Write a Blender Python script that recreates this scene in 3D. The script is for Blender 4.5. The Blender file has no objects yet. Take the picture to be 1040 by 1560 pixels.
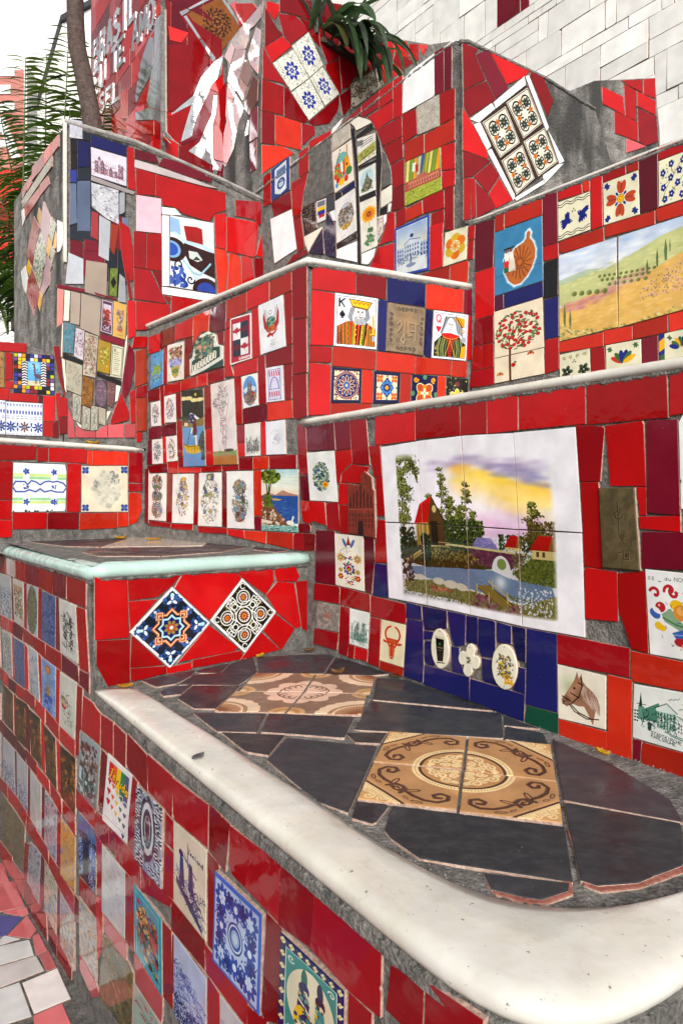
# A stepped, tile-covered terrace with a bench in the foreground.
import bpy, bmesh, math, random
import numpy as np
from mathutils import Vector, Matrix, noise

random.seed(11)
scene = bpy.context.scene
COL = scene.collection

# ------------------------------------------------------------------ camera
cam_data = bpy.data.cameras.new('camera')
cam_data.sensor_fit = 'VERTICAL'
cam_data.sensor_height = 24.0
cam_data.lens = 24.0 * 985.0 / 1560.0
cam_data.shift_y = -12.0 / 1560.0
cam_data.clip_start = 0.02
cam_data.clip_end = 500.0
cam = bpy.data.objects.new('camera', cam_data)
cam.location = (0, 0, 1.66)
cam.rotation_euler = (math.radians(90), 0, 0)
COL.objects.link(cam)
scene.camera = cam

# ------------------------------------------------------------------ light
SUN_EL, SUN_AZ = math.radians(30), math.radians(176)     # azimuth clockwise from the view direction
world = bpy.data.worlds.new('World')
scene.world = world
world.use_nodes = True
nt = world.node_tree
bg = nt.nodes['Background']
sky = nt.nodes.new('ShaderNodeTexSky')
sky.sky_type = 'NISHITA'
sky.sun_disc = False
sky.sun_elevation = SUN_EL
sky.sun_rotation = SUN_AZ
sky.air_density = 1.0
sky.dust_density = 4.0
sky.ozone_density = 1.0
hs = nt.nodes.new('ShaderNodeHueSaturation')             # thin bright cloud: nearly no blue left
hs.inputs['Saturation'].default_value = 0.12
nt.links.new(sky.outputs[0], hs.inputs['Color'])
nt.links.new(hs.outputs[0], bg.inputs[0])
bg.inputs[1].default_value = 0.11
sun_d = bpy.data.lights.new('sun', 'SUN')
sun_d.energy = 1.35
sun_d.angle = math.radians(35)
sun_d.color = (1.0, 0.96, 0.9)
sun = bpy.data.objects.new('sun', sun_d)
d = Vector((math.sin(SUN_AZ) * math.cos(SUN_EL), math.cos(SUN_AZ) * math.cos(SUN_EL), math.sin(SUN_EL)))
sun.rotation_euler = d.to_track_quat('Z', 'Y').to_euler()
sun.location = (0, 0, 12)
COL.objects.link(sun)
vs = scene.view_settings
vs.view_transform = 'Standard'
vs.look = 'None'
vs.gamma = 1.0
vs.use_curve_mapping = False
vs.exposure = 0.82

# ------------------------------------------------------------------ traced layout, millimetres in each wall's own plane
WALLS = {
 'A': (-0.1520, 2.7240, 0.57181, -0.82039, '-65,2004 1647,-37 299,-7 0,-926 -299,-36 -1556,17 -91,-9'),
 'B': (-0.1520, 2.7240, 0.65334, -0.75706, '-1612,2729 1634,-52 0,-1259 -1634,26'),
 'E': (-0.1520, 2.7240, 0.91925, 0.39368, '6,2684 827,-2 0,-725 -827,-4'),
 'H': (0.6030, 3.0470, 0.67060, -0.74182, '12,2983 935,-2 476,-1 0,-1102 -1411,78'),
 'I': (0.6030, 3.0470, 0.65204, -0.75819, '-1757,3794 1658,97 72,-26 54,-1185 -1784,-6'),
 'J': (0.6030, 3.0470, 0.91707, 0.39873, '-47,3837 36,4 461,-52 322,-75 254,-570 0,-112 -1051,-52'),
 'T': (0.5500, 3.1700, 0.91707, 0.39873, '725,3869 180,103 450,133 42,-296 0,-700 -672,-58'),
 'K': (-0.5330, 4.3670, 0.81373, 0.58124, '-9,5371 216,-235 162,-20 169,-21 361,89 326,127 316,89 340,174 40,-1743 -1930,-45'),
 'S': (-0.5330, 4.3670, 0.62470, -0.78087, '-653,3927 62,272 256,506 217,364 86,327 25,-16 0,-1643'),
 'M': (-0.8770, 4.8000, 0.79262, 0.60971, '-481,5540 519,272 0,-2007 -519,-4'),
 'R': (-1.2390, 4.5200, 0.62470, -0.78087, '-1579,6554 1601,-926 0,-1737 -1601,502'),
 'L': (-0.5330, 4.3670, 0.81373, 0.58124, '-1259,3808 395,14 553,-63 317,-49 0,-1713 -1265,-1'),
 'Q': (-1.5500, 3.6400, 0.62707, -0.77897, '-1245,3813 1238,-14 0,-1813 -1238,-8'),
 'P': (-1.5500, 3.6400, 0.81373, 0.58124, '-513,2522 181,-1 177,-3 139,-36 0,-487 -497,-70'),
 'C': (-1.1870, 3.9230, 0.73563, 0.67738, '-990,1990 965,-5 55,-5 0,-520 -1020,-58'),
 'D': (-0.7960, 2.1180, 0.73563, 0.67738, '-15,1433 909,-8 15,-387 -924,14'),
 'F': (-0.8000, 2.1000, 0.59014, -0.80730, '-3804,1377 1922,33 1822,14 77,-383 423,-6 531,5 271,3 179,6 102,-6 0,-737 -1484,-362 -1921,-386 -1922,-376'),
 'N': (0.9500, 5.6000, 0.63867, -0.76948, '-5600,0 8200,0 0,9500 -8200,0'),
}
LEDGES = [
 ('A', [(-0.1612, 2.7372, 2.0018), (0.7528, 1.4259, 1.9669), (0.9234, 1.1812, 1.9598)], 0.76, 'white_glaze'),
 ('B', [(-1.1869, 3.9232, 2.7314), (-0.1374, 2.7071, 2.6769)], 0.76, 'white_glaze'),
 ('E', [(-0.1467, 2.7263, 2.6841), (0.6135, 3.0518, 2.6824)], 0.76, 'white_glaze'),
 ('H', [(0.6108, 3.0384, 2.9833), (1.2378, 2.3447, 2.9812), (1.557, 1.9917, 2.9804)], 0.7, 'white_glaze'),
 ('I', [(-0.5844, 4.4277, 3.7952), (0.5388, 3.1217, 3.8911)], 0.55, 'white_glaze'),
 ('J', [(0.5528, 3.0252, 3.8283), (0.5931, 3.0427, 3.8409), (1.0154, 3.2263, 3.789), (1.3113, 3.355, 3.7139)], 0.45, 'old_cement'),
 ('C', [(-1.9152, 3.2525, 1.9902), (-1.2055, 3.906, 1.9852)], 0.75, 'white_glaze'),
 ('L', [(-1.5574, 3.6353, 3.8079), (-1.236, 3.8649, 3.822), (-0.7862, 4.1861, 3.7594), (-0.528, 4.3706, 3.7099)], 0.8, 'pale_cement'),
]
MINT = [(-3.0447, 5.1707, 1.3765), (-1.9109, 3.6197, 1.4248), (-1.029, 2.4133, 1.4444), (-0.8784, 2.2073, 1.4471), (-0.8221, 2.1397, 1.4453), (-0.7925, 2.1212, 1.4554), (-0.7715, 2.1406, 1.4557), (-0.624, 2.2764, 1.452), (-0.1383, 2.7237, 1.4471)]
RIM_IN = [(-0.6702, 2.0957), (-0.519, 1.9003), (-0.4095, 1.7537), (-0.3183, 1.6417), (-0.2363, 1.5311), (-0.1529, 1.4207), (-0.0811, 1.3311), (0.0, 1.2136), (0.0683, 1.1214), (0.1239, 1.061), (0.1687, 1.0068), (0.2167, 0.9704), (0.2701, 0.9502), (0.3349, 0.9426), (0.4087, 0.9471), (0.5183, 0.9817), (0.6538, 1.0387), (0.8, 1.3)]
RIM_OUT = [(-0.7817, 2.075), (-0.6538, 1.9), (-0.5076, 1.7), (-0.3614, 1.5), (-0.2152, 1.3), (-0.069, 1.1), (0.0407, 0.95), (0.0991, 0.87), (0.14, 0.815), (0.174, 0.78), (0.212, 0.754), (0.262, 0.742), (0.324, 0.76), (0.431, 0.818), (0.62, 0.977), (0.93, 1.25)]
BENCH = [(-0.7957, 2.0957), (-0.528, 2.364), (-0.1266, 2.711), (0.0, 2.5), (0.3, 2.08), (0.567, 1.697), (0.753, 1.43), (0.88, 1.25)]
TILES = {
 'A': '''m|16,1997 204,-10 11,-115 -209,12
m|223,1983 101,-2 11,-112 -96,0
d|326,1986 102,-6 23,-178 -103,10
r|484,1981 216,-4 0,-106 -216,1
r|703,1978 200,-4 3,-104 -203,6
r|908,1977 106,-2 0,-109 -106,5
d|-69,2001 77,-3 20,-214 -67,-1
A alhambra|22,1874 201,-4 25,-202 -200,7
r|229,1866 107,1 8,-48 -74,-41 -8,-40 -21,7
r|443,1870 68,0 13,-111 -45,-2
r|275,1778 73,32 105,-16 -55,-58 -127,8
r|260,1741 56,-5 0,-77 -63,1
A church|319,1739 81,-10 5,39 22,13 43,-25 5,-40 10,-8 7,-170 -169,11
r|486,1755 38,2 17,-137 -45,-3
m|-39,1779 70,-1 13,-103 -69,2
r|-33,1674 188,-6 14,-94 -103,16 -33,-10 -44,5
d|165,1664 84,2 13,-111 -90,4
r|258,1658 59,-3 3,-109 -55,1
r|499,1605 45,-2 12,-149 -73,-3
m|-61,1578 109,0 0,-37 -101,0
d|-92,1534 179,4 -5,-70 -174,-2
m|89,1552 137,3 6,-212 -143,-1
A folk|229,1545 183,-4 10,-202 -185,5
m|418,1539 57,-4 6,-81 -18,-120 -38,4
n|481,1448 70,0 10,-116 -89,-2
r|1016,1972 113,1 0,-108 -110,0
r|1131,1974 211,-7 0,-106 -209,5
r|1344,1969 204,-6 4,-109 -206,4
r|1555,1963 64,1 6,-104 -71,-2
d|1314,1861 80,-11 -12,-134 -57,1
r|1395,1851 99,2 5,-151 -91,2
m|1500,1853 72,-5 6,-213 -75,5
w|1574,1855 36,2 5,-208 -36,0
r|1328,1715 49,-1 13,-213 -53,3
A slateplaque|1382,1700 92,-1 14,-194 -96,0
r|1476,1700 23,0 1,-66 -16,0
r|1482,1631 96,3 1,-36 -94,5
m|1489,1596 126,2 0,-81 -126,-6
r|1337,1502 89,-5 4,-119 -89,-5
r|1430,1494 67,11 8,-189 -41,4 -33,89
A norse|1498,1510 135,-3 5,-189 -129,-2
d|78,1337 183,3 -3,-68 -183,-5
r|267,1340 187,-8 2,-64 -195,3
d|460,1328 191,-7 2,-67 -195,0
A oldtile|104,1265 160,1 -10,-104 -159,-8
d|78,1151 176,7 -13,-69 -170,-3
d|267,1267 60,0 -4,-134 -16,-56 -57,3
A greenchurch|331,1265 120,0 -9,-135 -116,1
r|323,1127 37,1 -6,-50 -39,-1
r|362,1128 79,-1 -7,-44 -77,-1
d|460,1250 57,1 -10,-173 -69,0
A bull|524,1251 128,0 -10,-146 -132,-1
o|512,1102 129,1 -8,-29 -125,-2
n|654,1329 76,-3 5,-45 -81,-5
n|658,1274 79,2 5,-142 -4,-58 -96,1
n|733,1326 116,0 0,-55 -60,-15 -41,-6 -7,15
n|851,1325 79,0 -4,-92 -42,-13 -16,25
n|932,1323 46,1 0,-83 -48,3
n|742,1247 46,4 -5,-23 -41,-11
n|745,1215 33,3 13,-50 4,-26 -50,-4
n|867,1219 35,1 0,-34 27,-45 -55,-1
n|746,1136 199,3 0,-71 -205,3
n|981,1321 66,2 0,-104 -54,-8 -13,32
n|1051,1322 54,-4 0,-51 -52,-3
n|1107,1319 48,0 0,-94 -29,1 -11,38
n|1158,1319 97,1 4,-204 -103,-5
n|994,1207 40,1 8,-48 20,-22 -62,2
n|1128,1208 27,0 -1,-71 -42,3
n|950,1136 202,0 -4,-76 -201,10
g|1159,1109 101,4 0,-56 -110,5
d|1257,1321 202,-1 0,-69 -200,-7
A horse|1259,1242 140,0 -1,-131 -136,-9
o|1462,1315 174,-3 0,-62 -173,-6
o|1401,1246 64,0 0,-198 -62,-4
o|1262,1100 138,6 0,-61 -136,9
m|1468,1109 21,2 -6,-73 -16,4
A stadt|1470,1239 154,9 -4,-132 -153,-4
o|1491,1108 129,6 0,-97 -134,13
A stoutglass!|865,1213 1,-15 -2,-15 -5,-14 -6,-11 -8,-9 -9,-6 -10,-3 -10,1 -9,5 -9,8 -7,11 -5,14 -3,15 0,15 2,15 5,14 6,12 8,9 10,6 10,2 10,-2 9,-5 8,-8 7,-12 5,-13
A clover!|993,1201 1,-7 -1,-6 -3,-6 -4,-6 -5,-4 -6,-3 -8,1 -5,1 1,-11 -3,-7 -5,-6 -5,-4 -6,-2 -6,0 -5,2 -5,3 -3,6 -1,7 3,9 1,6 -10,-3 -6,2 -4,5 -3,5 -1,7 1,6 3,7 4,6 6,4 6,2 8,-1 5,0 0,10 3,7 4,6 6,4 6,2 5,-1 6,-1 4,-4 3,-6 1,-6 -3,-9 -1,-6 9,2 6,-2 5,-4
A ovalflower!|1131,1212 0,-15 -3,-15 -5,-14 -7,-12 -9,-10 -10,-7 -11,-3 -11,1 -11,4 -9,8 -8,11 -5,13 -3,15 0,16 3,15 5,15 8,12 9,10 11,6 11,2 11,-1 10,-5 9,-8 7,-11 5,-13
A painting@0.0000,0.0000,0.2500,0.5000|517,1862 195,6 23,-272 -193,2
A painting@0.2500,0.0000,0.5000,0.5000|714,1868 196,0 24,-273 -197,1
A painting@0.5000,0.0000,0.7500,0.5000|913,1868 198,-9 18,-269 -193,5
A painting@0.7500,0.0000,1.0000,0.5000|1113,1859 199,-3 19,-267 -199,2
A painting@0.0000,0.5000,0.2500,1.0000|543,1594 192,-1 22,-261 -193,1
A painting@0.2500,0.5000,0.5000,1.0000|738,1593 196,-1 14,-264 -188,4
A painting@0.5000,0.5000,0.7500,1.0000|936,1592 193,-5 14,-264 -193,5
A painting@0.7500,0.5000,1.0000,1.0000|1132,1587 199,-1 9,-261 -195,-2
r|1711,1148 66,0 0,-119 -66,0
r|1781,1148 87,0 0,-119 -87,0
o|1711,1304 149,0 0,-151 -149,0
r|1711,1445 42,0 0,-137 -42,0
r|1757,1445 111,0 0,-137 -111,0
o|1711,1547 73,0 0,-98 -73,0
o|1788,1547 80,0 0,-98 -80,0
r|1711,1643 135,0 0,-92 -135,0
d|1850,1643 18,0 0,-92 -18,0
r|1711,1782 79,0 0,-135 -79,0
d|1794,1782 74,0 0,-135 -74,0
r|1711,1901 55,0 0,-115 -55,0
r|1770,1901 98,0 0,-115 -98,0
d|1711,1927 28,0 0,-21 -28,0
r|1744,1927 124,0 0,-21 -124,0''',
 'B': '''r|-1527,2659 158,-4 -7,-101 -151,5
d|-1365,2662 185,-1 -12,-92 -179,-6
r|-1174,2661 202,-1 -9,-100 -206,15
o|-968,2665 170,-6 -11,-107 -67,10 -96,-45
m|-795,2661 161,4 -9,-136 -80,3 -80,20
o|-630,2667 180,-4 0,-90 -180,-4
r|-446,2666 185,7 0,-93 -185,-3
o|-257,2678 166,4 0,-100 -166,3
d|-88,2687 102,-9 4,-235 -102,13
d|-82,2452 96,-13 4,-226 -100,4
d|-85,2214 99,-7 4,-177 -69,-10 -28,22
r|-146,2579 57,-2 3,-223 -41,-6
A peru|-347,2576 195,2 21,-230 -198,-2
r|-403,2574 53,-4 16,-228 -65,1
A canada|-590,2567 185,-11 0,-214 -188,-2
r|-638,2565 43,1 0,-38 -43,2
d|-723,2529 68,-9 -5,-61 -45,8
r|-651,2526 49,-2 6,-176 38,-66 -90,9
A dolphin|-1495,2550 161,-1 0,-198 -168,-8
A crest|-1274,2565 198,-14 -4,-208 -199,13
d|-1325,2560 46,2 -4,-214 -47,1
d|-1070,2561 87,-5 9,-52 -40,-44 -4,-102 -58,-13
A thai|-1011,2461 27,3 21,44 54,36 105,5 74,-31 22,-54 54,-19 0,-99 -340,1
d|-819,2343 167,-7 0,-57 -167,0
r|-925,2343 102,-2 0,-67 -106,5
r|-1110,2340 177,-3 0,-58 -180,5
r|-1319,2344 205,-5 -4,-57 -201,0
d|-1539,2340 162,-5 0,-70 -162,12
r|-1373,2344 49,0 4,-225 -33,-1
A oval1|-1495,2264 126,-2 6,-147 -127,7
A oval2|-1318,2278 139,-1 6,-159 -138,9
d|-1176,2277 61,-2 8,-138 -58,-4
d|-855,2268 62,6 19,-218 -73,-3
r|-557,2271 61,-2 12,-226 -56,5
A cathedral|-493,2270 138,-3 11,-151 -130,-2
d|-353,2338 58,-1 12,-222 -58,0
r|-560,2335 204,4 0,-66 -204,2
d|-293,2340 208,7 0,-79 -199,14
A arch|-285,2277 133,-8 7,-155 -135,6
d|-148,2268 63,-4 -7,-152 -46,1
m|-482,2111 205,1 0,-72 -201,1
o|-274,2116 185,-8 9,-77 -194,6
A gondola|-1111,2281 246,-19 28,-404 -239,6
A figure|-787,2275 221,-4 43,-419 -226,7
A sketchcity|-461,2038 128,-2 1,-153 -125,3
r|-329,2035 40,2 6,-152 -43,-3
A blanksketch|-286,2032 146,-2 10,-152 -150,5
d|-534,2041 68,-3 3,-84 -67,4
r|-529,1955 65,-5 3,-65 -61,4
r|-841,2050 72,-4 12,-189 -76,2
d|-520,1883 125,-2 0,-61 -120,2
o|-391,1881 127,-5 -3,-57 -124,3
d|-261,1879 204,-7 0,-60 -200,8
r|-890,1855 212,-3 0,-28 -208,6
d|-675,1849 155,0 0,-24 -146,0
r|-1145,1862 252,-11 0,-27 -245,9
m|-1356,2112 188,3 0,-67 -188,7
m|-1527,2115 167,-5 0,-64 -167,1
r|-1163,2129 61,-12 11,-190 -61,-2
A oval3|-1478,2042 131,-3 11,-144 -136,1
A oval4|-1295,2045 132,-2 9,-142 -129,0
m|-1535,2041 50,1 9,-147 -78,2
r|-1343,2047 42,1 14,-152 -45,0
d|-1555,1889 273,2 8,-50 -235,6
r|-1271,1897 125,-1 -4,-65 -121,4
m|-1143,1921 58,0 4,-57 -60,2
A ovala|-1524,1842 233,-5 -5,-275 -233,5
A ovalb|-1206,1828 243,-6 -12,-267 -245,0
A ovalc|-907,1823 231,-5 0,-271 -241,-2
A ovald|-625,1822 233,-7 6,-272 -235,-1
o|-389,1814 67,2 0,-207 -62,-6
A coast|-319,1817 278,-9 -4,-269 -274,0
m|-384,1600 61,2 0,-64 -56,3
d|-1283,1831 69,-2 -10,-276 -68,7
d|-959,1822 46,0 -8,-271 -47,-1
d|-672,1820 44,1 3,-277 -47,4
d|-1588,1875 55,-2 0,-327 -69,-1
d|-1518,1563 287,-13 -10,-23 -303,4
r|-1228,1548 247,3 -4,-32 -247,3
r|-920,1542 296,-1 0,-28 -292,-2
r|-621,1538 145,-2 8,-42 -143,13
o|-471,1534 188,1 -4,-55 -177,15
o|-280,1535 200,0 0,-70 -203,16
d|-77,1534 150,3 0,-73 -150,0
d|-43,1574 99,7 -7,-41 -88,-1''',
 'E': '''r|29,2686 202,-2 -3,-112 -201,-3
d|235,2679 145,-9 -4,-103 -143,7
n|384,2668 195,-1 -3,-107 -192,-2
o|582,2666 201,10 -3,-119 -198,-6
m|787,2673 48,0 3,-122 -54,3
r|26,2566 105,-3 -9,-225 -102,-6
A king|134,2566 204,0 -8,-225 -203,-2
n|341,2563 43,0 -9,-227 -39,1
A hindi|389,2555 187,-8 -11,-213 -187,5
n|581,2547 37,-1 -11,-217 -38,7
A queen|624,2549 186,0 -13,-217 -187,-3
r|813,2547 27,1 -8,-207 -30,-4
r|20,2329 98,2 -2,-66 -99,-5
r|17,2257 95,-3 -3,-211 -99,-9
o|122,2336 206,-2 -6,-83 -203,1
o|331,2332 195,0 -4,-83 -192,1
o|529,2328 190,-3 -5,-67 -188,-9
o|723,2327 80,2 -3,-74 -82,-3
A dec1|119,2246 139,2 -5,-146 -139,-8
A dec2|319,2246 129,0 -7,-134 -127,-8
A dec3|510,2245 132,3 -5,-143 -135,-2
A dec4|691,2248 118,0 -6,-149 -118,-3
o|261,2248 54,0 -5,-145 -53,-2
o|452,2246 53,-1 -7,-138 -53,1
o|646,2251 40,-2 -5,-149 -39,3
o|115,2091 190,9 0,-46 -193,-11''',
 'H': '''m|35,2967 108,-10 -9,-213 -99,2
r|35,2739 105,2 0,-218 -105,-2
d|31,2515 105,5 0,-122 -110,0
r|23,2395 114,-1 0,-108 -123,0
d|11,2281 128,1 0,-78 -135,3
o|146,2971 47,-4 0,-73 -47,1
o|197,2967 186,7 0,-79 -186,5
A island|143,2891 238,1 5,-278 -242,-10
m|386,2980 66,-9 3,-215 -69,3
r|387,2755 70,-2 0,-63 -70,4
k|390,2687 67,0 -2,-153 -67,1
pu|143,2600 46,2 2,-64 -48,-1
n|194,2602 191,9 1,-66 -192,-6
A appletop|139,2532 245,9 7,-213 -249,-5
A applelow|141,2319 248,6 3,-110 -249,-7
n|391,2527 67,4 0,-169 -65,-2
r|395,2357 64,-1 0,-133 -64,-9
r|455,2976 105,-4 3,-50 -106,9
o|564,2972 30,-2 1,-49 -30,6
A swallow|456,2922 138,-3 2,-155 -138,-5
r|597,2968 49,-5 2,-200 -48,-4
o|460,2756 192,-1 2,-53 -193,2
o|655,2760 194,-3 0,-52 -192,9
o|852,2760 153,1 0,-57 -150,6
A landscapeleft|460,2698 243,2 5,-350 -246,-11
A landscaperight|710,2701 258,2 3,-338 -260,-18
o|462,2336 188,5 0,-55 -188,7
o|653,2345 112,-2 0,-53 -110,-1
o|768,2348 127,8 1,-63 -127,-3
o|897,2357 94,5 0,-62 -90,-8
A scrolltile|462,2283 132,3 5,-132 -135,1
r|599,2286 57,-5 4,-119 -59,0
A tulip|661,2286 136,-1 3,-127 -137,3
m|800,2287 60,1 3,-131 -61,1
A cornflower|863,2289 128,5 0,-134 -126,-4
A fourpetal|650,2930 138,0 5,-170 -140,3
A bluefloral|862,2933 107,1 3,-170 -108,0
m|791,2978 67,9 3,-226 -65,2
r|651,2975 88,8 1,-50 -89,-1
o|742,2985 46,-3 1,-50 -46,6
r|860,2991 132,-3 0,-52 -130,2
o|1134,2188 125,0 0,-127 -125,0
r|1263,2188 141,0 0,-127 -141,0
d|1134,2338 47,0 0,-145 -47,0
r|1185,2338 146,0 0,-145 -146,0
m|1336,2338 68,0 0,-145 -68,0
r|1134,2433 94,0 0,-90 -94,0
m|1233,2433 136,0 0,-90 -136,0
m|1373,2433 31,0 0,-90 -31,0
o|1134,2571 176,0 0,-134 -176,0
d|1314,2571 90,0 0,-134 -90,0
o|1134,2689 63,0 0,-114 -63,0
m|1202,2689 202,0 0,-114 -202,0
d|1134,2818 49,0 0,-125 -49,0
r|1187,2818 141,0 0,-125 -141,0
d|1332,2818 72,0 0,-125 -72,0
r|1134,2915 157,0 0,-93 -157,0
r|1296,2915 108,0 0,-93 -108,0''',
 'I': '''d|-929,3853 178,32 0,-51 -97,24
d|-745,3889 139,13 -3,-90 -136,2
r|-602,3901 102,-1 -4,-94 -101,-4
r|-496,3902 64,-6 -4,-206 -65,6
r|-698,3798 195,-1 -3,-96 -125,-5 -27,57
d|-626,3693 187,-6 6,-106 -143,6
r|-573,3581 138,-4 6,-108 -90,-2
d|-516,3463 96,-7 3,-130 -84,1
d|-503,3324 83,-5 5,-116 -97,10
w|-376,3889 160,8 0,-212 -216,9 6,159
m|-212,3898 60,-3 0,-219 -60,15
m|-149,3891 45,-11 0,-209 -45,5
r|-430,3691 94,-15 7,-129 -101,-8
stn|-333,3685 146,-7 7,-157 -144,17
r|-177,3677 93,-16 0,-141 -93,6
o|-416,3538 134,-13 0,-96 -134,7
o|-278,3520 194,-5 0,-105 -194,16
A cityart|-412,3432 237,-19 7,-211 -244,4
r|-167,3415 83,-16 0,-128 -83,27
r|-164,3288 80,-20 0,-72 -80,8
A bluecoat|-1627,3872 202,6 0,-211 -202,-5
r|-1724,3865 87,-3 5,-209 -92,5
r|-1329,3859 85,5 0,-132 -85,-4
r|-1224,3889 213,-24 -5,-37 -208,19
r|-1392,3691 140,0 -19,-41 -33,-84 -11,-71 -70,43
d|-1632,3657 217,-4 13,-115 -203,17
r|-288,3201 135,-4 3,-91 -138,20
o|-473,3189 176,4 6,-67 -189,-3
r|-232,3107 79,-4 3,-62 -82,5
r|-147,3199 56,-9 0,-210 -56,17
r|-547,3208 47,-9 -7,-77 -48,15
w|-1641,3549 237,-15 51,-268 -240,-24
A bluebuilding|-485,3110 242,-1 -5,-278 -241,25
slt|-1225,3840 211,-16 5,-139 26,-195 -166,5 -139,6 7,79 62,109
c|-849,3838 74,-1 92,-61 18,-23 -129,13 -12,27
stn|-1000,3834 150,1 9,-92 -167,-13
w|-1004,3868 97,22 -25,-31 -80,-27
k|-842,3795 33,-3 30,-236 30,-556 -30,15 -17,515
k|-796,3737 134,13 13,-33 -144,-5
A caracas|-782,3713 145,-27 4,-126 -143,-2
k|-775,3553 186,-20 -2,-13 -183,24
A statue|-772,3524 136,-4 3,-148 -132,10
k|-630,3692 29,-69 15,-105 -25,-296 -13,4 -5,300
slt|-583,3565 29,-32 38,-107 5,-66 -70,4
c|-594,3348 83,9 0,-89 -82,-9
k|-602,3254 62,1 -7,-36 -52,2
w|-536,3262 24,-3 -11,-42 -16,0
A guitar|-1004,3727 170,3 23,-239 -167,-11
n|-921,3472 118,12 3,-33 -102,-7
dg|-1058,3490 76,-11 5,-89 -75,4
k|-977,3477 54,-8 8,-23 -60,-13
A ovaltown|-974,3429 170,16 16,-246 -170,-20
k|-966,3174 177,14 0,-24 -167,-15
w|-961,3145 174,-4 3,-120 -177,75
A sunflower|-761,3347 128,-8 13,-276 -128,-2
w|-745,3057 109,-2 -17,-46 -40,-28 -52,20
A redbits|-621,3219 45,-4 -5,-94 -36,-31
w|-572,3214 22,-3 -4,-38 -18,-17
k|-766,3374 131,-6 3,-25 -126,8
A brownpat|-1298,3491 133,0 23,-163 -126,-5
A flag|-1149,3490 88,-10 -6,-126 -76,3
w|-1029,3387 52,-4 6,-66 -24,8
A navyfloral|-1048,3392 73,-98 10,-199 -99,48 -22,126
A navyfloral|-1223,3207 131,106 13,-159 -142,47
c|-1276,3318 189,4 -117,-88 -26,-27 -32,63
r|-1409,3700 174,-3 -48,-113 -22,-117 -85,13
r|-1320,3862 91,-3 0,-152 -91,-6
d|-1388,3474 81,-12 40,-216 -73,-6
d|-1386,3237 138,-3 12,-31 -225,-9
r|-531,3213 42,-9 0,-143 -114,1 43,81
r|-680,2966 68,81 120,-6 0,-149 -186,70
r|-476,3200 68,0 0,-80 -68,-6
r|-606,3063 107,15 0,-24 -120,16
r|-617,3053 118,-15 -2,-123 -156,68
A yellowflower|-143,2982 135,-10 -6,-155 -143,2
r|-240,3046 86,-5 -8,-59 3,-161 -86,4
o|-291,2823 175,-10 -2,-72 -148,49
o|-113,2814 111,-5 -6,-105 -103,34
r|-4,2968 40,-5 -5,-65 -35,7
r|-4,2901 33,-6 -5,-86 -35,4''',
 'J': '''d|-41,3822 88,-7 -20,-34 61,-101 -125,-79
d|-37,3597 129,78 51,-72 -12,-16 -137,-106 -31,44
m|30,3783 73,45 115,-156 -72,-68 -52,81
r|111,3822 245,-24 -41,-44 -103,-65
d|360,3794 68,-4 70,-110 -36,-82 -5,0 -108,167
r|-41,3515 39,-43 97,-131 9,-36 -145,12
d|-41,3312 158,-11 -102,-96 -52,-15
d|21,3206 98,87 50,-54 -68,-95
r|-36,3187 63,11 6,-180 -69,-30
d|31,3182 60,-35 53,-66 -107,-67
r|106,3139 60,90 78,-92 -95,-58
br-|51,3470 278,247 201,-333 -269,-229
w|-1,3472 122,104 21,-21 -94,-89
w|134,3583 182,173 10,-38 -181,-162
w|321,3758 23,10 124,-228 -15,-21
w|462,3530 104,-136 -31,-21
w|531,3371 31,10 -116,-121 -20,31
w|434,3271 10,-14 -176,-120 -12,11
w|19,3451 38,18 62,-97 -23,-26
w|96,3343 26,15 138,-196 -10,-27
A ornate|59,3472 145,118 90,-166 -124,-105
A ornate|198,3600 137,114 94,-165 -120,-106
A ornate|170,3314 135,111 79,-157 -118,-109
A ornate|302,3435 137,105 89,-161 -130,-106''',
 'T': '''r|951,3949 154,-16 18,-100 -165,24
r|1099,4023 152,43 10,-71 -123,12
r|1264,4071 90,30 7,-115 -97,2
r|1114,4006 94,-12 -3,-171 -79,9
r|1212,3993 146,-22 3,-80 -144,16
r|1042,3838 174,-21 5,-107 -173,7
d|1217,3896 150,-9 12,-144 -100,-45 -54,14
p|1134,3708 154,-14 -154,-69''',
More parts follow.
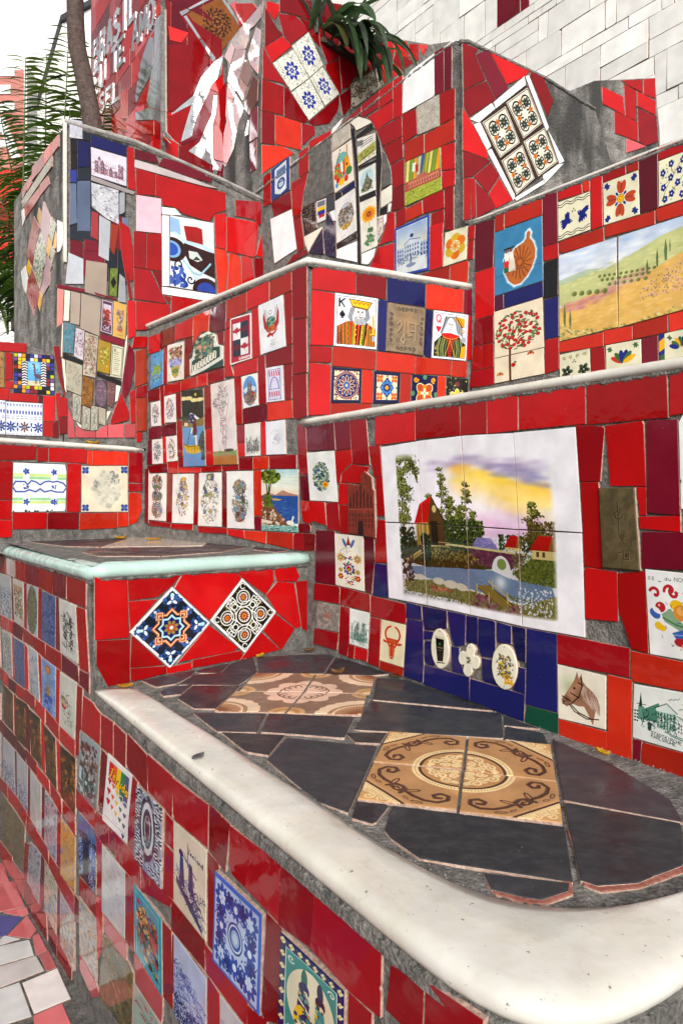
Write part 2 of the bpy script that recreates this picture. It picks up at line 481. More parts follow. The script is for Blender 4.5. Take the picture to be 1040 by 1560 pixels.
 'K': '''d|15,5021 95,-105 45,-22 -140,-139
r|27,5068 99,22 0,-54 -34,-71 -65,44
r|16,4750 137,132 75,-38 -158,-178
A bluefour|76,4666 164,160 130,-149 -150,-149
A bluefour|229,4846 136,153 126,-184 -118,-132
A bluefour|224,4521 150,153 126,-156 -132,-142
A bluefour|377,4679 108,122 147,-140 -126,-133
d|0,4752 67,-90 137,-125 -48,23 -156,-27
r|-5,4529 166,8 0,-197 -170,-24
d|-9,4311 100,13 0,-211 -100,-18
o|96,4322 208,17 0,-194 -208,-22
d|166,4546 43,-17 159,-161 -43,-23 -159,-11
d|310,4338 104,11 6,-52 -110,-120
o|-9,4080 166,45 87,-21 -205,-175 -44,-44
d|365,4363 266,289 -4,-78 -12,-48 -71,-109 -132,-63
d|118,5023 141,47 109,-61 -150,-157 -58,48
d|287,5074 153,12 22,-152 -44,22
r|509,4825 119,89 24,-229 -10,-28 -129,142
A brownflower|739,4772 129,109 43,-136 -168,-155
A brownflower|872,4884 109,92 68,-88 -130,-135
d|632,4646 103,99 0,-146 -72,-89
r|984,5001 95,75 89,16 64,-38 -181,-160
r|949,5182 182,94 25,-100 -162,-69
r|1138,5280 148,34 24,-127 -149,-8
r|1303,5304 108,43 0,-131 -95,-30
d|1168,5174 190,9 -117,-112 -96,35
r|1412,5349 106,34 -61,-113
d|985,5097 164,67 -9,-57 -155,-71
d|454,5081 94,80 80,-31 0,-207 -102,-79 -64,123
d|634,5156 155,83 0,-377 -76,-127 -57,-28 -23,209
d|795,5230 150,-46 40,-177 -117,-120 -73,-44
d|131,5134 192,78 116,-112 -172,-24 -136,-33
d|335,5219 317,107 0,-156 -210,-66''',
 'S': '''mi|-219,5032 234,14 -20,-93 -78,-9
mi|-298,5040 122,0 90,-100 -81,18 -9,-76 -34,-32 -106,119
mi|-413,5019 88,11 106,-176 -139,75
mi|-352,4928 138,-84 -26,-60 -49,-79 -63,-85 -121,141 56,100
mi|-527,4966 110,49 52,-77 -67,-80
tau|-219,4780 99,-138 -73,-66 -93,116
tau|-334,4616 45,67 93,-112 -58,-63
br|-236,4478 120,134 66,-67 -8,-134 -101,-54 -69,75
mi|-181,4797 106,126 62,-55 -37,-280 -105,125
mi|-473,4743 111,-128 -130,-141 -10,60
mi|-352,4602 116,-159 -89,-82 -73,-150 -113,-71 -45,54 26,214 57,85
m|-150,4375 95,7 -3,-219 -106,12
m|-159,4160 92,-5 -8,-201 -72,2
mi|-216,4266 40,69 -8,-98 -40,4
r|-219,5034 -88,25 -55,199 246,-148 49,-61''',
 'M': '''d|-445,4104 237,0 0,-245 -237,0
d|-204,4104 170,0 0,-245 -170,0
m|-30,4104 28,0 0,-245 -28,0
r|-445,4446 90,0 0,-338 -90,0
d|-350,4446 243,0 0,-338 -243,0
m|-103,4446 101,0 0,-338 -101,0
m|-445,4691 230,0 0,-241 -230,0
d|-211,4691 209,0 0,-241 -209,0
m|-445,4928 336,0 0,-232 -336,0
r|-105,4928 103,0 0,-232 -103,0
d|-445,5194 154,0 0,-261 -154,0
d|-286,5194 273,0 0,-261 -273,0
m|-445,5560 277,0 0,-362 -277,0
m|-164,5560 148,0 0,-362 -148,0
r|-445,5644 242,0 0,-80 -242,0
m|-199,5644 197,0 0,-80 -197,0
m+|-408,5191 116,53 -57,-106 29,-23 50,-84 -140,-23
A mandala|-283,5167 252,235 171,-147 -197,-310
mi+|-350,5147 65,55 17,-11 -60,-64
mi+|-282,5205 177,174 21,-7 -185,-172
mi+|-317,5131 22,17 116,-115 -18,-15
mi+|-190,5015 17,15 109,-90 -21,-40
mi+|-19,5394 27,12 84,-76 -17,-18
mi+|86,5311 19,7 46,-49 -18,-16
lr+|-427,5012 152,20 -58,-96 -80,-18
d+|-429,4878 111,63 126,3 79,-40 -69,-147 -61,-151 -142,-178 -44,-18
mi+|0,4993 -82,-93 -100,-152 -59,-151 -161,-184 0,-13 149,128 -37,-130 -46,-167 85,68 29,133 99,230 21,63 81,107
mi+|-80,4658 26,10 -10,-132 -28,-104 0,-236 49,-54 -29,-137 -28,4 18,130 -196,46 86,95 98,244
m+|-113,4664 31,-16 -15,-125 -97,-218 -132,-89 78,81 31,137
r+|-67,4663 88,139 -6,-284 -22,-325 -80,-2 8,228 27,121
r+|-427,4380 28,16 140,124 -36,-123 -44,-169 -83,16
p+|57,5392 39,47 73,-119 -11,-43''',
 'R': '''d|-1540,4089 172,0 0,-137 -172,0
r|-1363,4089 123,0 0,-137 -123,0
red2|-1235,4089 185,0 0,-137 -185,0
r|-1046,4089 264,0 0,-137 -264,0
p|-777,4089 149,0 0,-137 -149,0
d|-624,4089 177,0 0,-137 -177,0
red2|-442,4089 269,0 0,-137 -269,0
r|-168,4089 148,0 0,-137 -148,0
d|-1540,4285 175,0 0,-192 -175,0
red2|-1361,4285 139,0 0,-192 -139,0
red2|-1218,4285 230,0 0,-192 -230,0
p|-984,4285 123,0 0,-192 -123,0
r|-857,4285 173,0 0,-192 -173,0
d|-680,4285 206,0 0,-192 -206,0
red2|-470,4285 155,0 0,-192 -155,0
p|-311,4285 124,0 0,-192 -124,0
r|-183,4285 170,0 0,-192 -170,0
p|-1540,4489 217,0 0,-200 -217,0
r|-1319,4489 145,0 0,-200 -145,0
r|-1170,4489 224,0 0,-200 -224,0
d|-941,4489 195,0 0,-200 -195,0
r|-742,4489 166,0 0,-200 -166,0
r|-572,4489 122,0 0,-200 -122,0
red2|-446,4489 230,0 0,-200 -230,0
r|-212,4489 199,0 0,-200 -199,0
r|-1540,4674 223,0 0,-181 -223,0
d|-1313,4674 187,0 0,-181 -187,0
r|-1121,4674 231,0 0,-181 -231,0
red2|-885,4674 160,0 0,-181 -160,0
p|-721,4674 192,0 0,-181 -192,0
p|-524,4674 169,0 0,-181 -169,0
red2|-351,4674 145,0 0,-181 -145,0
r|-202,4674 126,0 0,-181 -126,0
red2|-72,4674 59,0 0,-181 -59,0
red2|-1540,4864 85,0 0,-186 -85,0
red2|-1451,4864 291,0 0,-186 -291,0
r|-1156,4864 196,0 0,-186 -196,0
r|-955,4864 176,0 0,-186 -176,0
red2|-774,4864 283,0 0,-186 -283,0
red2|-487,4864 251,0 0,-186 -251,0
red2|-232,4864 110,0 0,-186 -110,0
d|-118,4864 105,0 0,-186 -105,0
p|-1540,5056 247,0 0,-188 -247,0
r|-1289,5056 240,0 0,-188 -240,0
d|-1044,5056 164,0 0,-188 -164,0
red2|-876,5056 283,0 0,-188 -283,0
r|-589,5056 133,0 0,-188 -133,0
d|-452,5056 224,0 0,-188 -224,0
r|-223,5056 171,0 0,-188 -171,0
r|-48,5056 35,0 0,-188 -35,0
red2|-1540,5190 91,0 0,-130 -91,0
r|-1445,5190 219,0 0,-130 -219,0
r|-1222,5190 300,0 0,-130 -300,0
r|-917,5190 287,0 0,-130 -287,0
r|-626,5190 118,0 0,-130 -118,0
p|-504,5190 252,0 0,-130 -252,0
d|-248,5190 235,0 0,-130 -235,0
red2|-1540,5366 160,0 0,-171 -160,0
r|-1375,5366 303,0 0,-171 -303,0
red2|-1068,5366 271,0 0,-171 -271,0
r|-792,5366 259,0 0,-171 -259,0
d|-529,5366 235,0 0,-171 -235,0
d|-290,5366 200,0 0,-171 -200,0
r|-85,5366 72,0 0,-171 -72,0
r|-1540,5489 108,0 0,-118 -108,0
r|-1428,5489 271,0 0,-118 -271,0
r|-1153,5489 143,0 0,-118 -143,0
d|-1006,5489 156,0 0,-118 -156,0
d|-845,5489 209,0 0,-118 -209,0
red2|-631,5489 188,0 0,-118 -188,0
r|-439,5489 134,0 0,-118 -134,0
red2|-301,5489 282,0 0,-118 -282,0
r|-1540,5660 76,0 0,-167 -76,0
r|-1460,5660 204,0 0,-167 -204,0
p|-1252,5660 191,0 0,-167 -191,0
d|-1057,5660 284,0 0,-167 -284,0
r|-768,5660 172,0 0,-167 -172,0
red2|-592,5660 264,0 0,-167 -264,0
p|-323,5660 266,0 0,-167 -266,0
red2|-52,5660 39,0 0,-167 -39,0
red2|-1540,5811 160,0 0,-146 -160,0
d|-1375,5811 296,0 0,-146 -296,0
p|-1075,5811 115,0 0,-146 -115,0
red2|-956,5811 131,0 0,-146 -131,0
r|-821,5811 238,0 0,-146 -238,0
r|-579,5811 278,0 0,-146 -278,0
r|-296,5811 218,0 0,-146 -218,0
d|-74,5811 61,0 0,-146 -61,0
p|-1540,6005 113,0 0,-190 -113,0
r|-1423,6005 280,0 0,-190 -280,0
r|-1139,6005 184,0 0,-190 -184,0
p|-951,6005 280,0 0,-190 -280,0
d|-667,6005 116,0 0,-190 -116,0
p|-546,6005 137,0 0,-190 -137,0
p|-404,6005 171,0 0,-190 -171,0
r|-229,6005 216,0 0,-190 -216,0
p|-1540,6121 72,0 0,-112 -72,0
p|-1463,6121 128,0 0,-112 -128,0
p|-1331,6121 277,0 0,-112 -277,0
r|-1050,6121 259,0 0,-112 -259,0
p|-786,6121 177,0 0,-112 -177,0
red2|-604,6121 284,0 0,-112 -284,0
r|-315,6121 271,0 0,-112 -271,0
p|-39,6121 26,0 0,-112 -26,0
mi+|-141,5117 175,-18 9,-717 -290,167 -38,68 80,151 46,107
mi+|-159,5098 -18,-213 -18,-115 -210,-42 -79,-37 -21,71 100,200 116,79
r+|-464,4660 246,91 -11,-88 -41,-59
mi+|-494,4626 243,-79 290,-166 9,-143 116,-107 106,-81 -253,174 -52,115 -106,70 -343,154
r+|-484,4557 325,-143 0,-105 -168,82 -157,94
r+|-150,4410 107,-71 52,-112 109,-97 -259,149
o+|-132,5192 62,13 61,-86 -96,-7
r+|-308,5082 149,54 -9,-27 -121,-60
d+|-1045,4937 220,-41 0,-65 -196,12
o+|-1009,4762 184,-27 154,-119 0,-55
o+|-825,4936 154,-36 0,-237 -132,61''',
 'L': '''m|-1229,3155 69,0 0,-195 -69,0
m|-1156,3155 116,0 0,-195 -116,0
dk|-1035,3155 68,0 0,-195 -68,0
dk|-963,3155 62,0 0,-195 -62,0
dk|-1229,3357 162,0 0,-198 -162,0
m|-1063,3357 124,0 0,-198 -124,0
sb|-934,3357 33,0 0,-198 -33,0
dk|-1229,3556 159,0 0,-195 -159,0
dk|-1065,3556 147,0 0,-195 -147,0
k|-1221,3745 152,0 0,-185 -152,0
dk|-1065,3745 116,0 0,-185 -116,0
dk|-944,3745 43,0 0,-185 -43,0
sb|-1229,3789 61,0 0,-40 -61,0
dk|-1164,3789 164,0 0,-40 -164,0
dk|-996,3789 65,0 0,-40 -65,0
dk|-927,3789 26,0 0,-40 -26,0
m+|-866,3782 128,2 22,-46 -150,-14
m+|-695,3777 338,30 -18,-87 -149,-6 -197,11
tau+|-863,3720 143,0 234,-12 159,-13 -80,-13 -249,-7 -207,-4
r+|-858,3666 118,0 0,-130 -115,-24
r+|-736,3665 461,18 0,-113 -76,-44 -40,-60 -169,6 -52,23 -81,-3 -8,38 -35,7
pk+|-854,3508 151,18 0,-212 -153,-21
d+|-871,3288 77,5 -4,-213 -73,-6
r+|-790,3292 88,18 0,-225 -92,-6
d+|-868,3070 98,6 66,-120 36,-64 -200,-7
d+|-757,3074 56,7 0,-121
r+|-856,2874 207,16 4,-156 -211,-33
r+|-637,2944 191,7 -11,-69 -179,-114 -5,11
d+|-692,2943 50,-8 -9,-43
w+|-698,3428 46,6 0,-431 -44,-8
w+|-699,3477 87,14 38,-32 -122,-26
w+|-697,2991 374,19 -6,-50 -365,-14
A numeral|-646,3441 288,23 10,-451 -300,-10
r+|-354,3520 81,31 0,-237 -70,2
o+|-353,3307 83,3 13,-99 -22,-201 -44,-10
o+|-248,3300 54,-2 27,-22 7,-179 -104,-78
r+|-161,3297 75,6 22,-148 -92,-47
r+|-268,3529 232,19 -19,-227 -25,-13 -186,-1
d+|-204,3656 190,38 0,-158 -52,24 -135,-8
d+|-77,3305 76,11 12,-96 -70,-65
r+|-50,3329 38,150 13,-159
A pale|-1231,3832 68,10 1,-102 -69,-14
dk+|-1157,3778 36,6 0,-42 -38,-5
n+|-1116,3779 203,3 -3,-61 -200,-8
k+|-1229,3722 35,6 0,-78 -32,-11
k+|-1226,3636 32,-1 0,-74 -32,-9
n+|-1190,3725 69,12 0,-143 -68,-21
dk+|-1190,3569 72,22 0,-71 -72,-21
bl+|-1227,3546 33,11 0,-72 -32,-9
sb+|-1229,3471 34,9 3,-226 -39,-22
sb+|-1189,3495 71,21 0,-289 -70,-17
A coatart|-1116,3709 203,3 0,-170 -199,8
r+|-910,3780 37,3 13,-252 -46,3
tau+|-1114,3547 256,-22 -16,-22 -240,15
A greyart|-1113,3507 153,-2 2,-201 -73,18 -79,46
gr+|-953,3496 30,8 0,-121 -30,-17
red2+|-1110,3344 35,-2 0,-160 -41,12
gr+|-1068,3331 63,-22 -10,-233 -57,19
rb+|-1001,3297 45,3 -28,-183 -21,27
r+|-954,3330 58,-30 20,-115 4,-193 -43,-9 -34,199
gr+|-1237,3078 81,-19 0,-143 -97,-19
m+|-1152,3174 77,5 -3,-58 -71,-10
bei+|-1142,3055 117,6 -3,-202 -121,12
A greendiamond|-1015,3034 57,12 -6,-170 -56,2
gr+|-952,3017 31,-22 5,-143 -45,-1
m+|-1298,2890 164,-3 162,-22 0,-8 -156,12 -170,0
sal+|-1295,2865 34,-3 -7,-185 -30,-30
c+|-1257,2863 29,-1 -7,-170 -28,-3
wd+|-1224,2862 52,-4 -7,-182 -48,6
wd+|-1167,2862 108,-20 -10,-212 -104,29
A cardred|-1053,2852 61,-7 -6,-201 -65,12
A cardyellow|-987,2851 75,-13 -8,-205 -73,11
m+|-1063,2648 136,-18 0,-39 -139,25
A deco1|-1260,2684 58,-11 -10,-164 -53,4
A deco2|-1198,2659 47,-10 -9,-170 -48,19
A deco3|-1147,2642 72,-15 -17,-240 -67,10
A yellowgreen|-1071,2613 69,-15 -10,-180 -69,10
A page|-998,2595 68,-8 -13,-186 -64,5
k+|-1266,2510 54,-16 53,-20 -4,-19 -103,24
A greytile|-1250,2471 88,-21 -6,-174 -85,30
k+|-1085,2424 82,-23 58,-14 0,-29 -140,43
A brownfig|-1159,2394 58,-23 -13,-158 -52,14
A ovaldeco|-1095,2374 70,8 0,-165 -70,14
A carpet|-1018,2372 42,-8 -14,-141 -32,14
c+|-973,2359 27,-5 -20,-86 -13,-9
A arch1|-1213,2287 45,-16 -7,-148 -38,15
A arch1|-1159,2222 40,-17 -4,-120 -39,3
A arch1|-1112,2224 35,-3 -3,-133 -36,-6
A greytile|-1072,2223 38,-12 0,-95 -38,12
c+|-1025,2200 22,2 -25,-57
c+|-1196,2127 27,-18 3,-17 -12,7
c+|-1270,2672 5,2 -5,-192 -7,4
c+|-1273,2477 17,-6 -2,-156 9,-27 -7,19
c+|-914,2652 7,13 -3,-64 -26,-197 -5,-26 15,187
d+|-919,3047 16,4 23,-168 -17,-10
m+|-934,2395 34,225 34,-59 0,-98 -28,-127 -31,-54 -15,37
r+|-907,2866 44,8 3,-207 -43,-30
d+|-1318,2536 34,8 12,-167 21,-134 -36,120
r+|-1289,2263 45,-9 0,-103 -42,-3
d+|-1288,2137 44,10 0,-87 -40,-10
d+|-1321,2109 28,22 5,-100 -33,-2
p+|-1239,2211 30,-88 8,-87 -38,-2
p+|-1195,2106 38,-27 68,-1 0,-35 -109,-6
p+|-1085,2081 62,44 0,-78 -62,-4
p+|-1018,2122 90,12 0,-81 -90,-5
p+|-923,2135 63,4 0,-82 -63,-4
r+|-1006,2145 61,173 46,-112 -2,-47 -101,-35
r+|-892,2329 31,16 0,-197 -28,-8
r+|-867,2660 84,12 -10,-66 -87,-19
rb+|-859,2571 64,31 4,-209 -72,-36
d+|-853,2358 61,21 0,-70 -66,-14
rb+|-855,2291 64,13 0,-201 -64,-10
r+|-855,2086 37,8 -7,-61 -27,-2
r+|-894,2316 20,17 0,-109 -14,-1''',
 'Q': '''r|-276,3813 159,-17 0,-72 -159,11
r|-433,3830 152,-15 0,-80 -152,8
d|-574,3834 137,-3 0,-91 -137,4
d|-722,3847 144,-8 0,-88 -144,8
r|-859,3809 132,-4 0,-58 -114,-10
d|-998,3810 135,2 0,-59 -117,-20
A stripe|-1008,3732 755,-5 0,-65 -719,7
r|-527,3661 166,-13 56,-70 -237,11
r|-917,3665 371,-9 0,-70 -355,-14
w|-1010,3668 68,-6 36,-89 -69,-25
red2|-684,3517 157,-132 -201,-173 -145,110
y|-597,3485 41,42 65,-60 -35,-79
pk|-520,3392 75,137 161,-160 -92,-144
A sprig|-658,3268 143,110 121,-140 -19,-115 -128,-20 -139,98
y|-386,3203 49,71 83,-67 -72,-63
A sprig|-325,3291 51,82 113,-89 -88,-76
y|-236,3172 47,88 35,-44 -26,-66
A sprig|-302,3159 46,35 67,-60 -69,-55
pk|-456,3079 92,89 109,-94 -65,-33
w|-151,3311 120,-59 -11,-121 -50,-21 -59,11
y|-884,3238 63,41 86,-79 -44,-47
red2|-826,3145 127,27 163,-175 -141,-137 -183,190
y|-583,2927 53,75 58,-53 -67,-79
pk|-518,2997 109,87 114,-13 -24,-95 -135,-28
A sprig|-681,3159 85,28 144,-47 -79,-132
w|-1023,3255 120,6 76,-114 -57,-77 -89,73''',
 'P': '''r|-354,2521 55,7 26,0 71,7 1,-51 -153,-10
A brownscroll|-376,2468 63,5 3,-190 -66,-3
r|-307,2474 36,-4 2,-138 -38,-9
A giraffe|-265,2475 202,12 2,-219 -205,-6
r|-306,2320 37,1 -1,-38 -36,0
r|-354,2276 68,3 -2,-61 -66,-2
r|-283,2258 136,1 0,-42 -136,-2
m|-140,2261 18,-1 -1,-43 -20,0
A azulejo|-301,2209 179,4 -1,-178 -178,-2
A azulejo|-471,2210 166,3 0,-180 -166,2
r|-118,2258 61,4 -2,-143 -57,-3
r|-118,2111 61,4 6,-81 -67,1
r|-55,2274 23,12 3,-151 -15,-10''',
 'C': '''r|-881,1987 252,-3 -1,-83 -251,-17
r|-624,1982 57,2 -7,-90 -52,-2
r|-564,1983 210,-8 -4,-84 -206,3
o|-350,1971 21,0 -1,-90 -24,5
o|-324,1977 212,-1 -3,-85 -211,-9
d|-107,1981 85,0 0,-194 -87,3
d|-109,1782 85,0 -2,-45 -83,-1
o|-108,1731 70,-5 5,-5 6,-96 -29,-74 -52,-16
r|-881,1881 134,5 -6,-203 -128,3
r|-881,1679 128,0 -2,-101 -126,6
r|-881,1579 130,-5 0,-88 -130,0
A greenpattern|-743,1885 264,4 9,-50 -6,-219 -274,-2
r|-466,1887 75,-1 -4,-270 -73,1
A ovalportrait|-387,1874 271,13 3,-273 -274,2
r|-747,1614 173,0 -3,-89 -170,2
d|-570,1614 168,-2 -2,-94 -166,7
o|-395,1608 215,2 0,-90 -220,-4
o|-175,1610 61,-1 0,-80 -61,-3''',
 'D': '''r|-13,1422 16,2 6,-7 11,6 76,-5 6,-208 -115,7
r|-7,1214 112,-11 0,-158 -114,16
r|98,1409 208,9 -42,-47 -58,-35 -103,-2
r|101,1331 104,-3 -97,-95
r|113,1216 100,-101 19,-20 -63,5 -62,7
A stardiamond|262,1367 154,-147 -162,-140 -149,147
A knotdiamond|558,1374 161,-146 -150,-144 -152,144
r|272,1362 36,55 205,-2 42,-40 -141,-144
r|523,1409 180,-3 6,-54 -39,-51 -105,70
r|705,1408 116,-7 21,-43 -21,-18 -100,12
r|671,1299 58,50 83,-15 37,-181 -29,-6 -97,78
r|820,1340 71,0 -6,-216 -32,19
r|656,1160 59,60 100,-73 -68,-79
r|285,1094 126,119 126,-101 -11,-14 -181,0
r|547,1059 100,96 94,-84
r|108,1104 132,-14 0,-26 -130,-6
r|242,1084 97,3 2,-26 -97,-2
r|343,1094 211,2 7,-20 -15,-13 -203,2''',
 'F': '''r|-2204,1404 544,-10 0,-107 -544,-15
m|-1658,1386 276,11 15,-102 -273,-8
r|-1379,1398 281,5 0,-108 -265,0
m|-1095,1402 271,7 -7,-105 -259,-7
r|-821,1412 246,2 -3,-112 -249,4
m|-572,1413 224,-2 -3,-100 -217,-9
d|-346,1410 262,4 -7,-104 -252,-4
A delft1|-1840,1278 341,9 32,-215 -325,-15
A figs1|-1422,1289 254,3 28,-208 -251,-6
A greenoval|-1080,1294 238,6 -11,-215 -219,-3
A delft2|-757,1298 235,2 0,-203 -235,-6
A inktrees|-458,1300 241,5 25,-201 -243,-4
r|-1151,1292 65,0 11,-210 -63,4
r|-839,1300 79,1 0,-213 -85,-2
d|-519,1300 55,0 27,-200 -82,-3
d|-1495,1288 69,1 31,-211 -68,-2
r|-214,1300 121,7 42,-206 -118,-10
d|-1895,1043 137,11 25,-67 -137,-6
r|-1747,1055 309,13 0,-63 -293,-16
m|-1426,1074 244,4 -14,-66 -239,-9
d|-1179,1080 241,-2 12,-45 -253,-21
r|-930,1080 220,7 7,-65 -219,4
r|-691,1087 256,10 8,-66 -274,-8
m|-424,1097 237,0 15,-57 -252,-9
m|-170,1088 119,10 0,-65 -119,5
A delft1|-2119,951 256,29 50,-217 -306,-26
A figs2|-1755,977 267,22 40,-213 -256,-19
A delft2|-1406,998 272,13 0,-211 -244,-21
A palegrey|-1061,1015 220,7 40,-203 -234,-1
A saint|-769,1015 251,11 5,-199 -247,-12
A rosesketch|-439,1024 242,13 -29,-208 -231,-12
r|-1468,999 58,-2 24,-219 -60,9
r|-1131,1014 69,-9 16,-194 -85,-7
r|-838,1022 57,-8 18,-191 -34,-3
r|-514,1025 56,2 0,-210 -52,4
r|-1885,753 162,12 0,-64 -142,-10
r|-1719,764 163,4 0,-61 -163,-13
m|-1552,763 202,15 0,-57 -202,-17
r|-1346,778 216,14 0,-53 -216,-18
d|-1127,801 204,11 12,-54 -216,-18
r|-195,1030 66,4 -14,-142 -23,-16 -9,-80 -45,-22 4,66
r|-888,810 180,9 0,-63 -205,-3
r|-698,816 228,-3 9,-57 -227,0
r|-459,814 237,13 0,-60 -237,-9
A gold|-2119,570 311,48 0,-144 -311,-31
A gold|-1704,692 294,16 0,-192 -294,-30
A gold|-1346,710 254,30 -13,-203 -241,-34
A gold|-1028,735 239,18 8,-199 -208,-19
A gold|-723,746 219,7 9,-200 -198,-4
A gold|-435,747 218,18 -7,-201 -203,-9
r|-1407,712 57,3 -6,-209 -41,16
m|-1089,741 59,-9 20,-198 -87,6
r|-786,753 60,-6 25,-204 -73,17
r|-502,753 64,-6 9,-197 -55,10
d|-1884,460 154,23 16,-67 -161,-20
m|-1725,481 360,28 0,-68 -341,-25
m|-1363,499 258,20 0,-54 -242,-20
d|-1105,530 228,7 0,-54 -212,-16
r|-875,526 238,21 22,-52 -247,-18
r|-626,543 198,6 12,-62 -195,4
r|-416,545 183,16 8,-75 -191,11
A bluesketch|-2038,369 212,29 0,-245 -212,-33
A bluesketch|-1739,397 343,39 29,-216 -354,-38
A bluesketch|-1323,441 265,25 -13,-220 -244,-17
A whitetile|-1001,466 229,13 0,-216 -237,-17
A greyscene|-703,479 213,7 -19,-216 -205,-10
A yellowscene|-431,472 201,12 -3,-199 -198,-26
m|-1388,435 62,7 6,-213 -44,-5
m|-1055,466 48,-1 -5,-221 -48,2
m|-762,479 52,4 -7,-224 -52,7
r|-488,485 49,-2 6,-218 -63,8
r|-1876,140 277,51 22,-65 -299,-58
r|-1592,190 257,31 0,-66 -235,-38
r|-1331,224 236,16 -19,-77 -217,-3
r|-1095,233 217,19 0,-76 -217,-23
r|-874,244 216,16 21,-63 -237,-17
A stonegrey|-1774,87 643,73 -30,-221 -632,-123
A pirate|-156,882 245,16 -43,-216 -247,-20
r|-125,1009 113,5 51,-8 46,-3 0,-99 -227,-18
d|-222,659 240,15 0,-60 -231,-17
r|32,677 78,10 62,-5 0,-51 -68,-19 -72,3
A waterfall|-173,594 209,17 -6,-204 -201,-23
d|38,603 64,-2 5,-66 -69,-9
r|-623,251 180,14 0,-73 -193,3
r|-441,261 199,10 0,-66 -199,-15
d|-238,279 71,6 0,-71 -71,-32
A greyscene|-1012,138 231,48 -36,-234 -248,-15
A greenbrown|-712,190 219,-2 -19,-197 -212,-11
A palecollage|-438,188 200,9 0,-191 -209,-16
d|-1139,82 117,38 -48,-188 -86,-29
m|-777,184 62,3 -17,-218 -81,-14
m|-490,189 40,1 0,-201 -45,7
r|-1850,-208 377,72 0,-104 -351,-49
r|-1469,-150 289,56 -9,-103 -280,-34
m|-1179,-103 194,41 -14,-113 -164,-12
r|-986,-77 291,48 33,-116 -312,-34
m|-642,-15 142,4 -9,-119 -133,6
d|-497,-5 214,-8 -7,-94 -207,-23
A palecollage|-164,309 201,25 0,-203 -201,-18
p|-160,109 190,19 47,-18 -83,-55 -160,0
r|-166,375 200,31 0,-70 -200,-23
r|36,409 71,25 -9,-162 -53,-66
d|48,585 49,20 0,-173 -53,-10
A whitesketch|109,603 216,12 -4,-192 -212,-28
p|110,393 225,24 0,-51 -225,-31
A tancollage|115,325 235,50 44,-9 -9,-145 -115,-70 -197,-37
A heartfamily|400,620 214,14 0,-196 -209,-3
d|327,617 71,5 5,-189 -76,-14
p|399,433 211,2 0,-37 -7,-29 -187,-15
A redfloral|394,350 205,15 0,-36 -205,-124
d|616,629 57,5 6,-187 -63,-5
A shipblue|688,636 185,3 0,-160 -185,-38
A zeeland|685,904 190,13 -3,-200 -187,-5
d|91,1003 122,9 0,-100 -127,-16
d|215,1010 119,-2 -6,-97 -113,-2
d|336,1012 164,-9 8,-96 -172,13
d|502,1007 177,0 -7,-102 -60,4 -102,4
d|680,1006 202,10 -8,-97 -190,-12
d|884,1019 99,-4 -21,-106 -78,9
A hearts|171,906 209,2 -42,-207 -223,-18
A wave|430,900 193,11 -7,-202 -203,-15
d|97,896 61,-2 -44,-207 -62,18
d|390,911 39,-3 -19,-211 -66,1 9,70
d|625,903 58,-2 0,-66 -58,-8
d|625,825 58,0 0,-112 -65,-8
d|24,668 209,21 0,-63 -128,-23 -81,3
d|235,689 106,6 105,-3 10,-64 -221,-15
d|458,695 151,8 60,4 -12,-25 -199,-57
d|984,1014 196,7 -12,-108 -185,6
d|1182,1021 103,9 -9,-104 -104,-14
d|1289,1031 170,2 -3,-106 -74,-6 -104,7
A bluetile|923,895 197,9 -8,-192 -199,-9
A knights|1190,911 187,9 -2,-144 -196,-47
d|877,913 59,-3 -19,-28 -5,-167 -35,-2
d|669,707 194,8 0,-64 -194,-16
d|864,709 192,-10 -5,-50 -181,1
d|627,624 55,3 4,-135 -59,-37
d|1129,911 54,-1 -4,-158 -6,-16 -43,-23 -16,8
d|1057,696 73,17 -15,-81 -58,2
d|876,648 58,-6 6,-113 -64,8
A bluesketch|940,646 98,1 0,-88 -98,-2
d|1381,919 56,3 -3,-70 -56,-5
d|695,634 163,6 0,-3 -163,-9
d|1478,1016 68,16 -4,-86 -74,1
d|1549,1035 98,13 0,-70 -101,-9''',
